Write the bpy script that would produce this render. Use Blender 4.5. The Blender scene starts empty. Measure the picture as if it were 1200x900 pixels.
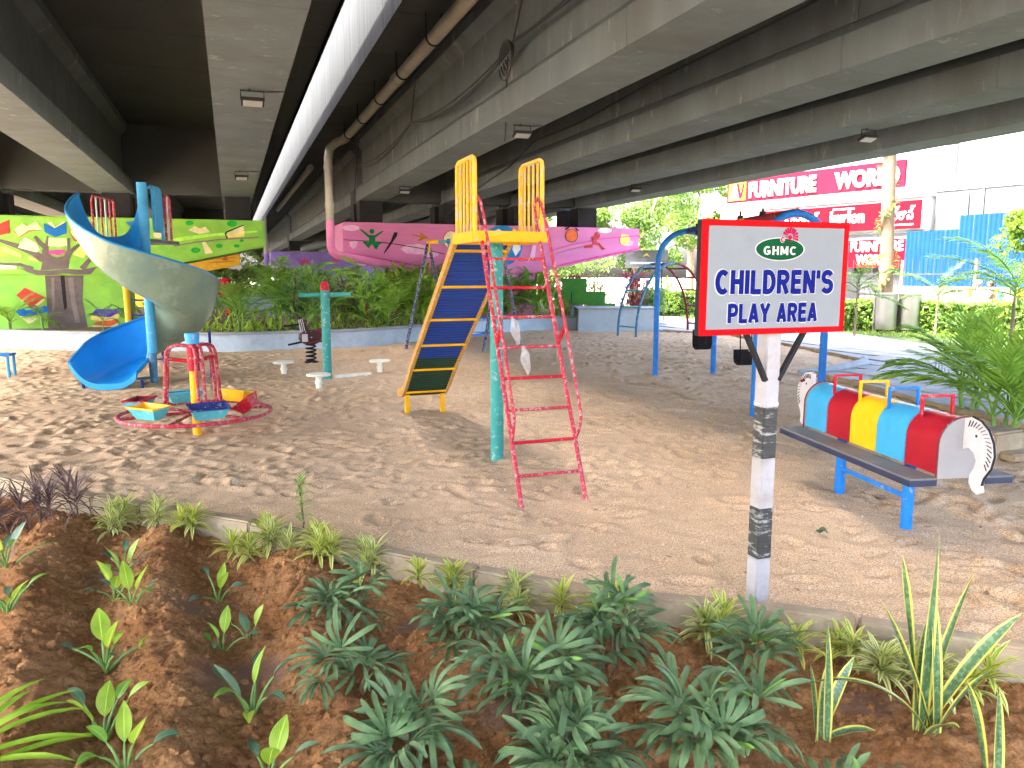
import bpy, bmesh, math, random
import numpy as np
from mathutils import Vector, Matrix, noise as mnoise

R = math.radians
scene = bpy.context.scene
COL = scene.collection
random.seed(7)
rng = np.random.default_rng(7)

# ---------------------------------------------------------------- camera
cam_data = bpy.data.cameras.new('camera')
cam = bpy.data.objects.new('camera', cam_data)
COL.objects.link(cam)
cam.location = (0, 0, 1.6)
cam.rotation_euler = (R(90 - 8.1), 0, 0)
cam_data.sensor_width = 36
cam_data.lens = 27
cam_data.clip_end = 2000
scene.camera = cam

# ---------------------------------------------------------------- sky, sun, exposure
SUN_EL = 57.0
SUN_DIR = Vector((-0.940 * math.cos(R(SUN_EL)), -0.342 * math.cos(R(SUN_EL)), math.sin(R(SUN_EL))))
world = bpy.data.worlds.new('World')
scene.world = world
world.use_nodes = True
wn = world.node_tree.nodes
sky = wn.new('ShaderNodeTexSky')
sky.sky_type = 'NISHITA'
sky.sun_disc = False
sky.sun_elevation = R(SUN_EL)
sky.sun_rotation = math.atan2(SUN_DIR.x, SUN_DIR.y)
sky.air_density = 0.65
sky.dust_density = 7.0
sky.ozone_density = 1.0
bg = wn['Background']
bg.inputs['Strength'].default_value = 0.15
world.node_tree.links.new(sky.outputs[0], bg.inputs['Color'])
sun_data = bpy.data.lights.new('sun', 'SUN')
sun_data.energy = 2.0
sun_data.angle = R(0.6)
sun_data.color = (1.0, 0.95, 0.87)
sun = bpy.data.objects.new('sun', sun_data)
COL.objects.link(sun)
sun.rotation_euler = SUN_DIR.to_track_quat('Z', 'Y').to_euler()
scene.view_settings.view_transform = 'Standard'
scene.view_settings.look = 'None'
scene.view_settings.gamma = 1.0
scene.view_settings.use_curve_mapping = False
scene.view_settings.exposure = 4.32
scene.cycles.max_bounces = 6
scene.cycles.diffuse_bounces = 4
scene.cycles.glossy_bounces = 2
scene.cycles.transmission_bounces = 3
scene.cycles.adaptive_threshold = 0.03
scene.cycles.caustics_reflective = False
scene.cycles.transparent_max_bounces = 6

# ---------------------------------------------------------------- place frame: the flyover runs 20 degrees left of straight ahead
YAW = R(20)
CY, SY = math.cos(YAW), math.sin(YAW)
def W(s, t, z=0.0):
    """flyover frame (s across, t along) to world"""
    return Vector((s * CY - t * SY, s * SY + t * CY, z))

# ---------------------------------------------------------------- material helpers
def srgb(r, g, b):
    def f(c):
        c /= 255.0
        return c / 12.92 if c <= 0.04045 else ((c + 0.055) / 1.055) ** 2.4
    return (f(r), f(g), f(b))

def new_mat(name):
    m = bpy.data.materials.new(name)
    m.use_nodes = True
    return m, m.node_tree.nodes, m.node_tree.links, m.node_tree.nodes['Principled BSDF']

def coords(nt, kind='Object', scale=(1, 1, 1)):
    tc = nt.new('ShaderNodeTexCoord')
    mp = nt.new('ShaderNodeMapping')
    mp.inputs['Scale'].default_value = scale
    return tc, mp

def surf(name, col, rough=0.7, var=0.15, vscale=3.0, bump=0.0, bscale=60.0, stain=None, stain_amt=0.0, sscale=2.0,
         stretch=(1, 1, 1), metal=0.0, wear=None, wear_amt=0.0, wscale=25.0, spec=0.4, coat=0.0, kind='Object', bdist=0.01):
    """one procedural surface: base colour with noise variation, a stain colour, worn patches and fine bump"""
    m, n, l, b = new_mat(name)
    tc, mp = coords(n, kind, stretch)
    l.new(tc.outputs[kind], mp.inputs['Vector'])
    nz = n.new('ShaderNodeTexNoise')
    nz.inputs['Scale'].default_value = vscale
    nz.inputs['Detail'].default_value = 6
    nz.inputs['Roughness'].default_value = 0.62
    l.new(mp.outputs[0], nz.inputs['Vector'])
    rp = n.new('ShaderNodeValToRGB')
    rp.color_ramp.elements[0].position = 0.3
    rp.color_ramp.elements[1].position = 0.7
    lo = [max(0, c * (1 - var)) for c in col]
    hi = [min(1, c * (1 + var)) for c in col]
    rp.color_ramp.elements[0].color = (*lo, 1)
    rp.color_ramp.elements[1].color = (*hi, 1)
    l.new(nz.outputs['Fac'], rp.inputs['Fac'])
    out = rp.outputs['Color']
    def over(out, colr, amt, sc, seed, sharp=0.08):
        z = n.new('ShaderNodeTexNoise')
        z.inputs['Scale'].default_value = sc
        z.inputs['Detail'].default_value = 8
        z.inputs['Roughness'].default_value = 0.7
        z.noise_dimensions = '4D'
        z.inputs['W'].default_value = seed
        l.new(mp.outputs[0], z.inputs['Vector'])
        r2 = n.new('ShaderNodeValToRGB')
        r2.color_ramp.elements[0].position = 0.62 - amt * 0.3
        r2.color_ramp.elements[1].position = 0.62 - amt * 0.3 + sharp
        r2.color_ramp.elements[0].color = (0, 0, 0, 1)
        r2.color_ramp.elements[1].color = (1, 1, 1, 1)
        l.new(z.outputs['Fac'], r2.inputs['Fac'])
        mx = n.new('ShaderNodeMix')
        mx.data_type = 'RGBA'
        l.new(r2.outputs['Color'], mx.inputs[0])
        l.new(out, mx.inputs[6])
        mx.inputs[7].default_value = (*colr, 1)
        return mx.outputs[2]
    if stain is not None and stain_amt > 0:
        out = over(out, stain, stain_amt, sscale, 3.3, 0.3)
    if wear is not None and wear_amt > 0:
        out = over(out, wear, wear_amt, wscale, 9.1, 0.06)
    l.new(out, b.inputs['Base Color'])
    b.inputs['Roughness'].default_value = rough
    b.inputs['Metallic'].default_value = metal
    b.inputs['Specular IOR Level'].default_value = spec
    if coat:
        b.inputs['Coat Weight'].default_value = coat
        b.inputs['Coat Roughness'].default_value = 0.15
    if bump > 0:
        z = n.new('ShaderNodeTexNoise')
        z.inputs['Scale'].default_value = bscale
        z.inputs['Detail'].default_value = 5
        l.new(mp.outputs[0], z.inputs['Vector'])
        bp = n.new('ShaderNodeBump')
        bp.inputs['Strength'].default_value = bump
        bp.inputs['Distance'].default_value = bdist
        l.new(z.outputs['Fac'], bp.inputs['Height'])
        l.new(bp.outputs[0], b.inputs['Normal'])
    return m

def leaf_mat(name, col, col2=None, rough=0.45, trans=0.3, var=0.25, edge=None, edge_pos=0.7, stripe=None, band=None, vein=0.0, spec=0.25, ribs=0.0):
    """leaf: colour varied per leaf and along it (UV: x across 0..1, y along), margin or stripe colour, partly translucent"""
    m, n, l, b = new_mat(name)
    uv = n.new('ShaderNodeUVMap')
    sp = n.new('ShaderNodeSeparateXYZ')
    l.new(uv.outputs[0], sp.inputs[0])
    tc = n.new('ShaderNodeTexCoord')
    nz = n.new('ShaderNodeTexNoise')
    nz.inputs['Scale'].default_value = 7.0
    nz.inputs['Detail'].default_value = 3
    l.new(tc.outputs['Object'], nz.inputs['Vector'])
    rp = n.new('ShaderNodeValToRGB')
    c2 = col2 if col2 else [c * (1 + var) for c in col]
    rp.color_ramp.elements[0].color = (*[c * (1 - var) for c in col], 1)
    rp.color_ramp.elements[1].color = (*[min(1, c) for c in c2], 1)
    rp.color_ramp.elements[0].position = 0.35
    rp.color_ramp.elements[1].position = 0.66
    l.new(nz.outputs['Fac'], rp.inputs['Fac'])
    out = rp.outputs['Color']
    # distance from midrib 0..1
    ab = n.new('ShaderNodeMath'); ab.operation = 'MULTIPLY_ADD'
    l.new(sp.outputs[0], ab.inputs[0]); ab.inputs[1].default_value = 2.0; ab.inputs[2].default_value = -1.0
    ab2 = n.new('ShaderNodeMath'); ab2.operation = 'ABSOLUTE'
    l.new(ab.outputs[0], ab2.inputs[0])
    def mixc(out, fac, colr):
        mx = n.new('ShaderNodeMix'); mx.data_type = 'RGBA'
        l.new(fac, mx.inputs[0]); l.new(out, mx.inputs[6]); mx.inputs[7].default_value = (*colr, 1)
        return mx.outputs[2]
    def gt(src, pos, w=0.06, inv=False):
        r = n.new('ShaderNodeMapRange')
        r.inputs['From Min'].default_value = pos - w
        r.inputs['From Max'].default_value = pos + w
        if inv:
            r.inputs['To Min'].default_value = 1; r.inputs['To Max'].default_value = 0
        l.new(src, r.inputs['Value'])
        return r.outputs[0]
    if band is not None:
        wv = n.new('ShaderNodeTexNoise'); wv.inputs['Scale'].default_value = 1.0; wv.inputs['Detail'].default_value = 4
        mp = n.new('ShaderNodeMapping'); mp.inputs['Scale'].default_value = (3, 26, 1)
        l.new(uv.outputs[0], mp.inputs['Vector']); l.new(mp.outputs[0], wv.inputs['Vector'])
        out = mixc(out, gt(wv.outputs['Fac'], 0.53, 0.05), band)
    if vein > 0:
        # slanting side veins
        ad = n.new('ShaderNodeMath'); ad.operation = 'MULTIPLY_ADD'
        l.new(ab2.outputs[0], ad.inputs[0]); ad.inputs[1].default_value = -0.35; l.new(sp.outputs[1], ad.inputs[2])
        sn = n.new('ShaderNodeMath'); sn.operation = 'SINE'
        mu = n.new('ShaderNodeMath'); mu.operation = 'MULTIPLY'; mu.inputs[1].default_value = 75
        l.new(ad.outputs[0], mu.inputs[0]); l.new(mu.outputs[0], sn.inputs[0])
        v = gt(sn.outputs[0], 0.8, 0.25)
        sc = n.new('ShaderNodeMath'); sc.operation = 'MULTIPLY'; sc.inputs[1].default_value = vein
        l.new(v, sc.inputs[0])
        out = mixc(out, sc.outputs[0], [min(1, c * 1.6 + 0.03) for c in col])
        out = mixc(out, gt(ab2.outputs[0], 0.05, 0.03, True), [min(1, c * 1.9 + 0.05) for c in col])
    if ribs > 0:
        mu = n.new('ShaderNodeMath'); mu.operation = 'MULTIPLY'; mu.inputs[1].default_value = 40
        sn = n.new('ShaderNodeMath'); sn.operation = 'SINE'
        l.new(sp.outputs[0], mu.inputs[0]); l.new(mu.outputs[0], sn.inputs[0])
        bp = n.new('ShaderNodeBump'); bp.inputs['Strength'].default_value = ribs; bp.inputs['Distance'].default_value = 0.002
        l.new(sn.outputs[0], bp.inputs['Height']); l.new(bp.outputs[0], b.inputs['Normal'])
    if edge is not None:
        out = mixc(out, gt(ab2.outputs[0], edge_pos), edge)
    if stripe is not None:
        out = mixc(out, gt(ab2.outputs[0], 0.34, 0.1, True), stripe)
    l.new(out, b.inputs['Base Color'])
    b.inputs['Roughness'].default_value = rough
    b.inputs['Specular IOR Level'].default_value = spec
    tr = n.new('ShaderNodeBsdfTranslucent')
    hs = n.new('ShaderNodeHueSaturation')
    hs.inputs['Value'].default_value = 1.3; hs.inputs['Hue'].default_value = 0.485
    l.new(out, hs.inputs['Color']); l.new(hs.outputs[0], tr.inputs['Color'])
    ms = n.new('ShaderNodeMixShader'); ms.inputs[0].default_value = trans
    l.new(b.outputs[0], ms.inputs[1]); l.new(tr.outputs[0], ms.inputs[2])
    l.new(ms.outputs[0], n['Material Output'].inputs['Surface'])
    return m

# ---------------------------------------------------------------- object helpers
def tag(o, label=None, cat=None, group=None, kind=None):
    if label: o['label'] = label
    if cat: o['category'] = cat
    if group: o['group'] = group
    if kind: o['kind'] = kind
    return o

def thing(name, label, cat, loc=(0, 0, 0), rz=0.0, group=None):
    o = bpy.data.objects.new(name, None)
    o.empty_display_size = 0.1
    COL.objects.link(o)
    o.location = loc
    o.rotation_euler = (0, 0, rz)
    return tag(o, label, cat, group)

def link(name, me, parent=None, loc=(0, 0, 0), rot=(0, 0, 0), scale=None):
    o = bpy.data.objects.new(name, me)
    COL.objects.link(o)
    o.parent = parent
    o.location = loc
    o.rotation_euler = rot
    if scale: o.scale = scale
    return o

class MB:
    """collects shapes and links them as one mesh object"""
    def __init__(self):
        self.v = []; self.f = []; self.uv = {}; self.mi = []
        self.cur = 0
    def add(self, vs, fs, uvs=None):
        o = len(self.v)
        self.v.extend([tuple(p) for p in vs])
        for k, f in enumerate(fs):
            if uvs: self.uv[len(self.f)] = uvs[k]
            self.f.append([i + o for i in f]); self.mi.append(self.cur)
        return self
    def box(self, c, s, rot=None, taper=1.0):
        x, y, z = s[0] / 2, s[1] / 2, s[2] / 2
        vs = [Vector((sx * x * (taper if sz > 0 else 1), sy * y * (taper if sz > 0 else 1), sz * z)) for sz in (-1, 1) for sy in (-1, 1) for sx in (-1, 1)]
        if rot is not None:
            M = rot if isinstance(rot, Matrix) else Matrix.Rotation(rot, 3, 'Z')
            vs = [M @ p for p in vs]
        c = Vector(c)
        return self.add([p + c for p in vs], [(0, 2, 3, 1), (4, 5, 7, 6), (0, 1, 5, 4), (2, 6, 7, 3), (0, 4, 6, 2), (1, 3, 7, 5)])
    def bar(self, a, b, w, h, up=(0, 0, 1)):
        """rectangular bar from a to b"""
        a = Vector(a); b = Vector(b); d = (b - a).normalized()
        u = Vector(up); sd = d.cross(u)
        if sd.length < 1e-4: sd = d.cross(Vector((1, 0, 0)))
        sd.normalize(); u = sd.cross(d)
        vs = [p + sd * (i * w / 2) + u * (j * h / 2) for p in (a, b) for i, j in ((-1, -1), (1, -1), (1, 1), (-1, 1))]
        return self.add(vs, [(0, 1, 2, 3), (7, 6, 5, 4), (0, 4, 5, 1), (1, 5, 6, 2), (2, 6, 7, 3), (3, 7, 4, 0)])
    def tube(self, pts, r, n=10, closed=False, caps=True):
        pts = [Vector(p) for p in pts]
        m = len(pts)
        rr = r if isinstance(r, (list, tuple)) else [r] * m
        prev = None; rings = []
        for i, p in enumerate(pts):
            if closed: d = pts[(i + 1) % m] - pts[i - 1]
            else: d = pts[min(i + 1, m - 1)] - pts[max(i - 1, 0)]
            d.normalize()
            if prev is None:
                a = d.cross(Vector((0, 0, 1)))
                if a.length < 0.05: a = d.cross(Vector((1, 0, 0)))
            else:
                a = prev - d * prev.dot(d)
            a.normalize(); prev = a
            b = d.cross(a)
            rings.append([p + (a * math.cos(2 * math.pi * k / n) + b * math.sin(2 * math.pi * k / n)) * rr[i] for k in range(n)])
        vs = [p for g in rings for p in g]
        fs = []
        for i in range(m if closed else m - 1):
            j = (i + 1) % m
            for k in range(n):
                fs.append((i * n + k, i * n + (k + 1) % n, j * n + (k + 1) % n, j * n + k))
        if caps and not closed:
            fs.append(tuple(range(n - 1, -1, -1))); fs.append(tuple((m - 1) * n + k for k in range(n)))
        return self.add(vs, fs)
    def cyl(self, a, b, r, n=16): return self.tube([a, b], r, n)
    def lathe(self, prof, n=24, c=(0, 0, 0)):
        c = Vector(c); vs = []; fs = []
        for r, z in prof:
            for k in range(n):
                a = 2 * math.pi * k / n
                vs.append(c + Vector((r * math.cos(a), r * math.sin(a), z)))
        for i in range(len(prof) - 1):
            for k in range(n):
                fs.append((i * n + k, i * n + (k + 1) % n, (i + 1) * n + (k + 1) % n, (i + 1) * n + k))
        if prof[0][0] > 1e-5: fs.append(tuple(range(n - 1, -1, -1)))
        if prof[-1][0] > 1e-5: fs.append(tuple((len(prof) - 1) * n + k for k in range(n)))
        return self.add(vs, fs)
    def prism(self, poly, y0, y1, plane='xz'):
        """polygon extruded between y0 and y1; plane xz extrudes along y, xy along z, yz along x"""
        def P(a, b, d):
            return {'xz': (a, d, b), 'xy': (a, b, d), 'yz': (d, a, b)}[plane]
        n = len(poly)
        vs = [P(a, b, y0) for a, b in poly] + [P(a, b, y1) for a, b in poly]
        fs = [tuple(range(n)), tuple(range(2 * n - 1, n - 1, -1))]
        for k in range(n): fs.append((k, n + k, n + (k + 1) % n, (k + 1) % n))
        return self.add(vs, fs)
    def ball(self, c, r, n=12, m=8, sc=(1, 1, 1)):
        c = Vector(c); vs = [c + Vector((0, 0, -r * sc[2]))]; fs = []
        for i in range(1, m):
            a = math.pi * i / m
            for k in range(n):
                b = 2 * math.pi * k / n
                vs.append(c + Vector((r * sc[0] * math.sin(a) * math.cos(b), r * sc[1] * math.sin(a) * math.sin(b), -r * sc[2] * math.cos(a))))
        vs.append(c + Vector((0, 0, r * sc[2])))
        for k in range(n): fs.append((0, 1 + (k + 1) % n, 1 + k))
        for i in range(m - 2):
            for k in range(n): fs.append((1 + i * n + k, 1 + i * n + (k + 1) % n, 1 + (i + 1) * n + (k + 1) % n, 1 + (i + 1) * n + k))
        e = 1 + (m - 1) * n
        for k in range(n): fs.append((e, e - n + k, e - n + (k + 1) % n))
        return self.add(vs, fs)
    def mesh(self, name, mats, smooth=True, bevel=0.0, angle=35, fix=True):
        me = bpy.data.meshes.new(name)
        me.from_pydata(self.v, [], self.f)
        for m in (mats if isinstance(mats, (list, tuple)) else [mats]): me.materials.append(m)
        if any(self.mi): me.polygons.foreach_set('material_index', self.mi)
        if self.uv:
            ul = me.uv_layers.new(name='UVMap')
            for fi, uvs in self.uv.items():
                p = me.polygons[fi]
                for k, li in enumerate(p.loop_indices): ul.data[li].uv = uvs[k]
        if fix or bevel:
            bm = bmesh.new(); bm.from_mesh(me)
            if fix: bmesh.ops.recalc_face_normals(bm, faces=bm.faces)
            if bevel:
                es = [e for e in bm.edges if len(e.link_faces) == 2 and e.calc_face_angle(0) > 0.6]
                bmesh.ops.bevel(bm, geom=es, offset=bevel, segments=2, affect='EDGES', clamp_overlap=True)
            bm.to_mesh(me); bm.free()
        if smooth:
            me.polygons.foreach_set('use_smooth', [True] * len(me.polygons))
            me.set_sharp_from_angle(angle=R(angle))
        me.update()
        return me
    def build(self, name, mats, parent=None, loc=(0, 0, 0), rot=(0, 0, 0), **kw):
        return link(name, self.mesh(name, mats, **kw), parent, loc, rot)

def arc(c, r, a0, a1, n, plane='xz'):
    out = []
    for i in range(n + 1):
        a = R(a0 + (a1 - a0) * i / n)
        x, y = r * math.cos(a), r * math.sin(a)
        out.append({'xz': (c[0] + x, c[1], c[2] + y), 'xy': (c[0] + x, c[1] + y, c[2]), 'yz': (c[0], c[1] + x, c[2] + y)}[plane])
    return out

def numpy_mesh(name, verts, quads, mat, uvs=None, smooth=False):
    """verts (n,3); quads (m,4) array"""
    me = bpy.data.meshes.new(name)
    n = len(verts); m = len(quads); k = quads.shape[1]
    me.vertices.add(n); me.loops.add(m * k); me.polygons.add(m)
    me.vertices.foreach_set('co', np.asarray(verts, dtype=np.float32).ravel())
    me.loops.foreach_set('vertex_index', np.asarray(quads, dtype=np.int32).ravel())
    me.polygons.foreach_set('loop_start', np.arange(0, m * k, k, dtype=np.int32))
    me.polygons.foreach_set('loop_total', np.full(m, k, dtype=np.int32))
    if uvs is not None:
        ul = me.uv_layers.new(name='UVMap')
        ul.data.foreach_set('uv', np.asarray(uvs, dtype=np.float32).ravel())
    me.materials.append(mat)
    if smooth: me.polygons.foreach_set('use_smooth', np.ones(m, dtype=bool))
    me.update(calc_edges=True)
    me.validate()
    return me

def text_mesh(body, height, width, mat, bold=0.0, depth=0.002, shear=0.0, name='lettering', spacing=1.0):
    """lettering as flat mesh in the xz plane, centred, facing -y"""
    cu = bpy.data.curves.new('t', 'FONT')
    cu.body = body; cu.size = 1.0; cu.offset = bold; cu.extrude = 0.0; cu.shear = shear
    cu.align_x = 'LEFT'; cu.fill_mode = 'FRONT'; cu.resolution_u = 3; cu.space_character = spacing
    o = bpy.data.objects.new('t', cu); COL.objects.link(o)
    dg = bpy.context.evaluated_depsgraph_get()
    me = bpy.data.meshes.new_from_object(o.evaluated_get(dg))
    bpy.data.objects.remove(o); bpy.data.curves.remove(cu)
    me.name = name
    n = len(me.vertices)
    if n == 0: return me
    co = np.empty(n * 3, dtype=np.float32); me.vertices.foreach_get('co', co); co = co.reshape(-1, 3)
    mn, mx = co.min(0), co.max(0)
    sx = width / (mx[0] - mn[0]) if width else height / (mx[1] - mn[1])
    sz = height / (mx[1] - mn[1])
    new = np.zeros_like(co)
    new[:, 0] = (co[:, 0] - (mn[0] + mx[0]) / 2) * sx
    new[:, 2] = (co[:, 1] - (mn[1] + mx[1]) / 2) * sz
    me.vertices.foreach_set('co', new.ravel())
    bm = bmesh.new(); bm.from_mesh(me)
    if depth:
        g = bmesh.ops.extrude_face_region(bm, geom=bm.faces[:])
        vs = [e for e in g['geom'] if isinstance(e, bmesh.types.BMVert)]
        bmesh.ops.translate(bm, verts=vs, vec=(0, -depth, 0))
        bmesh.ops.recalc_face_normals(bm, faces=bm.faces)
    bm.to_mesh(me); bm.free()
    me.materials.clear(); me.materials.append(mat)
    return me

def glyph_strokes(ch):
    def ell(cx, cy, rx, ry, a0, a1, n=14): return [(cx + rx * math.cos(R(a0 + (a1 - a0) * k / n)), cy + ry * math.sin(R(a0 + (a1 - a0) * k / n))) for k in range(n + 1)]
    st = [(.1, 0), (.1, 1)]
    bars = [[(.1, .905), (.55, .905)], [(.1, .52), (.52, .52)], [(.1, .095), (.56, .095)]]
    return {'C': ([ell(.38, .5, .28, .405, 48, 312, 20)], .70), 'G': ([ell(.38, .5, .28, .405, 48, 322, 20), [(.36, .44), (.69, .44)], [(.6, .46), (.6, .10)]], .74),
            'H': ([st, [(.56, 0), (.56, 1)], [(.1, .52), (.56, .52)]], .66), 'I': ([st], .20), 'L': ([st, [(.1, .095), (.55, .095)]], .56),
            'D': ([st, [(.1, .905), (.28, .905)] + ell(.28, .5, .29, .405, 88, -88, 14) + [(.1, .095)]], .67), 'E': ([st] + bars, .58),
            'R': ([st, [(.1, .905), (.36, .905)] + ell(.36, .7, .205, .205, 85, -85, 10) + [(.1, .495)], [(.33, .5), (.57, 0)]], .68),
            'P': ([st, [(.1, .905), (.36, .905)] + ell(.36, .67, .215, .235, 85, -85, 10) + [(.1, .435)]], .66),
            'N': ([st, [(.56, 0), (.56, 1)], [(.11, .96), (.55, .04)]], .66), 'A': ([[(.09, 0), (.345, 1.0)], [(.60, 0), (.345, 1.0)], [(.19, .28), (.50, .28)]], .69),
            'Y': ([[(.08, 1), (.345, .44)], [(.61, 1), (.345, .44)], [(.345, .5), (.345, 0)]], .69), 'M': ([st, [(.72, 0), (.72, 1)], [(.13, .98), (.41, .16)], [(.69, .98), (.41, .16)]], .82),
            'S': ([ell(.34, .71, .235, .20, 20, 270, 14) + ell(.34, .305, .25, .215, 88, -155, 14)], .66), "'": ([[(.08, 1.0), (.08, .64)]], .17), ' ': ([], .30)}[ch]
def block_text(body, height, width, mat, weight=.19, depth=0.001, gap=.11, name='lettering'):
    """bold grotesque capitals in the xz plane, centred, facing -y; one raised stroke after the other"""
    mb = MB(); x = 0.0; quads = []
    for ch in body:
        strokes, adv = glyph_strokes(ch)
        for si, pl in enumerate(strokes):
            L_ = []; R_ = []
            for i, (a, b) in enumerate(pl):
                p = pl[max(i - 1, 0)]; q = pl[min(i + 1, len(pl) - 1)]; dx, dy = q[0] - p[0], q[1] - p[1]; d = math.hypot(dx, dy); nx, ny = -dy / d, dx / d
                L_.append((x + a + nx * weight / 2, b + ny * weight / 2)); R_.append((x + a - nx * weight / 2, b - ny * weight / 2))
            quads.append((L_, R_, si))
        x += adv + gap
    x -= gap
    xs = [p[0] for q in quads for p in q[0] + q[1]]; zs = [p[1] for q in quads for p in q[0] + q[1]]
    x0, x1, z0, z1 = min(xs), max(xs), min(zs), max(zs); sx = width / (x1 - x0); sz = height / (z1 - z0)
    for L_, R_, si in quads:
        y0, y1 = 0.0, -depth - 0.00012 * si; n = len(L_); f = lambda p, y: ((p[0] - (x0 + x1) / 2) * sx, y, (p[1] - (z0 + z1) / 2) * sz)
        vs = [f(p, y1) for p in L_] + [f(p, y1) for p in R_] + [f(p, y0) for p in L_] + [f(p, y0) for p in R_]
        fs = [(k, k + 1, n + k + 1, n + k) for k in range(n - 1)]
        fs += [(k, 2 * n + k, 2 * n + k + 1, k + 1) for k in range(n - 1)] + [(n + k, n + k + 1, 3 * n + k + 1, 3 * n + k) for k in range(n - 1)] + [(0, n, 3 * n, 2 * n), (n - 1, 3 * n - 1, 4 * n - 1, 2 * n - 1)]
        mb.add(vs, fs)
    return mb.mesh(name, mat, smooth=False)

# ================================================================ materials
M = {}
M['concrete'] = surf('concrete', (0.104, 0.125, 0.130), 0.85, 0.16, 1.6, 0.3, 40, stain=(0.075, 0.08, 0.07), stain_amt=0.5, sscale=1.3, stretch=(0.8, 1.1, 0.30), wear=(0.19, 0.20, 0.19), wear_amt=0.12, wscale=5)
M['concrete_shade'] = surf('concrete_shade', (0.042, 0.047, 0.044), 0.9, 0.15, 1.0, 0.25, 30)  # darker copy of the concrete, shade between girders put into the colour
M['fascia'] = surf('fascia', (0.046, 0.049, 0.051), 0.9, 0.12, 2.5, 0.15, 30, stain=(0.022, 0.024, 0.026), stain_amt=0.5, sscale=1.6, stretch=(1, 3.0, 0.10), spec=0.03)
M['render_wall'] = surf('render_wall', srgb(180, 196, 206), 0.85, 0.10, 4, 0.5, 90, stain=srgb(160, 172, 178), stain_amt=0.4, sscale=5)
M['coping'] = surf('coping', srgb(150, 155, 155), 0.8, 0.15, 5, 0.4, 60)
M['pvc'] = surf('pvc', (0.36, 0.33, 0.26), 0.6, 0.12, 3, 0, stain=(0.25, 0.22, 0.17), stain_amt=0.3)
M['dark_metal'] = surf('dark_metal', (0.022, 0.022, 0.024), 0.7, 0.2, spec=0.1)
M['cable'] = surf('cable', (0.02, 0.02, 0.02), 0.6, 0.1)
M['lamp_glass'] = surf('lamp_glass', (0.30, 0.30, 0.28), 0.3, 0.05)

def sand_mat():
    m, n, l, b = new_mat('sand')
    tc = n.new('ShaderNodeTexCoord')
    big = n.new('ShaderNodeTexNoise'); big.inputs['Scale'].default_value = 0.45; big.inputs['Detail'].default_value = 5
    fine = n.new('ShaderNodeTexNoise'); fine.inputs['Scale'].default_value = 120; fine.inputs['Detail'].default_value = 3
    vor = n.new('ShaderNodeTexVoronoi'); vor.inputs['Scale'].default_value = 95
    for x in (big, fine, vor): l.new(tc.outputs['Object'], x.inputs['Vector'])
    r1 = n.new('ShaderNodeValToRGB')
    r1.color_ramp.elements[0].position = 0.3; r1.color_ramp.elements[1].position = 0.72
    r1.color_ramp.elements[0].color = (0.62, 0.425, 0.25, 1)
    r1.color_ramp.elements[1].color = (0.77, 0.56, 0.36, 1)
    l.new(big.outputs['Fac'], r1.inputs['Fac'])
    r2 = n.new('ShaderNodeValToRGB')
    r2.color_ramp.elements[0].position = 0.32; r2.color_ramp.elements[1].position = 0.72
    r2.color_ramp.elements[0].color = (0.45, 0.43, 0.40, 1); r2.color_ramp.elements[1].color = (1.3, 1.3, 1.3, 1)
    l.new(fine.outputs['Fac'], r2.inputs['Fac'])
    mx = n.new('ShaderNodeMix'); mx.data_type = 'RGBA'; mx.blend_type = 'MULTIPLY'; mx.inputs[0].default_value = 1
    l.new(r1.outputs[0], mx.inputs[6]); l.new(r2.outputs[0], mx.inputs[7])
    # scattered pale and dark grit
    r3 = n.new('ShaderNodeValToRGB')
    r3.color_ramp.elements[0].position = 0.0; r3.color_ramp.elements[1].position = 0.10
    r3.color_ramp.elements[0].color = (1, 1, 1, 1); r3.color_ramp.elements[1].color = (0, 0, 0, 1)
    l.new(vor.outputs['Color'], r3.inputs['Fac'])
    mx2 = n.new('ShaderNodeMix'); mx2.data_type = 'RGBA'
    l.new(r3.outputs[0], mx2.inputs[0]); l.new(mx.outputs[2], mx2.inputs[6]); mx2.inputs[7].default_value = (0.70, 0.60, 0.48, 1)
    l.new(mx2.outputs[2], b.inputs['Base Color'])
    b.inputs['Roughness'].default_value = 0.95; b.inputs['Specular IOR Level'].default_value = 0.15
    bp = n.new('ShaderNodeBump'); bp.inputs['Strength'].default_value = 0.55; bp.inputs['Distance'].default_value = 0.008
    l.new(fine.outputs['Fac'], bp.inputs['Height']); l.new(bp.outputs[0], b.inputs['Normal'])
    return m
M['sand'] = sand_mat()

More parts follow.
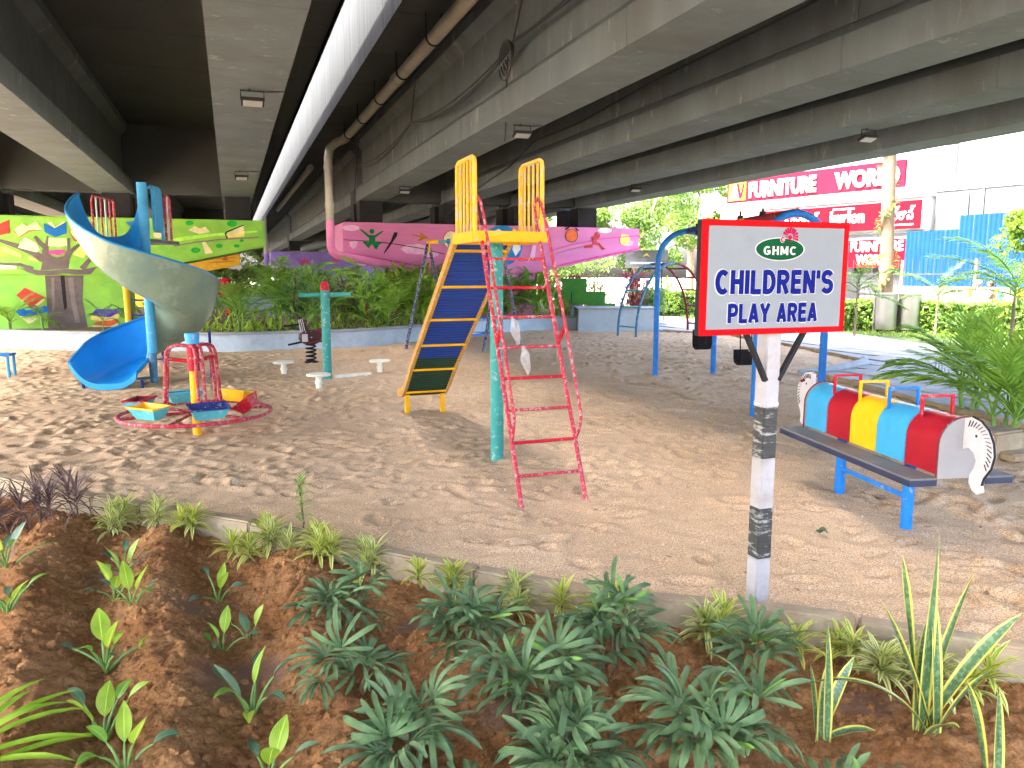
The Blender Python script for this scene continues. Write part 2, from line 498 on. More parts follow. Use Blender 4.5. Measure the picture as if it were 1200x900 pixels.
def soil_mat():
    m, n, l, b = new_mat('red_soil')
    tc = n.new('ShaderNodeTexCoord')
    big = n.new('ShaderNodeTexNoise'); big.inputs['Scale'].default_value = 2.2; big.inputs['Detail'].default_value = 6
    fine = n.new('ShaderNodeTexNoise'); fine.inputs['Scale'].default_value = 42; fine.inputs['Detail'].default_value = 7; fine.inputs['Roughness'].default_value = 0.8
    for x in (big, fine): l.new(tc.outputs['Object'], x.inputs['Vector'])
    r1 = n.new('ShaderNodeValToRGB')
    r1.color_ramp.elements[0].position = 0.3; r1.color_ramp.elements[1].position = 0.7
    r1.color_ramp.elements[0].color = (0.45, 0.19, 0.062, 1); r1.color_ramp.elements[1].color = (0.68, 0.345, 0.135, 1)
    l.new(big.outputs['Fac'], r1.inputs['Fac'])
    r2 = n.new('ShaderNodeValToRGB')
    r2.color_ramp.elements[0].position = 0.3; r2.color_ramp.elements[1].position = 0.75
    r2.color_ramp.elements[0].color = (0.32, 0.30, 0.28, 1); r2.color_ramp.elements[1].color = (1.5, 1.55, 1.6, 1)
    l.new(fine.outputs['Fac'], r2.inputs['Fac'])
    mx = n.new('ShaderNodeMix'); mx.data_type = 'RGBA'; mx.blend_type = 'MULTIPLY'; mx.inputs[0].default_value = 1
    l.new(r1.outputs[0], mx.inputs[6]); l.new(r2.outputs[0], mx.inputs[7])
    # damp patches where water was poured (vertex attribute follows the puddled hollows of the bed)
    at = n.new('ShaderNodeAttribute'); at.attribute_name = 'damp'
    mx2 = n.new('ShaderNodeMix'); mx2.data_type = 'RGBA'
    l.new(at.outputs['Fac'], mx2.inputs[0]); l.new(mx.outputs[2], mx2.inputs[6]); mx2.inputs[7].default_value = (0.34, 0.185, 0.115, 1)
    l.new(mx2.outputs[2], b.inputs['Base Color'])
    rr = n.new('ShaderNodeMapRange'); rr.inputs['To Min'].default_value = 0.95; rr.inputs['To Max'].default_value = 0.5
    l.new(at.outputs['Fac'], rr.inputs['Value']); l.new(rr.outputs[0], b.inputs['Roughness'])
    b.inputs['Specular IOR Level'].default_value = 0.25
    bp = n.new('ShaderNodeBump'); bp.inputs['Strength'].default_value = 1.0; bp.inputs['Distance'].default_value = 0.03
    l.new(fine.outputs['Fac'], bp.inputs['Height']); l.new(bp.outputs[0], b.inputs['Normal'])
    return m
M['soil'] = soil_mat()
M['bed_soil'] = surf('bed_soil', (0.16, 0.09, 0.05), 0.95, 0.3, 6, 0.6, 40)
M['dust'] = surf('dust', (0.30, 0.26, 0.21), 0.95, 0.2, 0.6, 0.3, 20)
M['asphalt'] = surf('asphalt', (0.075, 0.075, 0.078), 0.9, 0.2, 1.5, 0.4, 60)
M['paver'] = surf('paver', (0.47, 0.45, 0.42), 0.92, 0.12, 1.3, 0.4, 45, spec=0.05, stain=(0.34, 0.32, 0.29), stain_amt=0.35, sscale=1.1)
M['kerb'] = surf('kerb', (0.38, 0.315, 0.205), 0.9, 0.25, 6, 0.8, 35, stain=(0.33, 0.19, 0.085), stain_amt=0.62, sscale=3.0)

# ================================================================ ground
def fbm(x, y, sc, seed, octv=3):
    """cheap value-noise fbm on arrays"""
    out = np.zeros_like(x); amp = 1.0; tot = 0
    for o in range(octv):
        g = np.random.default_rng(seed + o * 17).random((256, 256))
        u = x * sc * 2 ** o + 57.3; v = y * sc * 2 ** o + 31.7
        i = np.floor(u).astype(int); j = np.floor(v).astype(int)
        fu = u - i; fv = v - j
        fu = fu * fu * (3 - 2 * fu); fv = fv * fv * (3 - 2 * fv)
        a = g[i % 256, j % 256]; b_ = g[(i + 1) % 256, j % 256]; c = g[i % 256, (j + 1) % 256]; d = g[(i + 1) % 256, (j + 1) % 256]
        out += amp * ((a * (1 - fu) + b_ * fu) * (1 - fv) + (c * (1 - fu) + d * fu) * fv - 0.5)
        tot += amp; amp *= 0.5
    return out / tot

KERB = [(-7.2, 7.45), (-5.6, 6.75), (-4.3, 6.08), (-3.45, 5.60), (-2.57, 5.19), (-1.67, 4.79), (-0.75, 4.29), (-0.19, 4.0), (0.44, 3.70), (1.19, 3.52), (1.6, 3.37), (2.25, 3.10), (3.3, 2.66), (4.6, 2.15)]
KX = np.array([p[0] for p in KERB]); KY = np.array([p[1] for p in KERB])
def kerb_y(x): return np.interp(x, KX, KY)

def grid_surface(name, x0, x1, y0, y1, step, zfun, keep, mat, kind, attr=None):
    nx = int((x1 - x0) / step) + 1; ny = int((y1 - y0) / step) + 1
    X, Y = np.meshgrid(np.linspace(x0, x1, nx), np.linspace(y0, y1, ny))
    Z = zfun(X, Y)
    V = np.stack([X.ravel(), Y.ravel(), Z.ravel()], 1)
    idx = np.arange(nx * ny).reshape(ny, nx)
    Q = np.stack([idx[:-1, :-1].ravel(), idx[:-1, 1:].ravel(), idx[1:, 1:].ravel(), idx[1:, :-1].ravel()], 1)
    ctr = V[Q].mean(1)
    Q = Q[keep(ctr[:, 0], ctr[:, 1])]
    used = np.unique(Q); re = -np.ones(nx * ny, dtype=int); re[used] = np.arange(len(used))
    V = V[used]; Q = re[Q]
    me = numpy_mesh(name, V, Q, mat, smooth=True)
    if attr:
        at = me.attributes.new(attr[0], 'FLOAT', 'POINT')
        at.data.foreach_set('value', attr[1](V[:, 0], V[:, 1]).astype(np.float32))
    o = link(name, me)
    return tag(o, kind=kind)

# sand with trampled footprints
FR = np.random.default_rng(11)
def sand_z(X, Y):
    z = 0.035 * fbm(X, Y, 0.55, 5, 3) + 0.022 * fbm(X * 0.8 + Y * 0.5, Y * 1.1 - X * 0.35, 2.4, 9, 3) + 0.016 * fbm(X, Y, 7.5, 21, 2)
    x0, y0 = X[0, 0], Y[0, 0]; st = X[0, 1] - X[0, 0]; sty = Y[1, 0] - Y[0, 0]
    ny, nx = X.shape
    for k in range(13000):
        fx = FR.uniform(-12, 9); fy = FR.uniform(3.2, 23)
        dens = 0.35 if fy < 5.6 and -2.2 < fx < 2 else 1.0
        if FR.random() > dens: continue
        a = FR.uniform(0, math.pi); L = FR.uniform(0.045, 0.13); Wd = L * FR.uniform(0.4, 0.6); dep = FR.uniform(0.007, 0.028)
        i0 = int((fx - 0.45 - x0) / st); i1 = int((fx + 0.45 - x0) / st) + 1; j0 = int((fy - 0.45 - y0) / sty); j1 = int((fy + 0.45 - y0) / sty) + 1
        i0 = max(i0, 0); j0 = max(j0, 0); i1 = min(i1, nx); j1 = min(j1, ny)
        if i1 <= i0 or j1 <= j0: continue
        dx = X[j0:j1, i0:i1] - fx; dy = Y[j0:j1, i0:i1] - fy
        u = (dx * math.cos(a) + dy * math.sin(a)) / L; v = (-dx * math.sin(a) + dy * math.cos(a)) / Wd
        r2 = u * u + v * v
        z[j0:j1, i0:i1] += -dep * np.exp(-r2 * 1.3) + dep * 0.55 * np.exp(-((np.sqrt(r2) - 1.45) ** 2) * 5)
    for hx, hy, hr, hd in ((-1.08, 9.5, 0.5, 0.06), (2.85, 11.6, 0.45, 0.05), (3.05, 10.0, 0.45, 0.05), (-5.85, 10.6, 0.55, 0.06), (-3.28, 7.86, 0.9, 0.035), (0.3, 5.2, 0.45, 0.035), (2.9, 4.3, 0.4, 0.03)):
        z -= hd * np.exp(-((X - hx) ** 2 + (Y - hy) ** 2) / hr ** 2)
    return z - 0.01
grid_surface('sand', -12.6, 9.0, 2.4, 23.4, 0.028, sand_z, lambda x, y: y > kerb_y(x), M['sand'], 'structure')

# red soil bed in front of the kerb: ridges and furrows
RIDGES = [([(-3.05, 5.0), (-2.75, 4.15), (-2.35, 3.5), (-2.0, 2.9), (-1.6, 2.3)], 0.20, 0.19),
          ([(-2.25, 4.75), (-1.95, 4.0), (-1.62, 3.35), (-1.35, 2.9), (-1.15, 2.3)], 0.17, 0.17),
          ([(-1.30, 4.35), (-1.05, 3.8), (-0.85, 3.3), (-0.66, 2.8), (-0.5, 2.3)], 0.19, 0.15),
          ([(-4.3, 5.5), (-3.7, 4.6), (-3.2, 3.9), (-2.8, 3.2)], 0.2, 0.16),
          ([(-0.42, 3.45), (-0.1, 3.05), (0.05, 2.6)], 0.16, 0.10),
          ([(0.55, 3.25), (0.75, 2.8), (0.85, 2.4)], 0.18, 0.08),
          ([(1.35, 2.62), (2.6, 2.35)], 0.2, 0.09)]
def seg_dist(X, Y, pts):
    d = np.full(X.shape, 1e9)
    for (ax, ay), (bx, by) in zip(pts[:-1], pts[1:]):
        vx, vy = bx - ax, by - ay; L2 = vx * vx + vy * vy
        t = np.clip(((X - ax) * vx + (Y - ay) * vy) / L2, 0, 1)
        d = np.minimum(d, np.hypot(X - ax - t * vx, Y - ay - t * vy))
    return d
def soil_base(X, Y):
    X = np.asarray(X, dtype=float); Y = np.asarray(Y, dtype=float)
    wob = 0.10 * fbm(X, Y, 2.0, 33, 2)
    z = np.full(X.shape, -0.17)
    for pts, w, h in RIDGES:
        d = seg_dist(X, Y, pts) + wob
        z = z + 0.72 * h * np.exp(-(d / w) ** 2)
    near = kerb_y(X) - Y
    z = z + 0.025 * np.exp(-((near - 0.12) / 0.25) ** 2)
    return z
DAMP = [(-1.62, 3.75, 0.28), (-1.15, 3.1, 0.30), (-0.45, 3.62, 0.22), (-0.02, 2.82, 0.2), (-2.3, 4.3, 0.3), (-3.2, 4.4, 0.3), (0.95, 2.72, 0.15), (1.45, 2.95, 0.2)]
def damp(x, y):
    v = np.zeros_like(x)
    for cx, cy, r in DAMP: v = np.maximum(v, np.exp(-(((x - cx) / r) ** 2 + ((y - cy) / r) ** 2) * 1.5))
    v = np.clip((v + 0.5 * fbm(x, y, 5, 77, 3) - 0.45) * 3.2, 0, 1)
    return v * 0.9
def soil_z(X, Y):
    z = soil_base(X, Y)
    rough = 1 - 0.8 * damp(X, Y)
    z += rough * (0.03 * fbm(X, Y, 8, 41, 3) + 0.085 * np.abs(fbm(X, Y, 12, 51, 3)) + 0.055 * np.abs(fbm(X, Y, 30, 61, 2)))
    return z
grid_surface('soil', -5.2, 3.4, 1.6, 6.8, 0.0155, soil_z, lambda x, y: (y < kerb_y(x) + 0.02) & (y > kerb_y(x) - 3.4), M['soil'], 'structure', ('damp', damp))
def soil_h(x, y): return float(soil_base(np.array([x]), np.array([y]))[0])

# clods and pebbles on the soil
mb = MB()
cx_ = rng.uniform(-4.2, 3.2, 9000); cy_ = rng.uniform(1.9, 5.6, 9000)
ok = cy_ < kerb_y(cx_) - 0.1; cx_ = cx_[ok]; cy_ = cy_[ok]
cz_ = soil_z(cx_, cy_)
for x, y, z in zip(cx_, cy_, cz_):
    r = random.choice([0.006, 0.007, 0.008, 0.009, 0.011, 0.014, 0.018, 0.026]) * random.uniform(0.7, 1.3)
    vs = []
    a0 = random.random() * 6
    for q in range(5): vs.append((x + r * math.cos(a0 + q * 1.257) * random.uniform(.6, 1.25), y + r * math.sin(a0 + q * 1.257) * random.uniform(.6, 1.25), z - r * 0.3))
    for q in range(3): vs.append((x + r * .55 * math.cos(a0 + q * 2.09 + .4) * random.uniform(.6, 1.25), y + r * .55 * math.sin(a0 + q * 2.09 + .4) * random.uniform(.6, 1.25), z + r * random.uniform(.35, .8)))
    mb.add(vs, [(0, 1, 5), (1, 2, 6, 5), (2, 3, 6), (3, 4, 7, 6), (4, 0, 5, 7), (5, 6, 7)])
o = mb.build('soil_clods', M['soil'], smooth=False, fix=False); tag(o, 'small red earth clods and pebbles scattered over the planting bed', 'soil', kind='stuff')
# pebbles and shell bits on the sand
M['pebble'] = surf('pebble', (0.50, 0.43, 0.35), 0.8, 0.3, 30)
mb = MB()
for k in range(420):
    x = random.uniform(-8, 7); y = 3.2 + 9 * random.random() ** 1.7
    if y < float(kerb_y(x)) + 0.12: continue
    r = random.uniform(0.003, 0.008)
    a0 = random.random() * 6; vs = []
    for q in range(5): vs.append((x + r * math.cos(a0 + q * 1.257) * random.uniform(.7, 1.3), y + r * math.sin(a0 + q * 1.257) * random.uniform(.7, 1.3), -0.004))
    vs.append((x, y, 0.006 + r))
    mb.add(vs, [(q, (q + 1) % 5, 5) for q in range(5)])
o = mb.build('sand_grit', M['pebble'], smooth=False, fix=False); tag(o, 'pale pebbles and shell bits strewn over the sand', 'pebbles', kind='stuff')

# wide ground, road
mb = MB(); mb.add([(-400, -300, -0.34), (400, -300, -0.34), (400, 500, -0.34), (-400, 500, -0.34)], [(0, 1, 2, 3)])
tag(mb.build('ground', M['dust']), kind='structure')

# kerb stones between bed and sand
kerb = thing('planter_kerb', 'low cement kerb dividing the red planting bed from the sand', 'kerb', (0, 0, 0))
# walk the polyline at about 0.55 m per stone
pts = []
for (ax, ay), (bx, by) in zip(KERB[:-1], KERB[1:]):
    L = math.hypot(bx - ax, by - ay); n = max(1, round(L / 0.55))
    for k in range(n): pts.append((ax + (bx - ax) * k / n, ay + (by - ay) * k / n))
pts.append(KERB[-1])
for k, (a, b_) in enumerate(zip(pts[:-1], pts[1:])):
    a = Vector((*a, 0)); b_ = Vector((*b_, 0)); d = (b_ - a); L = d.length; ang = math.atan2(d.y, d.x)
    mb = MB(); mb.box((0, 0, -0.155), (L - 0.010, 0.10, 0.36))
    # nibble the mesh so that edges are uneven
    o = mb.build('kerb_stone', M['kerb'], kerb, ((a.x + b_.x) / 2, (a.y + b_.y) / 2 - 0.0, random.uniform(-0.006, 0.008)), (random.uniform(-0.015, 0.015), 0, ang + random.uniform(-0.012, 0.012)), bevel=0.012)

# ================================================================ flyovers
def flyover(name, label, girders, s0, s1, para_l, para_r, gw):
    t = thing(name, label, 'flyover', (0, 0, 0), YAW)
    T0, T1 = -4.0, 124.0  # near end, out of view, cut short to let skylight in from behind
    spans = [(-4.0, 21.9), (22.9, 47.9), (48.9, 74.5), (75.3, 124.0)]
    def prof(c):
        h = gw / 2
        return [(c - h, 3.60), (c + h, 3.60), (c + h, 3.93), (c + h - 0.10, 4.04), (c + 0.17, 4.09), (c + 0.17, 4.98), (c + 0.33, 5.14), (c + 0.33, 5.30), (c - 0.33, 5.30), (c - 0.33, 5.14), (c - 0.17, 4.98), (c - 0.17, 4.09), (c - h + 0.10, 4.04), (c - h, 3.93)]
    for c in girders:
        for a, b_ in spans:
            m = 5 if a < 0 else 2; w = (b_ - a) / m
            for q in range(m):
                mb = MB(); mb.prism(prof(c), a + q * w + 0.004, a + (q + 1) * w - 0.004)
                mb.build('girder', M['concrete'], t, smooth=False)
    # deck laid as precast panels
    n = 58; step = (T1 - T0) / n
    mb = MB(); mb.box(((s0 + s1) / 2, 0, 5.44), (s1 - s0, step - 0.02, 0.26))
    me = mb.mesh('deck_panel', M['concrete_shade'], smooth=False)
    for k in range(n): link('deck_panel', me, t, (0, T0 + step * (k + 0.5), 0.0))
    mb = MB(); mb.box(((s0 + s1) / 2, (T0 + T1) / 2, 5.62), (s1 - s0 - 0.02, T1 - T0, 0.09)); mb.build('deck_topping', M['asphalt'], t, smooth=False)
    # diaphragms between the girders over each pier
    gs = sorted(girders)
    for tc_ in (22.0, 48.0):
        for a, b_ in zip(gs[:-1], gs[1:]):
            mb = MB(); mb.box(((a + b_) / 2, tc_, 4.46), (b_ - a - 0.36, 0.5, 1.66)); mb.build('diaphragm', M['concrete_shade'], t, smooth=False)
    # parapets with a recessed band, in 4 m lengths
    pl = 4.0
    for side, s in ((-1, s0), (1, s1)):
        w = 0.22; cx = s - side * w / 2
        prof2 = [(s, 5.20), (s, 6.72), (s - side * 0.16, 6.72), (s - side * 0.28, 5.9), (s - side * 0.28, 5.69), (s - side * 0.012, 5.69), (s - side * 0.012, 5.20)]
        zt = 7.35 if s0 > 0 and side < 0 else 6.62
        prof2 = [(s + side * 0.012, 5.20), (s + side * 0.012, zt), (s - side * 0.16, zt), (s - side * 0.28, 5.9), (s - side * 0.28, 5.69), (s + side * 0.002, 5.69), (s + side * 0.002, 5.20)]
        mb = MB(); mb.prism(prof2, 0, pl - 0.018)
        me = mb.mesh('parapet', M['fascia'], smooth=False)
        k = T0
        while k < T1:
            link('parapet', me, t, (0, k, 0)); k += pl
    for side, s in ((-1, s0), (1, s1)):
        mb = MB(); mb.box((s - side * 0.09, (T0 + T1) / 2, 6.1), (0.1, T1 - T0, 0.8)); mb.build('parapet_light_block', M['fascia'], t, smooth=False)  # unseen strip added inside the parapets, stops sun leaking through the joints
    # bearings
    mb = MB(); mb.box((0, 0, 3.31), (0.62, 0.6, 0.57)); me = mb.mesh('bearing', M['dark_metal'], smooth=False)
    for tc_ in (21.95, 22.85, 48.45):
        for c in gs: link('bearing', me, t, (c, tc_ - 0.05 if tc_ < 22.4 else tc_ + 0.1, 0))
    return t
LEFT_G = [-7.9, -5.4, -2.55, 0.285]
RIGHT_G = [3.74, 6.12, 8.24, 10.3]
fly_l = flyover('flyover_bridge', 'grey concrete flyover deck overhead on the left, above the green mural', LEFT_G, -8.5, 1.60, True, True, 0.76)  # outer left edge, out of view, narrowed to let more light in
fly_r = flyover('flyover_bridge', 'grey concrete flyover deck overhead on the right, with drain pipe and cables', RIGHT_G, 2.34, 12.4, True, True, 0.70)

# ---------------------------------------------------------------- piers with murals
M['green_paint'] = surf('green_paint', srgb(138, 198, 70), 0.6, 0.16, 1.6, 0.12, 30, stain=srgb(84, 176, 74), stain_amt=0.42, sscale=1.5)
M['green_paint2'] = surf('green_paint2', srgb(110, 190, 40), 0.6, 0.12, 2, 0.1, 30)
M['pink_paint'] = surf('pink_paint', srgb(212, 122, 174), 0.6, 0.12, 1.4, 0.12, 30, stain=srgb(196, 104, 162), stain_amt=0.35, sscale=1.1, stretch=(0.4, 1, 2))
M['purple_paint'] = surf('purple_paint', srgb(140, 112, 196), 0.6, 0.12, 1.4, 0.1, 30, stain=srgb(165, 140, 215), stain_amt=0.4, sscale=1.3)
M['yellow_paint'] = surf('yellow_paint', srgb(222, 172, 40), 0.6, 0.2, 2, 0.1, 30, stain=srgb(190, 110, 30), stain_amt=0.3, sscale=2.5)
def pcol(name, rgb, var=0.08):
    k = 'mural_' + name
    if k not in M: M[k] = surf(k, srgb(*rgb), 0.75, 0.2, 5, 0.15, 30, stain=[c * 0.72 for c in srgb(*rgb)], stain_amt=0.3, sscale=3, spec=0.2)
    return M[k]
for nm, c in dict(bark=(108, 99, 97), bark_light=(132, 122, 116), cream=(238, 226, 180), page=(225, 220, 170), red=(196, 68, 60), blue=(30, 110, 190), violet=(98, 72, 180), orange=(220, 110, 60), yellow=(245, 215, 120),
                  white=(240, 236, 238), dkgreen=(22, 120, 66), black=(40, 34, 38), brown=(190, 120, 50), sky=(40, 130, 200), skin=(235, 120, 110), petal=(214, 80, 150), pale=(230, 180, 215), leafy=(40, 170, 60), lightgreen=(170, 230, 90)).items(): pcol(nm, c)

def pier(name, label, s_t, t_front, cap, column, depth, mat, col_mat=None, zc0=-0.3):
    """cap: outline (s,z) of the hammerhead; column: (s0, s1, ztop)"""
    o = W(s_t, t_front)
    t = thing(name, label, 'pier', (o.x, o.y, 0), YAW)
    mb = MB(); mb.prism([(a - s_t, b_) for a, b_ in cap], 0, depth); mb.build('pier_cap', mat, t, smooth=False, bevel=0.03)
    mb = MB(); mb.box(((column[0] + column[1]) / 2 - s_t, depth / 2, (column[2] + zc0) / 2), (column[1] - column[0], depth - 0.3, column[2] - zc0)); mb.build('column', col_mat or mat, t, smooth=False, bevel=0.02)
    t['_s'] = s_t
    return t
LAYER = [0]
def paint(p, name, poly, col, y=0.0):
    """thin coat of paint on the pier's front face"""
    LAYER[0] += 1
    s_t = p['_s']
    yy = y - 0.004 - 0.0006 * (LAYER[0] % 40)
    mb = MB(); mb.prism([(a - s_t, b_) for a, b_ in poly], yy, y + 0.0 if y else 0.0)
    return mb.build(name, M['mural_' + col], p, smooth=False)
def blob(cx, cz, rx, rz, n=18, wob=0.0, a0=0, a1=360):
    return [(cx + rx * (1 + wob * math.sin(5 * k)) * math.cos(R(a0 + (a1 - a0) * k / n)), cz + rz * (1 + wob * math.cos(3 * k)) * math.sin(R(a0 + (a1 - a0) * k / n))) for k in range(n)]
def stroke(pts, w):
    """polyline with varying width to polygon"""
    L = []; Rr = []
    for i, (x, z) in enumerate(pts):
        a = pts[max(i - 1, 0)]; b_ = pts[min(i + 1, len(pts) - 1)]
        dx, dz = b_[0] - a[0], b_[1] - a[1]; q = math.hypot(dx, dz) or 1
        ww = (w[i] if isinstance(w, (list, tuple)) else w) / 2
        L.append((x - dz / q * ww, z + dx / q * ww)); Rr.append((x + dz / q * ww, z - dx / q * ww))
    return L + Rr[::-1]
def cloud(p, cx, cz, w, col='white'):
    poly = []
    for k in range(24):
        a = 2 * math.pi * k / 24
        r = 1 + 0.16 * abs(math.sin(3.5 * a))
        poly.append((cx + w / 2 * r * math.cos(a), cz + w * 0.17 * r * math.sin(a)))
    paint(p, 'painted_cloud', poly, col)

pier_green = pier('flyover_pier', 'bright green pier with a painted tree of books, behind the spiral slide', -5.0, 21.5,
    [(-11.0, 3.0), (-11.0, 2.3), (-8.0, 1.62), (-2.45, 1.62), (0.92, 2.33), (0.92, 3.0)], (-7.8, -2.5, 1.7), 2.4, M['green_paint'])
pier_pink = pier('flyover_pier', 'pink hammerhead pier painted with clocks, a globe and leaping figures', 7.4, 21.5,
    [(2.95, 3.02), (2.95, 2.2), (6.3, 1.62), (8.65, 1.66), (12.04, 2.36), (12.04, 3.02)], (6.35, 8.62, 1.72), 2.4, M['pink_paint'])
pier_purple = pier('flyover_pier', 'purple pier with painted lotus flowers, far behind the pink one', 7.3, 48.0,
    [(2.35, 2.95), (2.35, 2.2), (6.0, 1.6), (8.6, 1.6), (12.0, 2.3), (12.0, 2.95)], (6.1, 8.5, 1.7), 2.4, M['purple_paint'])
pier_yellow = pier('flyover_pier', 'ochre yellow painted pier far behind the green one', -5.0, 48.0,
    [(-11.0, 2.95), (-11.0, 2.3), (-8.0, 1.6), (-2.5, 1.6), (0.6, 2.15), (0.6, 2.95)], (-7.8, -2.5, 1.7), 2.4, M['yellow_paint'])

# ---- painted murals (s, z on the pier faces)
paint(pier_green, 'painted_trunk', [(-4.23, 1.58), (-3.40, 1.58), (-3.46, 0.97), (-3.37, 0.08), (-4.26, 0.10), (-4.24, 0.81)], 'bark', 0.15)
paint(pier_green, 'painted_trunk_line', [(-3.90, 1.58), (-3.81, 1.58), (-3.81, 0.81), (-3.87, 0.72), (-3.89, 0.97)], 'black', 0.15)  # dark centre line of the mural trunk
paint(pier_green, 'painted_bark_streak', [(-3.74, 1.52), (-3.62, 1.54), (-3.62, 0.97), (-3.55, 0.42), (-3.66, 0.42), (-3.72, 0.97)], 'bark_light', 0.15)
paint(pier_green, 'painted_bark_streak', [(-4.10, 1.52), (-4.04, 1.52), (-4.07, 0.81), (-4.14, 0.64)], 'bark_light', 0.15)
paint(pier_green, 'painted_book', [(-4.87, 1.11), (-4.68, 1.29), (-4.27, 1.06), (-4.59, 0.80)], 'red', 0.15)
paint(pier_green, 'painted_page', [(-4.59, 0.79), (-4.27, 1.05), (-4.28, 0.98), (-4.58, 0.73), (-4.67, 0.74)], 'page', 0.15)
paint(pier_green, 'painted_book', [(-4.94, 0.74), (-4.73, 0.80), (-4.70, 0.74), (-4.26, 0.85), (-4.19, 0.71), (-4.57, 0.61), (-4.79, 0.57)], 'blue', 0.15)
paint(pier_green, 'painted_page', [(-4.84, 0.61), (-4.59, 0.59), (-4.48, 0.53), (-4.58, 0.44), (-4.67, 0.42)], 'page', 0.15)
paint(pier_green, 'painted_book', [(-3.31, 0.61), (-3.17, 0.75), (-2.65, 0.74), (-2.66, 0.67), (-2.88, 0.54)], 'violet', 0.15)
paint(pier_green, 'painted_page', [(-3.31, 0.59), (-2.88, 0.53), (-2.66, 0.65), (-2.67, 0.53), (-2.90, 0.44), (-3.30, 0.48)], 'yellow', 0.15)
paint(pier_green, 'painted_book', [(-3.29, 0.37), (-3.17, 0.44), (-2.71, 0.48), (-2.71, 0.40), (-2.91, 0.31)], 'orange', 0.15)
paint(pier_green, 'painted_page', [(-3.29, 0.35), (-2.91, 0.30), (-2.71, 0.39), (-2.72, 0.31), (-2.92, 0.24), (-3.28, 0.27)], 'page', 0.15)
paint(pier_green, 'painted_trunk', [(-4.72, 1.76), (-4.49, 1.73), (-4.28, 1.70), (-4.06, 1.70), (-3.77, 1.74), (-3.40, 1.72), (-3.06, 1.80), (-3.22, 1.61), (-3.56, 1.60), (-3.81, 1.64), (-3.96, 1.59), (-4.36, 1.59), (-4.56, 1.66)], 'bark')
paint(pier_green, 'painted_trunk', [(-4.28, 1.70), (-4.22, 1.96), (-4.22, 2.17), (-4.15, 2.29), (-4.09, 2.53), (-4.04, 2.51), (-4.08, 2.21), (-4.03, 2.05), (-3.91, 2.01), (-3.76, 2.05), (-3.68, 2.21), (-3.65, 2.48), (-3.60, 2.48), (-3.62, 2.21), (-3.51, 2.30), (-3.27, 2.44), (-3.17, 2.41), (-3.40, 2.30), (-3.57, 2.15), (-3.66, 1.97), (-3.69, 1.75)], 'bark')
paint(pier_green, 'painted_branch', stroke([(-4.20, 1.97), (-4.39, 2.11), (-4.73, 2.28), (-5.07, 2.40)], [0.191, 0.143, 0.119, 0.072]), 'bark')
paint(pier_green, 'painted_branch', stroke([(-4.13, 2.25), (-4.24, 2.35), (-4.34, 2.51)], [0.143, 0.096, 0.072]), 'bark')
paint(pier_green, 'painted_branch', stroke([(-4.45, 1.72), (-4.69, 1.84), (-5.11, 1.86)], [0.119, 0.072, 0.048]), 'bark')
paint(pier_green, 'painted_branch', stroke([(-3.40, 1.74), (-3.26, 1.91), (-3.11, 2.08)], [0.119, 0.096, 0.072]), 'bark')
paint(pier_green, 'painted_book', [(-5.04, 2.79), (-4.84, 2.89), (-4.86, 2.58), (-5.06, 2.52)], 'red')
paint(pier_green, 'painted_book', [(-4.78, 2.64), (-4.66, 2.48), (-4.45, 2.63), (-4.17, 2.66), (-4.28, 2.83), (-4.48, 2.73)], 'red')
paint(pier_green, 'painted_page', [(-4.76, 2.65), (-4.58, 2.81), (-4.48, 2.74), (-4.28, 2.86), (-4.17, 2.67), (-4.45, 2.65), (-4.66, 2.50)], 'page')
paint(pier_green, 'painted_book', [(-4.13, 2.82), (-3.91, 2.71), (-3.65, 2.87), (-3.67, 2.59), (-3.91, 2.50), (-4.13, 2.61)], 'blue')
paint(pier_green, 'painted_page', [(-4.05, 2.84), (-3.97, 2.86), (-3.89, 2.73), (-3.72, 2.87), (-3.68, 2.85), (-3.91, 2.71)], 'cream')
paint(pier_green, 'painted_page', [(-4.05, 2.49), (-3.88, 2.46), (-3.68, 2.48), (-3.67, 2.30), (-3.87, 2.27), (-4.08, 2.29)], 'page')
paint(pier_green, 'painted_book', [(-4.08, 2.18), (-3.75, 2.21), (-3.72, 2.13), (-3.89, 2.06), (-4.07, 2.10)], 'petal')
paint(pier_green, 'painted_page', [(-4.55, 2.49), (-4.32, 2.35), (-4.26, 2.20), (-4.33, 2.13), (-4.71, 2.24)], 'cream')
paint(pier_green, 'painted_book', [(-5.05, 2.24), (-4.97, 2.26), (-4.64, 2.08), (-4.66, 2.01), (-5.02, 2.14)], 'yellow')
paint(pier_green, 'painted_book', [(-4.52, 2.04), (-4.34, 1.97), (-4.31, 1.91), (-4.49, 1.96)], 'yellow')
paint(pier_green, 'painted_book', [(-5.11, 1.83), (-4.78, 1.81), (-4.77, 1.74), (-5.12, 1.72)], 'cream')
paint(pier_green, 'painted_book', [(-3.61, 2.62), (-3.50, 2.84), (-3.35, 2.87), (-3.28, 2.42), (-3.50, 2.40)], 'red')
paint(pier_green, 'painted_page', [(-3.59, 2.62), (-3.49, 2.80), (-3.25, 2.85), (-3.20, 2.47), (-3.48, 2.44)], 'page')
paint(pier_green, 'painted_page', [(-3.56, 2.09), (-3.40, 2.28), (-3.19, 2.28), (-3.18, 2.18), (-3.34, 2.00)], 'yellow')
paint(pier_green, 'painted_page', [(-3.03, 2.20), (-2.58, 2.22), (-2.59, 1.98), (-3.02, 1.85)], 'page')
paint(pier_green, 'painted_branch', stroke([(-1.29, 2.32), (-0.78, 2.42), (-0.19, 2.50), (0.77, 2.57)], [0.029, 0.038, 0.043, 0.033]), 'bark_light')
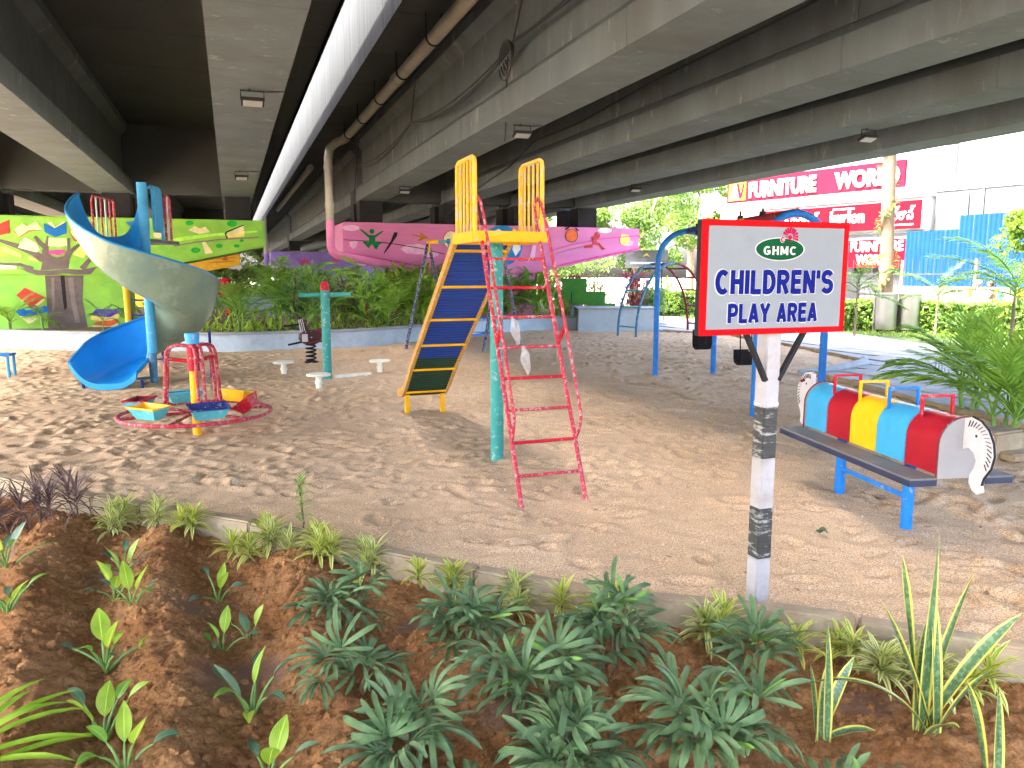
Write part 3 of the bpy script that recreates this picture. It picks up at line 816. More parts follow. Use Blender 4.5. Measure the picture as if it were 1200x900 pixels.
paint(pier_green, 'painted_green_stroke', stroke([(-1.51, 2.41), (-1.00, 2.52), (-0.36, 2.61), (0.73, 2.72)], [0.096, 0.096, 0.072, 0.048]), 'lightgreen')  # pale green mural stroke above the branch
paint(pier_green, 'painted_page', [(-0.93, 2.72), (-0.78, 2.83), (-0.66, 2.77), (-0.52, 2.82), (-0.42, 2.68), (-0.68, 2.63)], 'page')
paint(pier_green, 'painted_book', [(-0.07, 2.66), (-0.02, 2.71), (0.41, 2.89), (0.41, 2.87), (-0.01, 2.68), (-0.04, 2.61), (0.01, 2.54), (-0.03, 2.52)], 'black')
paint(pier_green, 'painted_page', [(-0.02, 2.66), (0.40, 2.86), (0.42, 2.68), (0.40, 2.59), (0.01, 2.54)], 'page')
paint(pier_green, 'painted_page', [(-0.01, 2.64), (0.22, 2.64), (0.40, 2.67), (0.39, 2.59), (0.01, 2.55)], 'yellow')
paint(pier_green, 'painted_page', [(-0.63, 2.42), (-0.55, 2.43), (-0.37, 2.16), (-0.56, 2.13)], 'page')
paint(pier_green, 'painted_page', [(-1.75, 2.63), (-1.55, 2.66), (-1.30, 2.73), (-1.62, 2.51), (-1.74, 2.52)], 'page')
paint(pier_green, 'painted_tuft', [(-0.79, 2.90), (-0.81, 2.87), (-0.86, 2.84), (-0.93, 2.84), (-0.97, 2.86), (-0.99, 2.90), (-0.97, 2.94), (-0.92, 2.96), (-0.86, 2.96), (-0.81, 2.94)], 'leafy')
paint(pier_green, 'painted_tuft', [(-1.56, 2.74), (-1.58, 2.70), (-1.62, 2.68), (-1.67, 2.68), (-1.71, 2.70), (-1.73, 2.73), (-1.71, 2.77), (-1.67, 2.79), (-1.62, 2.79), (-1.58, 2.77)], 'leafy')
paint(pier_green, 'painted_tuft', [(0.25, 2.91), (0.22, 2.86), (0.16, 2.83), (0.07, 2.83), (0.01, 2.86), (-0.01, 2.90), (0.01, 2.95), (0.08, 2.99), (0.16, 2.99), (0.23, 2.96)], 'leafy')
paint(pier_green, 'painted_tuft', [(-0.13, 2.34), (-0.15, 2.30), (-0.19, 2.28), (-0.25, 2.28), (-0.29, 2.30), (-0.30, 2.33), (-0.29, 2.37), (-0.24, 2.39), (-0.19, 2.39), (-0.14, 2.37)], 'leafy')
paint(pier_green, 'painted_tuft', [(-0.67, 2.22), (-0.70, 2.18), (-0.75, 2.15), (-0.83, 2.15), (-0.88, 2.18), (-0.90, 2.22), (-0.88, 2.26), (-0.82, 2.29), (-0.75, 2.29), (-0.69, 2.26)], 'leafy')
paint(pier_green, 'painted_tuft', [(0.28, 2.34), (0.27, 2.31), (0.23, 2.30), (0.19, 2.30), (0.15, 2.31), (0.14, 2.34), (0.15, 2.37), (0.19, 2.38), (0.24, 2.38), (0.27, 2.37)], 'leafy')
paint(pier_green, 'painted_tuft', [(0.39, 2.48), (0.38, 2.46), (0.35, 2.45), (0.32, 2.44), (0.29, 2.46), (0.28, 2.48), (0.29, 2.50), (0.32, 2.52), (0.36, 2.52), (0.38, 2.50)], 'leafy')
cloud(pier_pink, 3.16, 2.86, 0.42, 'pale')
cloud(pier_pink, 4.95, 2.31, 0.75, 'pale')
cloud(pier_pink, 5.37, 2.17, 0.42, 'pale')
paint(pier_pink, 'painted_groove', stroke([(2.95, 2.54), (3.75, 2.51), (4.39, 2.44), (5.11, 2.33), (5.78, 2.18)], [0.017, 0.019, 0.022, 0.022, 0.022]), 'black')
paint(pier_pink, 'painted_groove', stroke([(2.77, 2.20), (4.09, 2.00), (5.85, 1.71)], [0.036, 0.036, 0.036]), 'petal')
paint(pier_pink, 'painted_figure', [(3.80, 2.78), (3.79, 2.75), (3.77, 2.72), (3.73, 2.71), (3.70, 2.72), (3.67, 2.75), (3.66, 2.78), (3.67, 2.82), (3.70, 2.84), (3.73, 2.85), (3.77, 2.84), (3.79, 2.82)], 'dkgreen')
paint(pier_pink, 'painted_figure', [(3.39, 2.82), (3.45, 2.83), (3.65, 2.68), (3.81, 2.68), (4.00, 2.80), (4.06, 2.79), (3.82, 2.61), (3.81, 2.51), (4.01, 2.46), (3.92, 2.42), (3.85, 2.29), (3.80, 2.31), (3.74, 2.42), (3.70, 2.42), (3.63, 2.32), (3.59, 2.35), (3.46, 2.49), (3.54, 2.52), (3.63, 2.48), (3.65, 2.59)], 'dkgreen')
paint(pier_pink, 'painted_pen', [(4.34, 2.76), (4.44, 2.77), (4.42, 2.67), (4.24, 2.41), (4.04, 2.16), (4.06, 2.23), (4.25, 2.53)], 'black')
paint(pier_pink, 'painted_plane', [(4.81, 2.77), (4.86, 2.73), (5.10, 2.68), (5.07, 2.77), (5.14, 2.76), (5.23, 2.68), (5.35, 2.60), (5.23, 2.60), (5.03, 2.53), (5.00, 2.55), (5.10, 2.63), (4.86, 2.69)], 'brown')
paint(pier_pink, 'painted_clock_rim', [(6.18, 2.59), (6.17, 2.51), (6.13, 2.43), (6.07, 2.37), (5.99, 2.34), (5.91, 2.34), (5.84, 2.37), (5.78, 2.42), (5.74, 2.50), (5.73, 2.59), (5.75, 2.68), (5.79, 2.75), (5.85, 2.81), (5.92, 2.84), (6.00, 2.85), (6.07, 2.82), (6.13, 2.76), (6.17, 2.68)], 'petal')
paint(pier_pink, 'painted_clock_face', [(6.17, 2.59), (6.15, 2.51), (6.12, 2.43), (6.06, 2.38), (6.00, 2.35), (5.93, 2.35), (5.86, 2.38), (5.81, 2.43), (5.77, 2.50), (5.76, 2.58), (5.77, 2.66), (5.81, 2.73), (5.86, 2.79), (5.93, 2.82), (6.00, 2.82), (6.07, 2.79), (6.12, 2.74), (6.16, 2.67)], 'cream')
paint(pier_pink, 'painted_cup', [(3.10, 2.48), (3.26, 2.52), (3.34, 2.48), (3.27, 2.33), (3.20, 2.29), (3.12, 2.39)], 'pale')
paint(pier_pink, 'painted_globe', [(8.15, 2.44), (8.12, 2.29), (8.06, 2.15), (7.96, 2.02), (7.82, 1.93), (7.67, 1.87), (7.51, 1.85), (7.34, 1.87), (7.19, 1.92), (7.06, 2.02), (6.96, 2.14), (6.90, 2.28), (6.88, 2.43), (6.90, 2.58), (6.97, 2.72), (7.07, 2.84), (7.20, 2.94), (7.35, 3.00), (7.51, 3.02), (7.67, 3.01), (7.83, 2.95), (7.96, 2.86), (8.06, 2.74), (8.13, 2.60)], 'sky')
paint(pier_pink, 'painted_continent', [(7.22, 2.82), (7.40, 2.92), (7.56, 2.83), (7.45, 2.66), (7.27, 2.68)], 'white')
paint(pier_pink, 'painted_continent', [(7.88, 2.56), (8.07, 2.64), (8.09, 2.34), (7.93, 2.14), (7.83, 2.34)], 'white')
paint(pier_pink, 'painted_clock_rim', [(9.94, 2.77), (9.93, 2.70), (9.89, 2.64), (9.84, 2.59), (9.77, 2.57), (9.69, 2.57), (9.63, 2.59), (9.57, 2.63), (9.53, 2.69), (9.52, 2.76), (9.53, 2.83), (9.57, 2.89), (9.62, 2.94), (9.69, 2.96), (9.76, 2.96), (9.83, 2.94), (9.89, 2.90), (9.93, 2.84)], 'black')
paint(pier_pink, 'painted_clock_face', [(9.92, 2.77), (9.91, 2.70), (9.88, 2.65), (9.83, 2.61), (9.76, 2.58), (9.70, 2.58), (9.64, 2.60), (9.58, 2.64), (9.55, 2.70), (9.54, 2.76), (9.55, 2.82), (9.58, 2.88), (9.63, 2.92), (9.69, 2.95), (9.76, 2.95), (9.82, 2.93), (9.87, 2.89), (9.91, 2.83)], 'orange')
paint(pier_pink, 'painted_bell', [(9.51, 2.95), (9.62, 3.03), (9.66, 3.00), (9.55, 2.92)], 'black')
paint(pier_pink, 'painted_bell', [(9.83, 3.00), (9.88, 3.00), (9.96, 2.92), (9.94, 2.90)], 'black')
paint(pier_pink, 'painted_figure', [(10.50, 2.85), (10.59, 2.89), (10.62, 2.80), (10.67, 2.85), (10.67, 2.73), (10.58, 2.66), (10.56, 2.58), (10.67, 2.56), (10.78, 2.43), (10.89, 2.39), (10.76, 2.35), (10.66, 2.49), (10.45, 2.51), (10.43, 2.42), (10.16, 2.40), (10.15, 2.47), (10.43, 2.52), (10.48, 2.71), (10.42, 2.63), (10.40, 2.75), (10.50, 2.78)], 'red')
cloud(pier_pink, 10.84, 2.94, 0.42, 'white')
paint(pier_pink, 'painted_mango', [(11.36, 2.61), (11.39, 2.78), (11.43, 2.85), (11.65, 2.82), (11.73, 2.70), (11.65, 2.56), (11.54, 2.49), (11.42, 2.52)], 'yellow')
paint(pier_pink, 'painted_mango', [(11.54, 2.49), (11.73, 2.65), (11.85, 2.63), (11.80, 2.51), (11.66, 2.47)], 'pale')
paint(pier_pink, 'painted_groove', stroke([(9.06, 2.31), (9.84, 2.52), (10.79, 2.69), (12.05, 2.81)], [0.024, 0.024, 0.024, 0.024]), 'petal')
paint(pier_pink, 'painted_groove', stroke([(9.17, 2.20), (9.65, 2.35), (10.14, 2.45)], [0.019, 0.019, 0.019]), 'bark_light')
paint(pier_pink, 'painted_edge', stroke([(9.10, 1.83), (10.41, 2.10), (12.10, 2.41)], [0.053, 0.053, 0.053]), 'petal')
paint(pier_pink, 'painted_rock', [(8.36, 2.07), (8.47, 2.45), (8.58, 2.47), (8.53, 2.07)], 'pale')
paint(pier_pink, 'painted_stone', [(7.72, 1.65), (8.21, 1.55), (8.48, 1.32), (7.77, 1.27)], 'pale', 0.15)
paint(pier_pink, 'painted_dot', [(8.37, 1.60), (8.35, 1.56), (8.31, 1.55), (8.28, 1.56), (8.26, 1.60), (8.28, 1.63), (8.31, 1.65), (8.35, 1.63)], 'violet', 0.15)
paint(pier_pink, 'painted_dot', [(8.59, 1.42), (8.57, 1.38), (8.53, 1.37), (8.50, 1.38), (8.48, 1.42), (8.50, 1.46), (8.53, 1.47), (8.57, 1.46)], 'violet', 0.15)
paint(pier_pink, 'painted_dot', [(8.21, 1.19), (8.19, 1.16), (8.15, 1.14), (8.11, 1.16), (8.10, 1.19), (8.11, 1.23), (8.15, 1.24), (8.19, 1.23)], 'violet', 0.15)
paint(pier_pink, 'painted_groove', stroke([(7.69, 1.30), (8.31, 1.30)], [0.019, 0.019]), 'black')
paint(pier_purple, 'painted_petal', [(4.25, 2.25), (4.38, 2.39), (4.64, 2.38), (4.43, 2.22)], 'petal')
paint(pier_purple, 'painted_petal', [(4.25, 2.25), (4.28, 2.43), (4.50, 2.58), (4.42, 2.33)], 'petal')
paint(pier_purple, 'painted_petal', [(4.25, 2.25), (4.17, 2.41), (4.27, 2.66), (4.34, 2.41)], 'petal')
paint(pier_purple, 'painted_petal', [(4.25, 2.25), (4.09, 2.33), (4.03, 2.58), (4.24, 2.43)], 'petal')
paint(pier_purple, 'painted_petal', [(4.25, 2.25), (4.08, 2.22), (3.88, 2.38), (4.14, 2.38)], 'petal')
paint(pier_purple, 'painted_petal', [(6.06, 2.36), (6.16, 2.47), (6.36, 2.46), (6.20, 2.34)], 'petal')
paint(pier_purple, 'painted_petal', [(6.06, 2.36), (6.09, 2.50), (6.25, 2.61), (6.19, 2.42)], 'petal')
paint(pier_purple, 'painted_petal', [(6.06, 2.36), (6.00, 2.49), (6.07, 2.67), (6.13, 2.49)], 'petal')
paint(pier_purple, 'painted_petal', [(6.06, 2.36), (5.94, 2.42), (5.89, 2.61), (6.05, 2.50)], 'petal')
paint(pier_purple, 'painted_petal', [(6.06, 2.36), (5.93, 2.34), (5.78, 2.46), (5.97, 2.46)], 'petal')
paint(pier_purple, 'painted_petal', [(7.71, 2.17), (7.82, 2.29), (8.06, 2.28), (7.87, 2.14)], 'pale')
paint(pier_purple, 'painted_petal', [(7.71, 2.17), (7.73, 2.33), (7.93, 2.46), (7.86, 2.24)], 'pale')
paint(pier_purple, 'painted_petal', [(7.71, 2.17), (7.63, 2.31), (7.72, 2.53), (7.79, 2.31)], 'pale')
paint(pier_purple, 'painted_petal', [(7.71, 2.17), (7.56, 2.24), (7.50, 2.46), (7.69, 2.33)], 'pale')
paint(pier_purple, 'painted_petal', [(7.71, 2.17), (7.54, 2.14), (7.36, 2.28), (7.60, 2.28)], 'pale')
paint(pier_purple, 'painted_leaf', [(4.00, 2.05), (4.19, 1.90), (3.89, 1.85), (3.60, 1.95)], 'dkgreen')
paint(pier_purple, 'painted_leaf', [(4.24, 1.90), (4.69, 2.10), (4.54, 1.85)], 'dkgreen')
paint(pier_yellow, 'painted_figure', [(-0.28, 2.62), (-0.09, 2.67), (-0.06, 2.43), (-0.34, 2.43)], 'red')
paint(pier_yellow, 'painted_figure', stroke([(-1.06, 2.66), (-0.46, 2.72), (0.33, 2.77)], [0.053, 0.064, 0.053]), 'brown')
paint(pier_yellow, 'painted_figure', stroke([(-1.07, 2.47), (-0.47, 2.52), (0.32, 2.58)], [0.053, 0.064, 0.053]), 'brown')
paint(pier_yellow, 'painted_figure', stroke([(-1.08, 2.28), (-0.48, 2.33), (0.31, 2.38)], [0.053, 0.064, 0.053]), 'brown')

for p in (pier_green, pier_pink, pier_purple, pier_yellow): del p['_s']
# ================================================================ low walls, planter beds, path
def ribbon(mb, pts, w, z0, z1):
    """wall of width w along a polyline"""
    pts = [Vector((p[0], p[1], 0)) for p in pts]; L = []; Rr = []
    for i, p in enumerate(pts):
        d = (pts[min(i + 1, len(pts) - 1)] - pts[max(i - 1, 0)]).normalized(); n = Vector((-d.y, d.x, 0))
        L.append(p + n * w / 2); Rr.append(p - n * w / 2)
    vs = []; fs = []
    for a, b_ in zip(L, Rr):
        vs += [(a.x, a.y, z0), (b_.x, b_.y, z0), (b_.x, b_.y, z1), (a.x, a.y, z1)]
    for i in range(len(pts) - 1):
        o = i * 4
        for k in range(4): fs.append((o + k, o + 4 + k, o + 4 + (k + 1) % 4, o + (k + 1) % 4))
    fs.append((0, 1, 2, 3)); e = (len(pts) - 1) * 4; fs.append((e + 3, e + 2, e + 1, e))
    return mb.add(vs, fs)
def smooth_line(pts, n=6):
    out = []
    for i in range(len(pts) - 1):
        p0 = Vector((*pts[max(i - 1, 0)], 0)); p1 = Vector((*pts[i], 0)); p2 = Vector((*pts[i + 1], 0)); p3 = Vector((*pts[min(i + 2, len(pts) - 1)], 0))
        for k in range(n):
            t = k / n
            q = 0.5 * ((2 * p1) + (p2 - p0) * t + (2 * p0 - 5 * p1 + 4 * p2 - p3) * t * t + (3 * p1 - p0 - 3 * p2 + p3) * t ** 3)
            out.append((q.x, q.y))
    out.append(pts[-1]); return out
wall_pts = smooth_line([(-16, 17.9), (-11.3, 16.95), (-9.4, 16.55), (-6.3, 16.25), (-5.0, 16.6), (-3.45, 17.35), (-2.3, 18.8), (-0.95, 21.1), (0.4, 22.3), (1.9, 22.75)])
t = thing('planter_wall', 'low curved pale blue rendered wall in front of the back planting', 'wall')
mb = MB(); ribbon(mb, wall_pts, 0.2, -0.1, 0.34); mb.build('wall_face', M['render_wall'], t)
mb = MB(); ribbon(mb, wall_pts, 0.27, 0.34, 0.395); mb.build('coping', M['coping'], t)
t = thing('planter_wall', 'square grey rendered planter block behind the arched climber', 'wall', (3.05, 22.75, 0))
M['grey_render'] = surf('grey_render', srgb(172, 186, 194), 0.85, 0.08, 4, 0.4, 80)
mb = MB(); mb.box((0, 0, 0.26), (2.3, 1.5, 0.7)); mb.build('wall_face', M['grey_render'], t, smooth=False)
mb = MB(); mb.box((0, 0, 0.635), (2.36, 1.56, 0.045)); mb.build('coping', M['coping'], t, smooth=False)
# earth of the planters behind the walls
mb = MB(); mb.add([(-16, 18, .3), *[(x, y + 0.02, 0.3) for x, y in wall_pts[6:]], (1.9, 30, .3), (-22, 32, .3)], [tuple(range(len(wall_pts) - 6 + 3))])
tag(mb.build('planter_earth', M['bed_soil']), kind='structure')
# the lawn strip and verge beside the path
M['turf'] = surf('turf', (0.075, 0.12, 0.03), 0.95, 0.4, 5, 0.6, 50, stain=(0.16, 0.12, 0.06), stain_amt=0.4, sscale=1.2)
mb = MB(); mb.add([(1.9, 23.4, 0.02), (4.3, 23.0, 0.02), (6.6, 34, .02), (8.9, 20.8, 0.02), (9.4, 14.2, 0.02), (5.2, 7.6, 0.02), (9.6, 4.5, 0.02), (22, 12, 0.02), (16.5, 30, 0.02), (7, 46, 0.02)], [(0, 1, 2, 9), (2, 3, 8, 9), (3, 4, 7, 8), (4, 5, 6, 7)])
tag(mb.build('verge', M['turf']), kind='structure')
# paved path of square slabs
PATH = [(4.25, 21.6), (5.74, 20.64), (6.34, 16.92), (6.5, 14.18), (5.76, 12.9), (4.93, 12.41), (5.12, 10.6), (5.15, 9.5), (5.4, 7.9), (9.7, 14.4), (9.2, 20.6), (8.6, 31.0), (6.6, 37.6), (4.3, 26)]
def inside(x, y, poly):
    c = False; n = len(poly)
    for i in range(n):
        (x1, y1), (x2, y2) = poly[i], poly[(i + 1) % n]
        if (y1 > y) != (y2 > y) and x < (x2 - x1) * (y - y1) / (y2 - y1) + x1: c = not c
    return c
mb = MB(); mb.prism(PATH, -0.12, 0.03, plane='xy'); path = tag(mb.build('path', M['coping'], smooth=False), kind='structure')
mb = MB(); mb.box((0, 0, 0), (0.585, 0.585, 0.05)); slab = mb.mesh('paving_slab', M['paver'], smooth=False, bevel=0.006)
for i in range(-10, 30):
    for j in range(0, 70):
        c = W(i * 0.6, j * 0.6 + (0.3 if i % 2 else 0))
        if c.y > 27: continue
        if all(inside(c.x + dx, c.y + dy, PATH) for dx, dy in ((.36, 0), (-.36, 0), (0, .36), (0, -.36))):
            link('paving_slab', slab, path, (c.x, c.y, 0.025 + random.uniform(-0.004, 0.004)), (random.uniform(-.006, .006), random.uniform(-.006, .006), YAW))
# dark plastic edging between sand and path
mb = MB(); ribbon(mb, PATH[:4], 0.05, -0.05, 0.06); mb.build('edging', M['kerb'], path)
mb = MB(); mb.tube([(6.5, 14.1, .06), (6.2, 13.4, .07), (5.76, 12.95, .07), (5.3, 12.55, .06), (4.6, 12.2, .05)], [.07, .08, .08, .07, .05], 8); mb.build('edging', M['coping'], path)
mb = MB(); ribbon(mb, [(4.9, 12.3), (5.08, 10.6), (5.12, 9.5), (5.38, 7.9)], 0.05, -0.05, 0.06); mb.build('edging', M['kerb'], path)

# road beyond the fence
mb = MB(); d = Vector((-.574, .819, 0)); n_ = Vector((-.819, -.574, 0)); base = Vector((17.94, 34, 0))
a = base - d * 60 + n_ * 1.5; b_ = base + d * 90 + n_ * 1.5; c = base + d * 90 + n_ * 9.0; e = base - d * 60 + n_ * 9.0
mb.add([(p.x, p.y, -0.30) for p in (a, b_, c, e)], [(0, 1, 2, 3)]); tag(mb.build('road', M['asphalt']), kind='structure')

# ================================================================ services under the deck
def pipe(label, pts, r, mat, extra=None, n=12, cat='pipe', name='drain_pipe'):
    o = W(pts[0][0], pts[0][1]); t = thing(name, label, cat, (o.x, o.y, 0), YAW)
    s0, t0 = pts[0][0], pts[0][1]
    mb = MB(); mb.tube([(p[0] - s0, p[1] - t0, p[2]) for p in pts], r, n); mb.build('pipe_run', mat, t)
    return t, s0, t0
t, s0, t0 = pipe('long grey drain pipe hung under the right deck edge', [(2.92, 4, 4.93), (2.92, 20.3, 5.01)], 0.10, M['pvc'])
for k in range(8):
    y = 1.0 + k * 2.1
    mb = MB(); mb.tube(arc((0, y, 4.935 + y * 0.005), 0.115, -180, 0, 12, 'xz'), 0.014, 6); mb.tube([(-0.115, y, 4.935 + y * .005), (-0.115, y, 5.31)], 0.012, 6); mb.tube([(0.115, y, 4.935 + y * .005), (0.115, y, 5.31)], 0.012, 6)
    mb.build('pipe_hanger', M['dark_metal'], t)
    if k % 3 == 1:
        mb = MB(); mb.cyl((0, y + 0.4, 4.94 + y * .005), (0, y + 0.62, 4.94 + y * .005), 0.116, 12); mb.build('pipe_collar', M['pvc'], t)
M['pink_pipe'] = surf('pink_pipe', srgb(226, 128, 178), 0.5, 0.1, 3)
t, s0, t0 = pipe('grey downpipe with pink painted foot beside the pink pier', [(2.92, 20.25, 5.01), (2.90, 20.5, 5.01), (2.75, 20.85, 4.98), (2.60, 20.98, 4.85), (2.55, 21.0, 4.6), (2.55, 21.0, 3.0)], 0.11, M['pvc'])
mb = MB(); mb.tube([(-0.37 + a, 0.75 + b_, c) for a, b_, c in ((0, 0, 3.0), (0, 0, 2.32), (0.04, 0.02, 2.22), (0.15, 0.06, 2.13), (0.40, 0.16, 2.07), (3.7, 0.38, 1.5))], 0.11, 12); mb.build('pipe_foot', M['pink_pipe'], t)
for z in (3.35, 4.3):
    mb = MB(); mb.cyl((-0.37, 0.75, z), (-0.37, 0.75, z + .12), 0.125, 12); mb.build('pipe_collar', M['pvc'], t)
t, s0, t0 = pipe('short grey drain pipe under the right deck near the slit', [(2.6, 26, 5.0), (2.6, 44, 5.05)], 0.10, M['pvc'])
t, s0, t0 = pipe('thin grey downpipe with lilac foot far behind the green pier tip', [(2.0, 46.5, 4.9), (2.0, 46.5, 2.0)], 0.11, M['pvc'])
mb = MB(); mb.cyl((0, 0, 1.9), (0, 0, 2.8), 0.118, 10); mb.build('pipe_foot', M['purple_paint'], t)

def sag(a, b_, drop, n=10):
    a = Vector(a); b_ = Vector(b_)
    return [a.lerp(b_, k / n) - Vector((0, 0, drop * 4 * (k / n) * (1 - k / n))) for k in range(n + 1)]
def cable(label, runs, r=0.012, name='cable'):
    t = thing(name, label, 'cable', (W(3.5, 6).x, W(3.5, 6).y, 0), YAW)
    for run in runs:
        pts = [(p[0] - 3.5, p[1] - 6, p[2]) for p in run]
        mb = MB(); mb.tube(pts, r, 6); mb.build('strand', M['cable'], t)
    return t
S_ = 3.32
t = cable('bundle of black cables looped along the central girder', [
    sag((S_, 3.5, 4.5), (S_, 9.1, 4.35), 0.10), sag((S_, 3.5, 4.56), (S_, 9.1, 4.38), 0.14), sag((S_ - .02, 3.5, 4.52), (S_ - .02, 9.1, 4.33), 0.06),
    sag((S_, 9.1, 4.34), (S_, 14.65, 4.42), 0.16), sag((S_, 9.1, 4.32), (S_, 14.65, 4.40), 0.22), sag((S_ - .01, 9.1, 4.30), (S_ - .01, 14.65, 4.43), 0.27),
    sag((S_, 14.65, 4.41), (S_, 21.3, 4.5), 0.18), sag((S_, 14.65, 4.4), (S_, 21.3, 4.46), 0.26)])
mb = MB()
for k in range(5):
    mb.tube(arc((S_ - 3.52 - 0.01 * k, 9.12 - 6 + 0.02 * k, 4.25 - 0.02 * k), 0.11 + 0.03 * k, 0, 345, 20, 'yz'), 0.010, 6)
mb.build('cable_coil', M['cable'], t)
for a, b_ in (((9.1, 4.34), (8.5, 5.1)), ((14.65, 4.41), (14.2, 5.1)), ((21.3, 4.48), (20.7, 5.1)), ((21.3, 4.46), (21.85, 3.62))):
    mb = MB(); mb.tube([(S_ - 3.5, a[0] - 6, a[1]), (S_ - 3.5, b_[0] - 6, b_[1])], 0.011, 6); mb.build('hanger_wire', M['cable'], t)
mb = MB(); mb.tube(sag((S_ - 3.5, 3.3, 4.2), (0.35, 4.9, 3.56), 0.35), 0.010, 6); mb.build('lamp_lead', M['cable'], t)
t = cable('single black cable slung between the right girders above the slide', [
    [(5.82, 4.0, 4.6), (5.75, 7, 4.35), (5.78, 10, 4.32), (5.76, 12.5, 4.18), (5.75, 14.5, 4.2), (5.76, 16, 3.9), (5.77, 19.5, 3.55), (5.78, 21.4, 3.2)]], 0.014)

def floodlight(label, x, y, rz=YAW):
    t = thing('floodlight', label, 'floodlight', (x, y, 3.6), rz, 'floodlights under the flyover')
    mb = MB(); mb.tube([(-0.12, 0, -0.12), (-0.12, 0, -0.02), (0.12, 0, -0.02), (0.12, 0, -0.12)], 0.009, 6); mb.tube([(-0.03, 0, 0), (-0.03, 0, -0.03)], 0.012, 6); mb.build('bracket', M['dark_metal'], t)
    mb = MB(); mb.box((0, 0.01, -0.13), (0.24, 0.15, 0.035), Matrix.Rotation(R(-18), 3, 'X')); mb.build('housing', M['dark_metal'], t, bevel=0.006)
    mb = MB(); mb.box((0, 0.0, -0.153), (0.20, 0.11, 0.01), Matrix.Rotation(R(-18), 3, 'X')); mb.build('lens', M['lamp_glass'], t)
    mb = MB(); mb.tube([(0.05, 0.02, -0.02), (0.2, 0.02, -0.01), (0.34, 0.0, 0.0)], 0.007, 6); mb.build('lead', M['cable'], t)
for (x, y), lb in {(-2.83, 8.73): 'floodlight under the nearest left girder, the larger of its two lamps', (-5.25, 15.33): 'small floodlight at the far end of the left girder, near the mural',
                   (0.14, 10.69): 'floodlight hung by a cable on the middle girder above the slide guards', (-2.43, 17.85): 'floodlight at the far end of the middle girder near the pink pier',
                   (4.93, 11.0): 'rightmost floodlight under the outer right girder, above the signboard', (2.75, 17.5): 'small floodlight far along the right girders, above the pink pier tip'}.items():
    floodlight(lb, x, y)

# ================================================================ play equipment
def enamel(name, rgb, film=0.0, rough=0.5, wscale=18.0):
    M[name] = surf(name, srgb(*rgb), rough, 0.10, 5, 0.08, 40, stain=[c * 0.75 for c in srgb(*rgb)], stain_amt=0.25, sscale=4, wear=[0.30 + 0.35 * c for c in srgb(*rgb)], wear_amt=film, wscale=wscale, spec=0.22)
enamel('red_film', (176, 46, 62), 0.32, wscale=38)
enamel('red', (178, 22, 42), 0.18)
enamel('yellow', (240, 178, 20), 0.16)
enamel('yellow_film', (235, 180, 40), 0.34, wscale=26)
enamel('gold_film', (190, 138, 30), 0.36, wscale=40)
enamel('teal', (54, 144, 136), 0.22, wscale=20)
enamel('navy', (32, 46, 110), 0.22, wscale=20)
enamel('navy_film', (36, 44, 84), 0.42, wscale=30)
enamel('blue', (28, 120, 205), 0.14)
enamel('sky_blue', (70, 160, 210), 0.08)
enamel('cyan', (70, 165, 190), 0.3)
enamel('steel_blue', (70, 120, 150), 0.2)
enamel('maroon', (110, 36, 44), 0.15)
enamel('white_paint', (196, 194, 196), 0.0)
enamel('brown_paint', (70, 38, 38), 0.2)
M['cream_disc'] = surf('cream_disc', srgb(228, 225, 205), 0.6, 0.1, 6)
M['bed_blue'] = surf('bed_blue', srgb(10, 54, 130), 0.4, 0.15, 4, stain=srgb(14, 40, 120), stain_amt=0.3)
M['bed_green'] = surf('bed_green', srgb(16, 52, 34), 0.45, 0.2, 4, stain=srgb(30, 60, 50), stain_amt=0.3)
M['rubber'] = surf('rubber', (0.014, 0.014, 0.016), 0.85, 0.2, spec=0.1)
M['grp_out'] = surf('grp_out', srgb(120, 142, 126), 0.25, 0.16, 2.2, 0.25, 9, stain=srgb(92, 128, 132), stain_amt=0.4, sscale=1.6, wear=srgb(132, 152, 138), wear_amt=0.2, wscale=3, spec=0.6, bdist=0.03)
M['grp_in'] = surf('grp_in', srgb(36, 156, 236), 0.3, 0.10, 2.5, 0.04, 20, stain=srgb(28, 136, 215), stain_amt=0.35, sscale=2, spec=0.55)
M['grp_rim'] = surf('grp_rim', srgb(40, 140, 205), 0.3, 0.1, 3)
M['plate_dark'] = surf('plate_dark', srgb(104, 104, 104), 0.7, 0.12, 5, stain=srgb(128, 124, 118), stain_amt=0.35, sscale=4)
M['plate_edge'] = surf('plate_edge', srgb(36, 46, 74), 0.5, 0.15, 6)

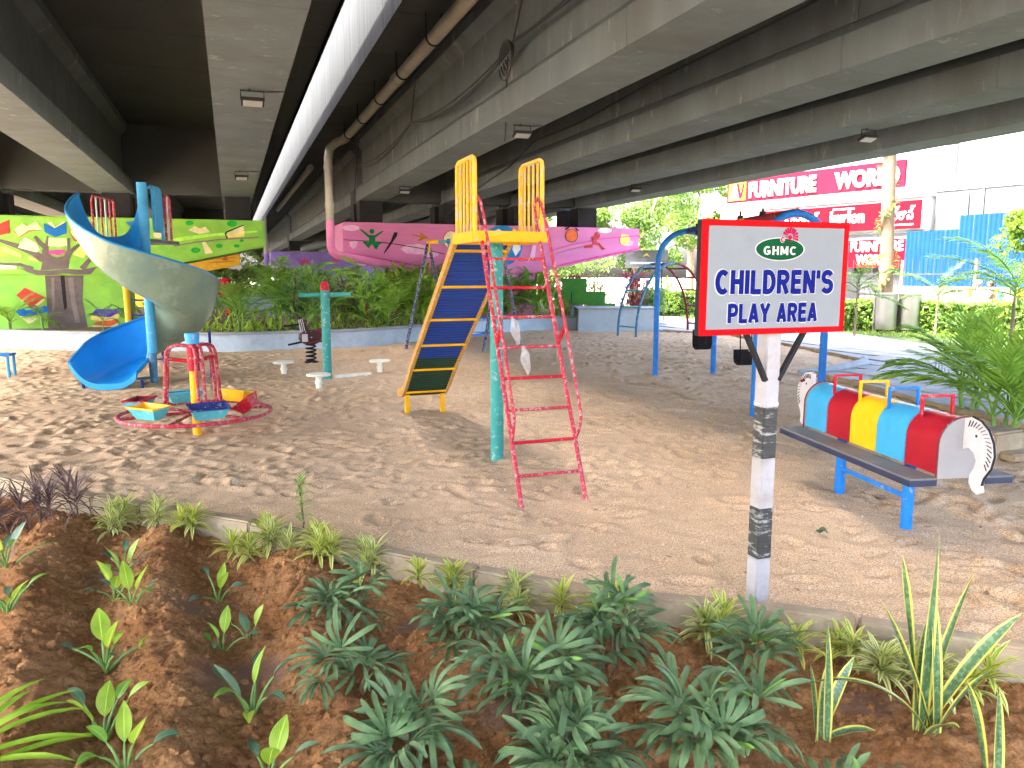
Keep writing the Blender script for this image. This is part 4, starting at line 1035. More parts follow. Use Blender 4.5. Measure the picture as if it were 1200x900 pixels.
# ---- straight slide with ladder
ss = thing('playground_slide', 'tall straight slide with red ladder and blue corrugated underside', 'slide', (0.30, 5.38, 0), YAW)
LZ = 1.92; LY = 0.92
def lad(f, dx=0.0, off=0.0):
    """point a fraction f up the ladder, off outwards (towards the climber)"""
    n = Vector((0, -LZ, LY)).normalized()
    return Vector((dx, LY * f, LZ * f)) + n * off
for sx in (-1, 1):
    mb = MB(); mb.tube([lad(-0.03, sx * 0.252), lad(0.5, sx * 0.25), lad(1.02, sx * 0.245)], 0.0165, 10); mb.build('ladder_rail', M['red_film'], ss)
    hr = [lad(0.20, sx * 0.251, 0.0), lad(0.215, sx * 0.258, 0.05), lad(0.235, sx * 0.262, 0.10), lad(0.27, sx * 0.262, 0.155), lad(0.6, sx * 0.26, 0.165), lad(1.0, sx * 0.255, 0.155), lad(1.10, sx * 0.255, 0.13), lad(1.14, sx * 0.255, 0.07), lad(1.125, sx * 0.25, 0.01), lad(1.05, sx * 0.248, -0.012), lad(0.98, sx * 0.246, -0.008)]
    mb = MB(); mb.tube(hr, 0.012, 10); o = mb.build('handrail', M['red_film'], ss)
    mb = MB(); mb.tube([lad(0.56, sx * 0.25, 0.0), lad(0.60, sx * 0.26, 0.165)], 0.014, 8); mb.build('handrail_strut', M['red'], o)
for k in range(8):
    f = 0.085 + k * 0.116
    mb = MB(); mb.tube([lad(f, -0.25), lad(f, 0.25)], 0.0125, 10); mb.build('rung', M['red' if k in (1, 3, 6) else 'red_film'], ss)
mb = MB(); mb.cyl((0, 1.26, -0.1), (0, 1.26, 1.86), 0.056, 20); mb.build('support_post', M['teal'], ss)
mb = MB(); mb.box((0, 1.2, 1.925), (0.60, 0.60, 0.02)); mb.build('platform_board', M['plate_dark'], ss, smooth=False)
for a, b_ in (((-0.31, 0.9), (0.31, 0.9)), ((-0.31, 1.5), (0.31, 1.5)), ((-0.29, 0.925), (-0.29, 1.475)), ((0.29, 0.925), (0.29, 1.475))):
    mb = MB(); mb.bar((*a, 1.90), (*b_, 1.90), 0.045, 0.085); mb.build('platform_beam', M['yellow'], ss, bevel=0.006)
for sx in (-1, 1):
    x = sx * 0.285; y0, y1 = 0.95, 1.44; zt = 2.52
    pts = [(x, y0, 1.92), (x, y0, zt - 0.06), (x, y0 + 0.015, zt - 0.018), (x, y0 + 0.06, zt), (x, y1 - 0.06, zt), (x, y1 - 0.015, zt - 0.018), (x, y1, zt - 0.06), (x, y1, 1.92)]
    mb = MB(); mb.tube(pts, 0.019, 10); g = mb.build('guard_loop', M['yellow_film'], ss)
    for k in range(4):
        y = y0 + (y1 - y0) * (k + 1) / 5
        mb = MB(); mb.cyl((x, y, 1.93), (x, y, zt), 0.0115, 8); mb.build('guard_bar', M['yellow_film'], g)
# chute: side view curve
CH = [(1.50, 1.93), (1.58, 1.90), (1.70, 1.82), (2.2, 1.46), (2.8, 1.03), (3.4, 0.60), (3.78, 0.29), (3.92, 0.20), (4.05, 0.165), (4.22, 0.155)]
def chs(n):
    P = [Vector((0, a, b_)) for a, b_ in CH]; L = [0]
    for a, b_ in zip(P[:-1], P[1:]): L.append(L[-1] + (b_ - a).length)
    out = []
    for k in range(n + 1):
        q = L[-1] * k / n; i = max(j for j in range(len(L)) if L[j] <= q + 1e-9); i = min(i, len(P) - 2)
        out.append(P[i].lerp(P[i + 1], (q - L[i]) / (L[i + 1] - L[i])))
    return out
line = chs(260)
def bed(a, b_, mat):
    vs = []; fs = []
    for k in range(a, b_ + 1):
        p = line[k]; q = (line[min(k + 1, 260)] - line[max(k - 1, 0)]).normalized(); nrm = Vector((0, -q.z, q.y))
        w = p + nrm * (0.0055 if (k % 4) < 2 else -0.0055)
        vs += [(-0.235, w.y, w.z), (0.235, w.y, w.z)]
    for k in range(b_ - a): fs.append((2 * k, 2 * k + 1, 2 * k + 3, 2 * k + 2))
    mb = MB(); mb.add(vs, fs); return mb.build('chute_sheet', mat, ss, smooth=False, fix=False)
bed(0, 172, M['bed_blue']); bed(172, 258, M['bed_green'])
for sx in (-1, 1):
    vs = []; fs = []
    for k in range(0, 261, 4):
        p = line[k]; q = (line[min(k + 1, 260)] - line[max(k - 1, 0)]).normalized(); nrm = Vector((0, -q.z, q.y))
        a = p - nrm * 0.014; b_ = p + nrm * 0.06
        vs += [(sx * 0.238, a.y, a.z), (sx * 0.272, a.y, a.z), (sx * 0.272, b_.y, b_.z), (sx * 0.238, b_.y, b_.z)]
    m = len(vs) // 4
    for i in range(m - 1):
        for k in range(4): fs.append((4 * i + k, 4 * i + 4 + k, 4 * i + 4 + (k + 1) % 4, 4 * i + (k + 1) % 4))
    fs.append((0, 1, 2, 3)); fs.append((4 * m - 1, 4 * m - 2, 4 * m - 3, 4 * m - 4))
    mb = MB(); mb.add(vs, fs); o = mb.build('chute_side', M['gold_film'], ss)
    mb = MB(); mb.tube([(sx * 0.255, (p + Vector((0, -q.z, q.y)) * 0.062).y, (p + Vector((0, -q.z, q.y)) * 0.062).z) for p, q in [(line[k], (line[min(k + 1, 260)] - line[max(k - 1, 0)]).normalized()) for k in range(0, 261, 10)]], 0.015, 8); mb.build('side_rail', M['yellow'], o)
for k in (18, 62, 108, 148, 190, 230, 258):
    p = line[k]; q = (line[min(k + 1, 260)] - line[max(k - 1, 0)]).normalized(); nrm = Vector((0, -q.z, q.y)); w = p - nrm * 0.016
    mb = MB(); mb.bar((-0.245, w.y, w.z), (0.245, w.y, w.z), 0.012, 0.022, up=nrm); mb.build('cross_bar', M['yellow'], ss)
for sx in (-1, 1):
    mb = MB(); mb.box((sx * 0.215, 3.92, 0.04), (0.055, 0.055, 0.30)); mb.build('toe_leg', M['yellow'], ss, bevel=0.004)
# strip of clear plastic film caught on the rungs
M['film'] = surf('film', (0.62, 0.61, 0.60), 0.3, 0.25, 30)
M['film'].node_tree.nodes['Principled BSDF'].inputs['Alpha'].default_value = 0.5
mb = MB()
for w in (0, 1):
    top = lad(0.085 + 5 * 0.116 - w * 0.116 * 0.98, -0.10 + 0.045 * w, 0.018); vs = []; fs = []
    n = 10
    for k in range(n + 1):
        f = k / n; half = 0.006 + 0.032 * math.sin(math.pi * min(1, f * 1.02)) ** 0.8
        c = top + Vector((0.05 * f + 0.008 * math.sin(9 * f), -0.012 * math.sin(5 * f), -0.23 * f))
        vs += [c + Vector((-half, 0.012 * math.sin(7 * f), 0)), c + Vector((0, -0.012, 0)), c + Vector((half, 0.01 * math.cos(6 * f), 0))]
    for k in range(n): fs += [(3 * k, 3 * k + 1, 3 * k + 4, 3 * k + 3), (3 * k + 1, 3 * k + 2, 3 * k + 5, 3 * k + 4)]
    mb.add(vs, fs)
o = mb.build('plastic_film', M['film'], fix=False); o.location = (0.30, 5.38, 0); o.rotation_euler = (0, 0, YAW)
tag(o, 'torn strip of clear plastic film hanging from the red ladder rungs', 'plastic film')

# ---- spiral slide
SC = Vector((-5.36, 11.4, 0))
sp = thing('spiral_slide', 'spiral slide with grey green underside and bright blue chute, left of the sand', 'slide', SC)
TH = [175, 222, 270, 315, 360, 405, 450, 495, 545]
FZ = [2.15, 1.80, 1.42, 1.16, 0.93, 0.70, 0.48, 0.28, 0.15]
WO = [0.62, 0.60, 0.60, 0.62, 0.64, 0.64, 0.62, 0.56, 0.42]
WI = [0.45, 0.40, 0.36, 0.36, 0.36, 0.34, 0.30, 0.24, 0.20]
def lerp1(x, xs, ys): return float(np.interp(x, xs, ys))
NT, NR = 84, 14
rows = []
for i in range(NT + 1):
    th = 175 + 370 * i / NT
    z = lerp1(th, TH, FZ); wo = lerp1(th, TH, WO); wi = lerp1(th, TH, WI)
    c, s = math.cos(R(th)), math.sin(R(th)); row = []
    for j in range(NR + 1):
        u = j / NR
        r = 0.07 + 0.90 * u
        e = (u - 0.47) / 0.53
        zz = wo * abs(e) ** 3.0 if e > 0 else wi * abs((u - 0.47) / 0.47) ** 3.2
        row.append(Vector((r * c, r * s, z + zz)))
    rows.append(row)
tang = Vector((-math.sin(R(545)), math.cos(R(545)), 0))
for i in range(1, 9):
    d = 0.06 * i
    row = []
    for j, p in enumerate(rows[NT]):
        q = p + tang * d; base = 0.15
        q.z = base - 0.10 * (d / 0.48) ** 0.7 + (p.z - base) * (1 - 0.25 * (d / 0.48) ** 1.5)
        row.append(q)
    rows.append(row)
def shell(rows, off, name, mat):
    vs = []; fs = []; m = len(rows[0]); N = len(rows)
    for i, row in enumerate(rows):
        for j, p in enumerate(row):
            du = row[min(j + 1, m - 1)] - row[max(j - 1, 0)]; dv = rows[min(i + 1, N - 1)][j] - rows[max(i - 1, 0)][j]
            n = du.cross(dv); n.normalize()
            if n.z < 0 and abs(n.z) > 0.05: n = -n
            vs.append(p - n * off)
    for i in range(N - 1):
        for j in range(m - 1): fs.append((i * m + j, i * m + j + 1, (i + 1) * m + j + 1, (i + 1) * m + j))
    mb = MB(); mb.add(vs, fs); return mb.build(name, mat, sp, fix=False, angle=80)
shell(rows, 0.0, 'chute_inside', M['grp_in'])
shell(rows, 0.028, 'chute_outside', M['grp_out'])
mb = MB(); mb.tube([r[-1] for r in rows], 0.026, 8); mb.build('outer_rim', M['grp_rim'], sp)
mb = MB(); mb.tube([r[0] for r in rows[40:]], 0.024, 8); mb.build('inner_rim', M['grp_rim'], sp)
lip = [p + tang * 0.01 + Vector((0, 0, -0.03)) for p in rows[-1]]
vs = [tuple(p + Vector((0, 0, 0.032))) for p in lip] + [tuple(p + Vector((0, 0, -0.05))) for p in lip]; m = len(lip)
vs += [tuple(Vector(v) - tang * 0.05) for v in vs]
fs = [(j, j + 1, m + j + 1, m + j) for j in range(m - 1)] + [(2 * m + j, 3 * m + j, 3 * m + j + 1, 2 * m + j + 1) for j in range(m - 1)] + [(m + j, m + j + 1, 3 * m + j + 1, 3 * m + j) for j in range(m - 1)] + [(j, 2 * m + j, 2 * m + j + 1, j + 1) for j in range(m - 1)] + [(0, m, 3 * m, 2 * m), (m - 1, 3 * m - 1, 4 * m - 1, 2 * m - 1)]
mb = MB(); mb.add(vs, fs); mb.build('exit_lip', M['grp_in'], sp)
mb = MB(); mb.cyl((0, 0, 0.45), (0, 0, 2.92), 0.068, 20); mb.build('centre_pole', M['sky_blue'], sp)
mb = MB(); mb.cyl((0, 0, -0.1), (0, 0, 0.45), 0.058, 20); mb.build('pole_foot', M['steel_blue'], sp)
mb = MB(); mb.box((-0.48, 0.62, 2.10), (1.0, 1.0, 0.05)); mb.build('platform_board', M['plate_dark'], sp, smooth=False)
# entry hood side panels and guards
mb = MB(); mb.box((0.10, 0.22, 2.55), (0.06, 0.24, 0.66)); mb.build('entry_panel', M['sky_blue'], sp, bevel=0.02)
mb = MB(); mb.tube([(0.02, 0.04, 2.2), (0.02, 0.03, 2.82), (0.06, 0.12, 2.88), (0.10, 0.3, 2.86), (0.10, 0.36, 2.8), (0.10, 0.38, 2.1)], 0.026, 10); mb.build('entry_rail', M['sky_blue'], sp)
mb = MB(); mb.prism([(-0.30, 2.36), (-0.08, 2.40), (-0.04, 2.85), (0.04, 2.85), (0.04, 2.2), (-0.1, 2.2)], 0.05, 0.09); mb.build('entry_gusset', M['sky_blue'], sp)
for x, y0, y1, nm in ((-0.98, 0.45, 1.1, 4), (0.13, 0.42, 0.60, 1)):
    mb = MB(); mb.tube([(x, y0, 2.1), (x, y0, 2.72), (x, y0 + .04, 2.78), (x, y1 - .04, 2.78), (x, y1, 2.72), (x, y1, 2.1)], 0.019, 8); g = mb.build('guard_loop', M['red_film'], sp)
    for k in range(nm):
        y = y0 + (y1 - y0) * (k + 1) / (nm + 1); mb = MB(); mb.cyl((x, y, 2.12), (x, y, 2.78), 0.014, 8); mb.build('guard_bar', M['red_film' if k % 2 else 'white_paint'], g)
for x in (-1.02, -0.62):
    mb = MB(); mb.tube([(x + 0.03, 1.72, -0.05), (x, 1.15, 2.15)], 0.024, 8); mb.build('ladder_rail', M['navy'], sp)
for k in range(8):
    f = 0.1 + k * 0.115; mb = MB(); mb.tube([(-1.02 + 0.03 * (1 - f), 1.72 - 0.57 * f, 2.2 * f - .05), (-0.62 + 0.03 * (1 - f), 1.72 - 0.57 * f, 2.2 * f - .05)], 0.015, 8); mb.build('rung', M['navy'], sp)
mb = MB(); mb.cyl((-0.76, 0.9, -0.1), (-0.78, 0.9, 2.1), 0.048, 16); mb.build('support_post', M['yellow'], sp)
for p in ((-0.83, -0.42), (0.02, -0.42)):
    mb = MB(); mb.cyl((p[0], p[1], -0.06), (p[0], p[1], 0.1), 0.022, 8); mb.build('exit_leg', M['navy'], sp)
mb = MB(); mb.cyl((0.62, 0.62, -0.05), (0.62, 0.62, 0.75), 0.022, 8); mb.build('chute_prop', M['navy'], sp)
mb = MB(); mb.tube([(0, 0, 0.08), (-0.35, -0.2, 0.06)], 0.02, 8); mb.build('foot_brace', M['steel_blue'], sp)

# ---- merry-go-round
mg = thing('merry_go_round', 'small merry-go-round with red tube frame and six tray seats', 'merry-go-round', (-3.28, 7.86, 0), R(12))
mb = MB(); mb.cyl((0, 0, -0.08), (0, 0, 0.78), 0.045, 18); mb.build('centre_post', M['yellow'], mg)
mb = MB(); mb.cyl((0, 0, 0.62), (0, 0, 0.90), 0.058, 18); mb.build('hub_sleeve', M['red'], mg)
mb = MB(); mb.lathe([(0.0, 0.90), (0.066, 0.90), (0.072, 1.0), (0.066, 1.01), (0.0, 1.012)], 20); mb.build('hub_cap', M['sky_blue'], mg)
mb = MB(); mb.tube(arc((0, 0, 0.18), 0.74, 0, 352.5, 48, 'xy'), 0.02, 8, closed=True); mb.build('foot_ring', M['red_film'], mg)
for k in range(3):
    a = R(-8 + k * 120 + 180)
    ca, sa = math.cos(a), math.sin(a)
    for dy in (-0.032, 0.032):
        def P(r, z): return (r * ca - dy * sa, r * sa + dy * ca, z)
        mb = MB(); mb.tube([P(0.04, 0.88), P(0.17, 0.885), P(0.23, 0.86), P(0.262, 0.80), P(0.30, 0.30), P(0.31, 0.19)], 0.0165, 8); mb.build('frame_tube', M['red_film'], mg)
    mb = MB(); mb.tube([(0.05 * ca, 0.05 * sa, 0.72), (0.26 * ca, 0.26 * sa, 0.745)], 0.02, 8); mb.build('frame_brace', M['red'], mg)
for k in range(6):
    a = R(k * 60 + 20); mb = MB(); mb.tube([(0.05 * math.cos(a), 0.05 * math.sin(a), 0.19), (0.73 * math.cos(a), 0.73 * math.sin(a), 0.18)], 0.016, 8); mb.build('spoke', M['red_film'], mg)
enamel('tray_teal', (88, 178, 190), 0.12)
def tray(a, inner, rimc, tilt, outer='tray_teal'):
    root = MB()
    # boat-shaped tray: outer shell, inner lining
    def shellpts(sc, zb, zt):
        bot = [(-0.13 * sc, -0.055 * sc, zb), (0.13 * sc, -0.055 * sc, zb), (0.13 * sc, 0.055 * sc, zb), (-0.13 * sc, 0.055 * sc, zb)]
        top = [(-0.185 * sc, -0.10 * sc, zt), (0.185 * sc, -0.10 * sc, zt), (0.185 * sc, 0.10 * sc, zt), (-0.185 * sc, 0.10 * sc, zt)]
        return bot + top
    o1 = shellpts(1.0, 0.0, 0.115); o2 = shellpts(0.92, 0.015, 0.1155)
    fs = [(0, 3, 2, 1)] + [(k, (k + 1) % 4, 4 + (k + 1) % 4, 4 + k) for k in range(4)]
    mb = MB(); mb.add(o1, fs); s = mb.build('seat_tray', M[outer], mg, fix=False, smooth=False)
    s.location = (0.56 * math.cos(a), 0.56 * math.sin(a), 0.215); s.rotation_euler = (R(tilt), 0, a + R(90))
    mb = MB(); mb.add(o2, [tuple(reversed(f)) for f in fs]); mb.build('tray_lining', M[inner], s, fix=False, smooth=False)
    mb = MB(); mb.tube([Vector(p) for p in o1[4:]], 0.011, 6, closed=True); mb.build('tray_rim', M[rimc], s)
for k, (inner, rimc, tl, oc) in enumerate([('red', 'red', -38, 'red'), ('yellow', 'yellow', 12, 'yellow'), ('navy', 'tray_teal', 2, 'tray_teal'), ('maroon', 'red', 0, 'tray_teal'), ('yellow', 'yellow', 4, 'tray_teal'), ('navy', 'navy', 10, 'tray_teal')]):
    tray(R(-8 + 60 * k), inner, rimc, tl, oc)

# ---- standing twister with three discs
tw = thing('twister_station', 'teal waist twister post with crossbar, red top and three round discs', 'exercise station', (-2.88, 11.9, 0), R(4))
mb = MB(); mb.cyl((0, 0, -0.1), (0, 0, 1.36), 0.068, 20); mb.build('post', M['teal'], tw)
mb = MB(); mb.tube([(-0.39, 0, 1.29), (0.39, 0, 1.30)], 0.034, 12); mb.build('crossbar', M['teal'], tw)
mb = MB(); mb.lathe([(0.0, 1.355), (0.066, 1.36), (0.066, 1.42), (0.058, 1.47), (0.03, 1.5), (0.0, 1.505)], 18); mb.build('top_cap', M['red'], tw)
for x, y in ((0.05, -1.05), (-0.80, 0.58), (0.74, 0.68)):
    mb = MB(); mb.lathe([(0.0, 0.175), (0.165, 0.175), (0.175, 0.19), (0.165, 0.205), (0.0, 0.207)], 24, (x, y, 0)); d = mb.build('disc', M['cream_disc'], tw)
    mb = MB(); mb.lathe([(0.045, -0.05), (0.045, 0.06), (0.055, 0.065), (0.055, 0.10), (0.042, 0.105), (0.042, 0.175)], 14, (x, y, 0)); mb.build('disc_stem', M['cream_disc'], d)
mb = MB(); mb.box((0.36, 0.25, 0.012), (0.62, 0.05, 0.05), R(33)); mb.build('ground_bar', M['cream_disc'], tw)

# ---- spring rider
sr = thing('spring_rider', 'dark striped animal spring rider in front of the back wall', 'spring rider', (-3.68, 14.0, 0), R(20))
pts = [(0.085 * math.cos(a), 0.085 * math.sin(a), 0.02 + 0.32 * a / (2 * math.pi * 4.5)) for a in np.linspace(0, 2 * math.pi * 4.5, 70)]
mb = MB(); mb.tube(pts, 0.016, 6); mb.build('spring', M['dark_metal'], sr)
mb = MB(); mb.ball((0.0, 0, 0.47), 0.17, 14, 10, (1.25, 0.8, 0.85)); mb.build('body', M['brown_paint'], sr)
mb = MB(); mb.ball((0.19, 0, 0.55), 0.10, 12, 8, (1.0, 0.9, 0.9)); mb.build('rump', M['maroon'], sr)
for y in (-0.08, 0.08):
    mb = MB(); mb.prism([(-0.12, 0.52), (-0.02, 0.56), (-0.13, 0.84), (-0.20, 0.86), (-0.22, 0.80)], y - 0.018, y + 0.018); e = mb.build('neck_plate', M['brown_paint'], sr, bevel=0.006)
    for k in range(3):
        mb = MB(); mb.bar((-0.165 + 0.03 * k, y - 0.0205, 0.56 + 0.02 * k), (-0.205 + 0.03 * k, y - 0.0205, 0.80 + 0.01 * k), 0.004, 0.014); mb.build('white_stripe', M['white_paint'], e)
mb = MB(); mb.tube([(-0.46, 0, 0.68), (-0.12, 0, 0.72)], 0.016, 8); mb.build('handlebar', M['dark_metal'], sr)
mb = MB(); mb.tube([(-0.40, 0, 0.34), (0.02, 0, 0.42)], 0.018, 8); mb.build('foot_bar', M['dark_metal'], sr)
mb = MB(); mb.box((0.13, 0, 0.40), (0.36, 0.24, 0.05), Matrix.Rotation(R(-8), 3, 'Y')); mb.build('seat', M['maroon'], sr, bevel=0.012)
mb = MB(); mb.box((-0.11, -0.14, 0.47), (0.10, 0.012, 0.14)); mb.build('side_patch', M['white_paint'], sr)
mb = MB(); mb.lathe([(0.0, 0.0), (0.13, 0.0), (0.13, 0.025), (0.0, 0.026)], 18); mb.build('base_plate', M['dark_metal'], sr)

# ---- A-frame glider swing behind the slide
af = thing('glider_swing', 'navy A-frame swing with yellow corners and cyan glider, behind the straight slide', 'swing', (-1.06, 17.1, 0), math.atan2(-0.75, 1.61))
HB = 2.33; HL = 0.9
for sx in (-1, 1):
    for sy in (-1, 1):
        mb = MB(); mb.tube([(sx * HL + sx * 0.05, sy * 0.95, -0.06), (sx * HL, sy * 0.03, HB - 0.05)], 0.034, 10); mb.build('leg', M['navy_film'], af)
    mb = MB(); mb.tube([(sx * HL, 0, HB - 0.24), (sx * HL, 0, HB - 0.02), (sx * (HL - 0.03), 0, HB), (sx * (HL - 0.28), 0, HB)], 0.046, 10); mb.build('corner_joint', M['yellow'], af)
mb = MB(); mb.tube([(-HL, 0, HB), (HL, 0, HB)], 0.036, 10); mb.build('top_beam', M['cyan'], af)
for sx in (-0.38, 0.38):
    mb = MB(); mb.ball((sx, 0, HB), 0.06, 10, 8); mb.build('bearing_block', M['steel_blue'], af)
    mb = MB(); mb.tube([(sx, 0, HB), (sx, 0, 1.75), (sx, -0.35, 1.45), (sx, -0.5, 0.9), (sx, -0.5, 0.32)], 0.022, 8); mb.build('hanger', M['cyan'], af)
    mb = MB(); mb.tube([(sx, 0, 1.75), (sx, 0.35, 1.45), (sx, 0.5, 0.9), (sx, 0.5, 0.32)], 0.022, 8); mb.build('hanger', M['cyan'], af)
mb = MB(); mb.tube([(-0.4, -0.52, 0.30), (0.4, -0.52, 0.30), (0.4, 0.52, 0.30), (-0.4, 0.52, 0.30)], 0.024, 8, closed=True); mb.build('floor_frame', M['blue'], af)
for sy in (-1, 1):
    mb = MB(); mb.box((0, sy * 0.42, 0.62), (0.72, 0.22, 0.035)); mb.build('seat', M['blue'], af, bevel=0.008)

# ---- arched climber
ac = thing('arch_climber', 'arched ladder climber, blue on one side and maroon on the other', 'climbing frame', (3.01, 20.15, 0), math.atan2(0.53, 0.85))
def rail(y):
    P = [Vector((1.28 - 1.28 * math.cos(a), y, -0.05 + 1.95 * math.sin(a) ** 0.92)) for a in np.linspace(0, math.pi, 25)]
    return P
for y in (-0.36, 0.36):
    P = rail(y)
    mb = MB(); mb.tube(P[:13], 0.034, 10); mb.build('arch_rail', M['steel_blue'], ac)
    mb = MB(); mb.tube(P[12:], 0.034, 10); mb.build('arch_rail', M['maroon'], ac)
PL, PR = rail(-0.36), rail(0.36)
for i in (1, 3, 5, 7, 9, 11, 13, 15, 17, 19, 21, 23):
    mb = MB(); mb.tube([PL[i], PR[i]], 0.024, 8); mb.build('rung', M['cyan' if i < 9 else 'navy' if i < 12 else 'maroon'], ac)

# ---- blue swing set
sw = thing('swing_set', 'blue tube swing set with arched ends and black seats, behind the signboard', 'swing set', (2.98, 10.55, 0))
E1 = [(2.29, 12.2), (3.30, 12.52)]; E2 = [(2.77, 8.67), (3.60, 8.85)]
mids = []
for (ax, ay), (bx, by) in (E1, E2):
    a = Vector((ax - 2.98, ay - 10.55, 0)); b_ = Vector((bx - 2.98, by - 10.55, 0)); m_ = (a + b_) / 2; h = (b_ - a) / 2
    pts = [a + Vector((0, 0, -0.1)), a + Vector((0, 0, 1.0))] + [m_ - h * math.cos(q) + Vector((0, 0, 1.78 + 0.50 * math.sin(q))) for q in np.linspace(0, math.pi, 17)] + [b_ + Vector((0, 0, 1.0)), b_ + Vector((0, 0, -0.1))]
    enamel('swing_blue', (30, 110, 190), 0.10)
    mb = MB(); mb.tube(pts, 0.043, 12); mb.build('end_arch', M['swing_blue'], sw)
    mids.append(m_ + Vector((0, 0, 2.29)))
d = mids[1] - mids[0]
mb = MB(); mb.tube([mids[0], mids[0] + d * 0.30], 0.046, 12); mb.build('top_beam', M['navy'], sw)
mb = MB(); mb.tube([mids[0] + d * 0.30, mids[0] + d * 0.62], 0.046, 12); mb.build('top_beam', M['yellow'], sw)
mb = MB(); mb.tube([mids[0] + d * 0.62, mids[1]], 0.046, 12); mb.build('top_beam', M['maroon'], sw)
for f in (0.12, 0.30, 0.56, 0.75):
    p = mids[0] + d * f; mb = MB(); mb.box(p, (0.07, 0.07, 0.16)); mb.cyl(p, p + Vector((0, 0, 0.14)), 0.014, 8); mb.build('hanger_clamp', M['dark_metal'], sw, bevel=0.01)
for (f1, f2), zs, hh in (((0.12, 0.30), 0.52, 0.20), ((0.56, 0.75), 0.47, 0.10)):
    p1 = mids[0] + d * f1; p2 = mids[0] + d * f2; c = (p1 + p2) / 2
    for p in (p1, p2):
        q = c + (p - c).normalized() * 0.15; q = Vector((q.x, q.y, zs + 0.05))
        mb = MB(); mb.tube([p, q], 0.009, 6); mb.build('chain', M['dark_metal'], sw)
    u = (p2 - p1).normalized(); v = Vector((-u.y, u.x, 0)); prof = [(-0.15, 0.05), (-0.12, -0.02), (0, -0.045), (0.12, -0.02), (0.15, 0.05), (0.15, 0.05 + hh), (0.132, 0.05 + hh), (0.11, 0.01), (0, -0.015), (-0.11, 0.01), (-0.132, 0.05 + hh), (-0.15, 0.05 + hh)]
    vs = [Vector((c.x, c.y, zs)) + u * a + v * (0.10 * sgn) + Vector((0, 0, b2)) for sgn in (-1, 1) for a, b2 in prof]; n = len(prof)
    fs = [(k, n + k, n + (k + 1) % n, (k + 1) % n) for k in range(n)] + [tuple(range(n)), tuple(range(2 * n - 1, n - 1, -1))]
    mb = MB(); mb.add(vs, fs); mb.build('swing_seat', M['rubber'], sw)

# ---- horse-headed sitting barrel with coloured bands
cb = thing('barrel_ride', 'striped blue, red and yellow barrel seat with white horse heads and footboards', 'sit-on ride', (2.61, 4.35, 0), R(7.9))
enamel('end_grey', (150, 150, 150), 0.0)
def half_barrel(y0, y1):
    n = 16; prof = [(-0.152, 0.452)] + [(-0.152 * math.cos(math.pi * k / n), 0.63 + 0.152 * math.sin(math.pi * k / n)) for k in range(n + 1)] + [(0.152, 0.452)]
    mb = MB(); mb.prism(prof, y0, y1); return mb
enamel('band_blue', (62, 160, 205), 0.0, 0.4); enamel('band_red', (160, 24, 40), 0.0, 0.4); enamel('band_yellow', (244, 182, 24), 0.0, 0.4)
for k, c in enumerate(('band_red', 'band_blue', 'band_yellow', 'band_red', 'band_blue')):
    half_barrel(0.004 + k * 0.298, (k + 1) * 0.298).build('barrel_band', M[c], cb, bevel=0.004)
for y0, y1 in ((-0.012, 0.003), (1.491, 1.506)):
    n = 16; prof = [(-0.16, 0.43)] + [(-0.16 * math.cos(math.pi * k / n), 0.632 + 0.158 * math.sin(math.pi * k / n)) for k in range(n + 1)] + [(0.16, 0.43)]
    mb = MB(); mb.prism(prof, y0, y1); e = mb.build('end_plate', M['end_grey'], cb, bevel=0.003)
    mb = MB(); mb.tube([(a, (y0 + y1) / 2, b_) for a, b_ in prof], 0.006, 6); mb.build('end_trim', M['maroon'], e)
def head(sgn, yb, dz=0.0, hx=0.0):
    P = [(0.0, 0.785), (0.05, 0.80), (0.12, 0.785), (0.18, 0.745), (0.222, 0.68), (0.235, 0.61), (0.218, 0.54), (0.172, 0.475), (0.158, 0.43), (0.17, 0.395), (0.14, 0.372), (0.10, 0.385), (0.07, 0.425), (0.072, 0.47), (0.10, 0.515), (0.112, 0.56), (0.09, 0.60), (0.045, 0.62), (0.0, 0.60)]
    P = [(yb + sgn * a, b_ + dz) for a, b_ in P]
    mb = MB(); mb.prism(P, -0.011, 0.011, plane='yz'); h = mb.build('horse_head', M['white_paint'], cb, (hx, 0, 0))
    mb = MB(); mb.tube([(0, a, b_) for a, b_ in P[1:9]], 0.0075, 6); mb.build('mane_edge', M['dark_metal'], h)
    for k in range(15):
        q = R(98 - k * 9.2); c0 = (yb + sgn * 0.055, 0.63 + dz)
        r0 = 0.115 + 0.03 * (k / 14); r1 = r0 + 0.035
        a = (-0.0125, c0[0] + sgn * r0 * math.cos(q), c0[1] + r0 * math.sin(q)); b_ = (-0.0125, c0[0] + sgn * r1 * math.cos(q - 0.10), c0[1] + r1 * math.sin(q - 0.10))
        mb = MB(); mb.bar(a, b_, 0.003, 0.007, up=(1, 0, 0)); mb.build('mane_mark', M['dark_metal'], h)
    mb = MB(); mb.ball((-0.011, yb + sgn * 0.10, 0.70 + dz), 0.009, 8, 6, (0.4, 1, 1)); mb.build('eye', M['dark_metal'], h)
head(-1, -0.01); head(1, 1.505, 0.06, -0.085)
for sx in (-1, 1):
    mb = MB(); mb.box((sx * 0.243, 0.765, 0.432), (0.175, 1.56, 0.012)); f = mb.build('footboard', M['plate_dark'], cb, smooth=False)
    mb = MB(); mb.box((sx * 0.243, 0.765, 0.407), (0.172, 1.556, 0.036)); mb.build('board_frame', M['plate_edge'], f, smooth=False)
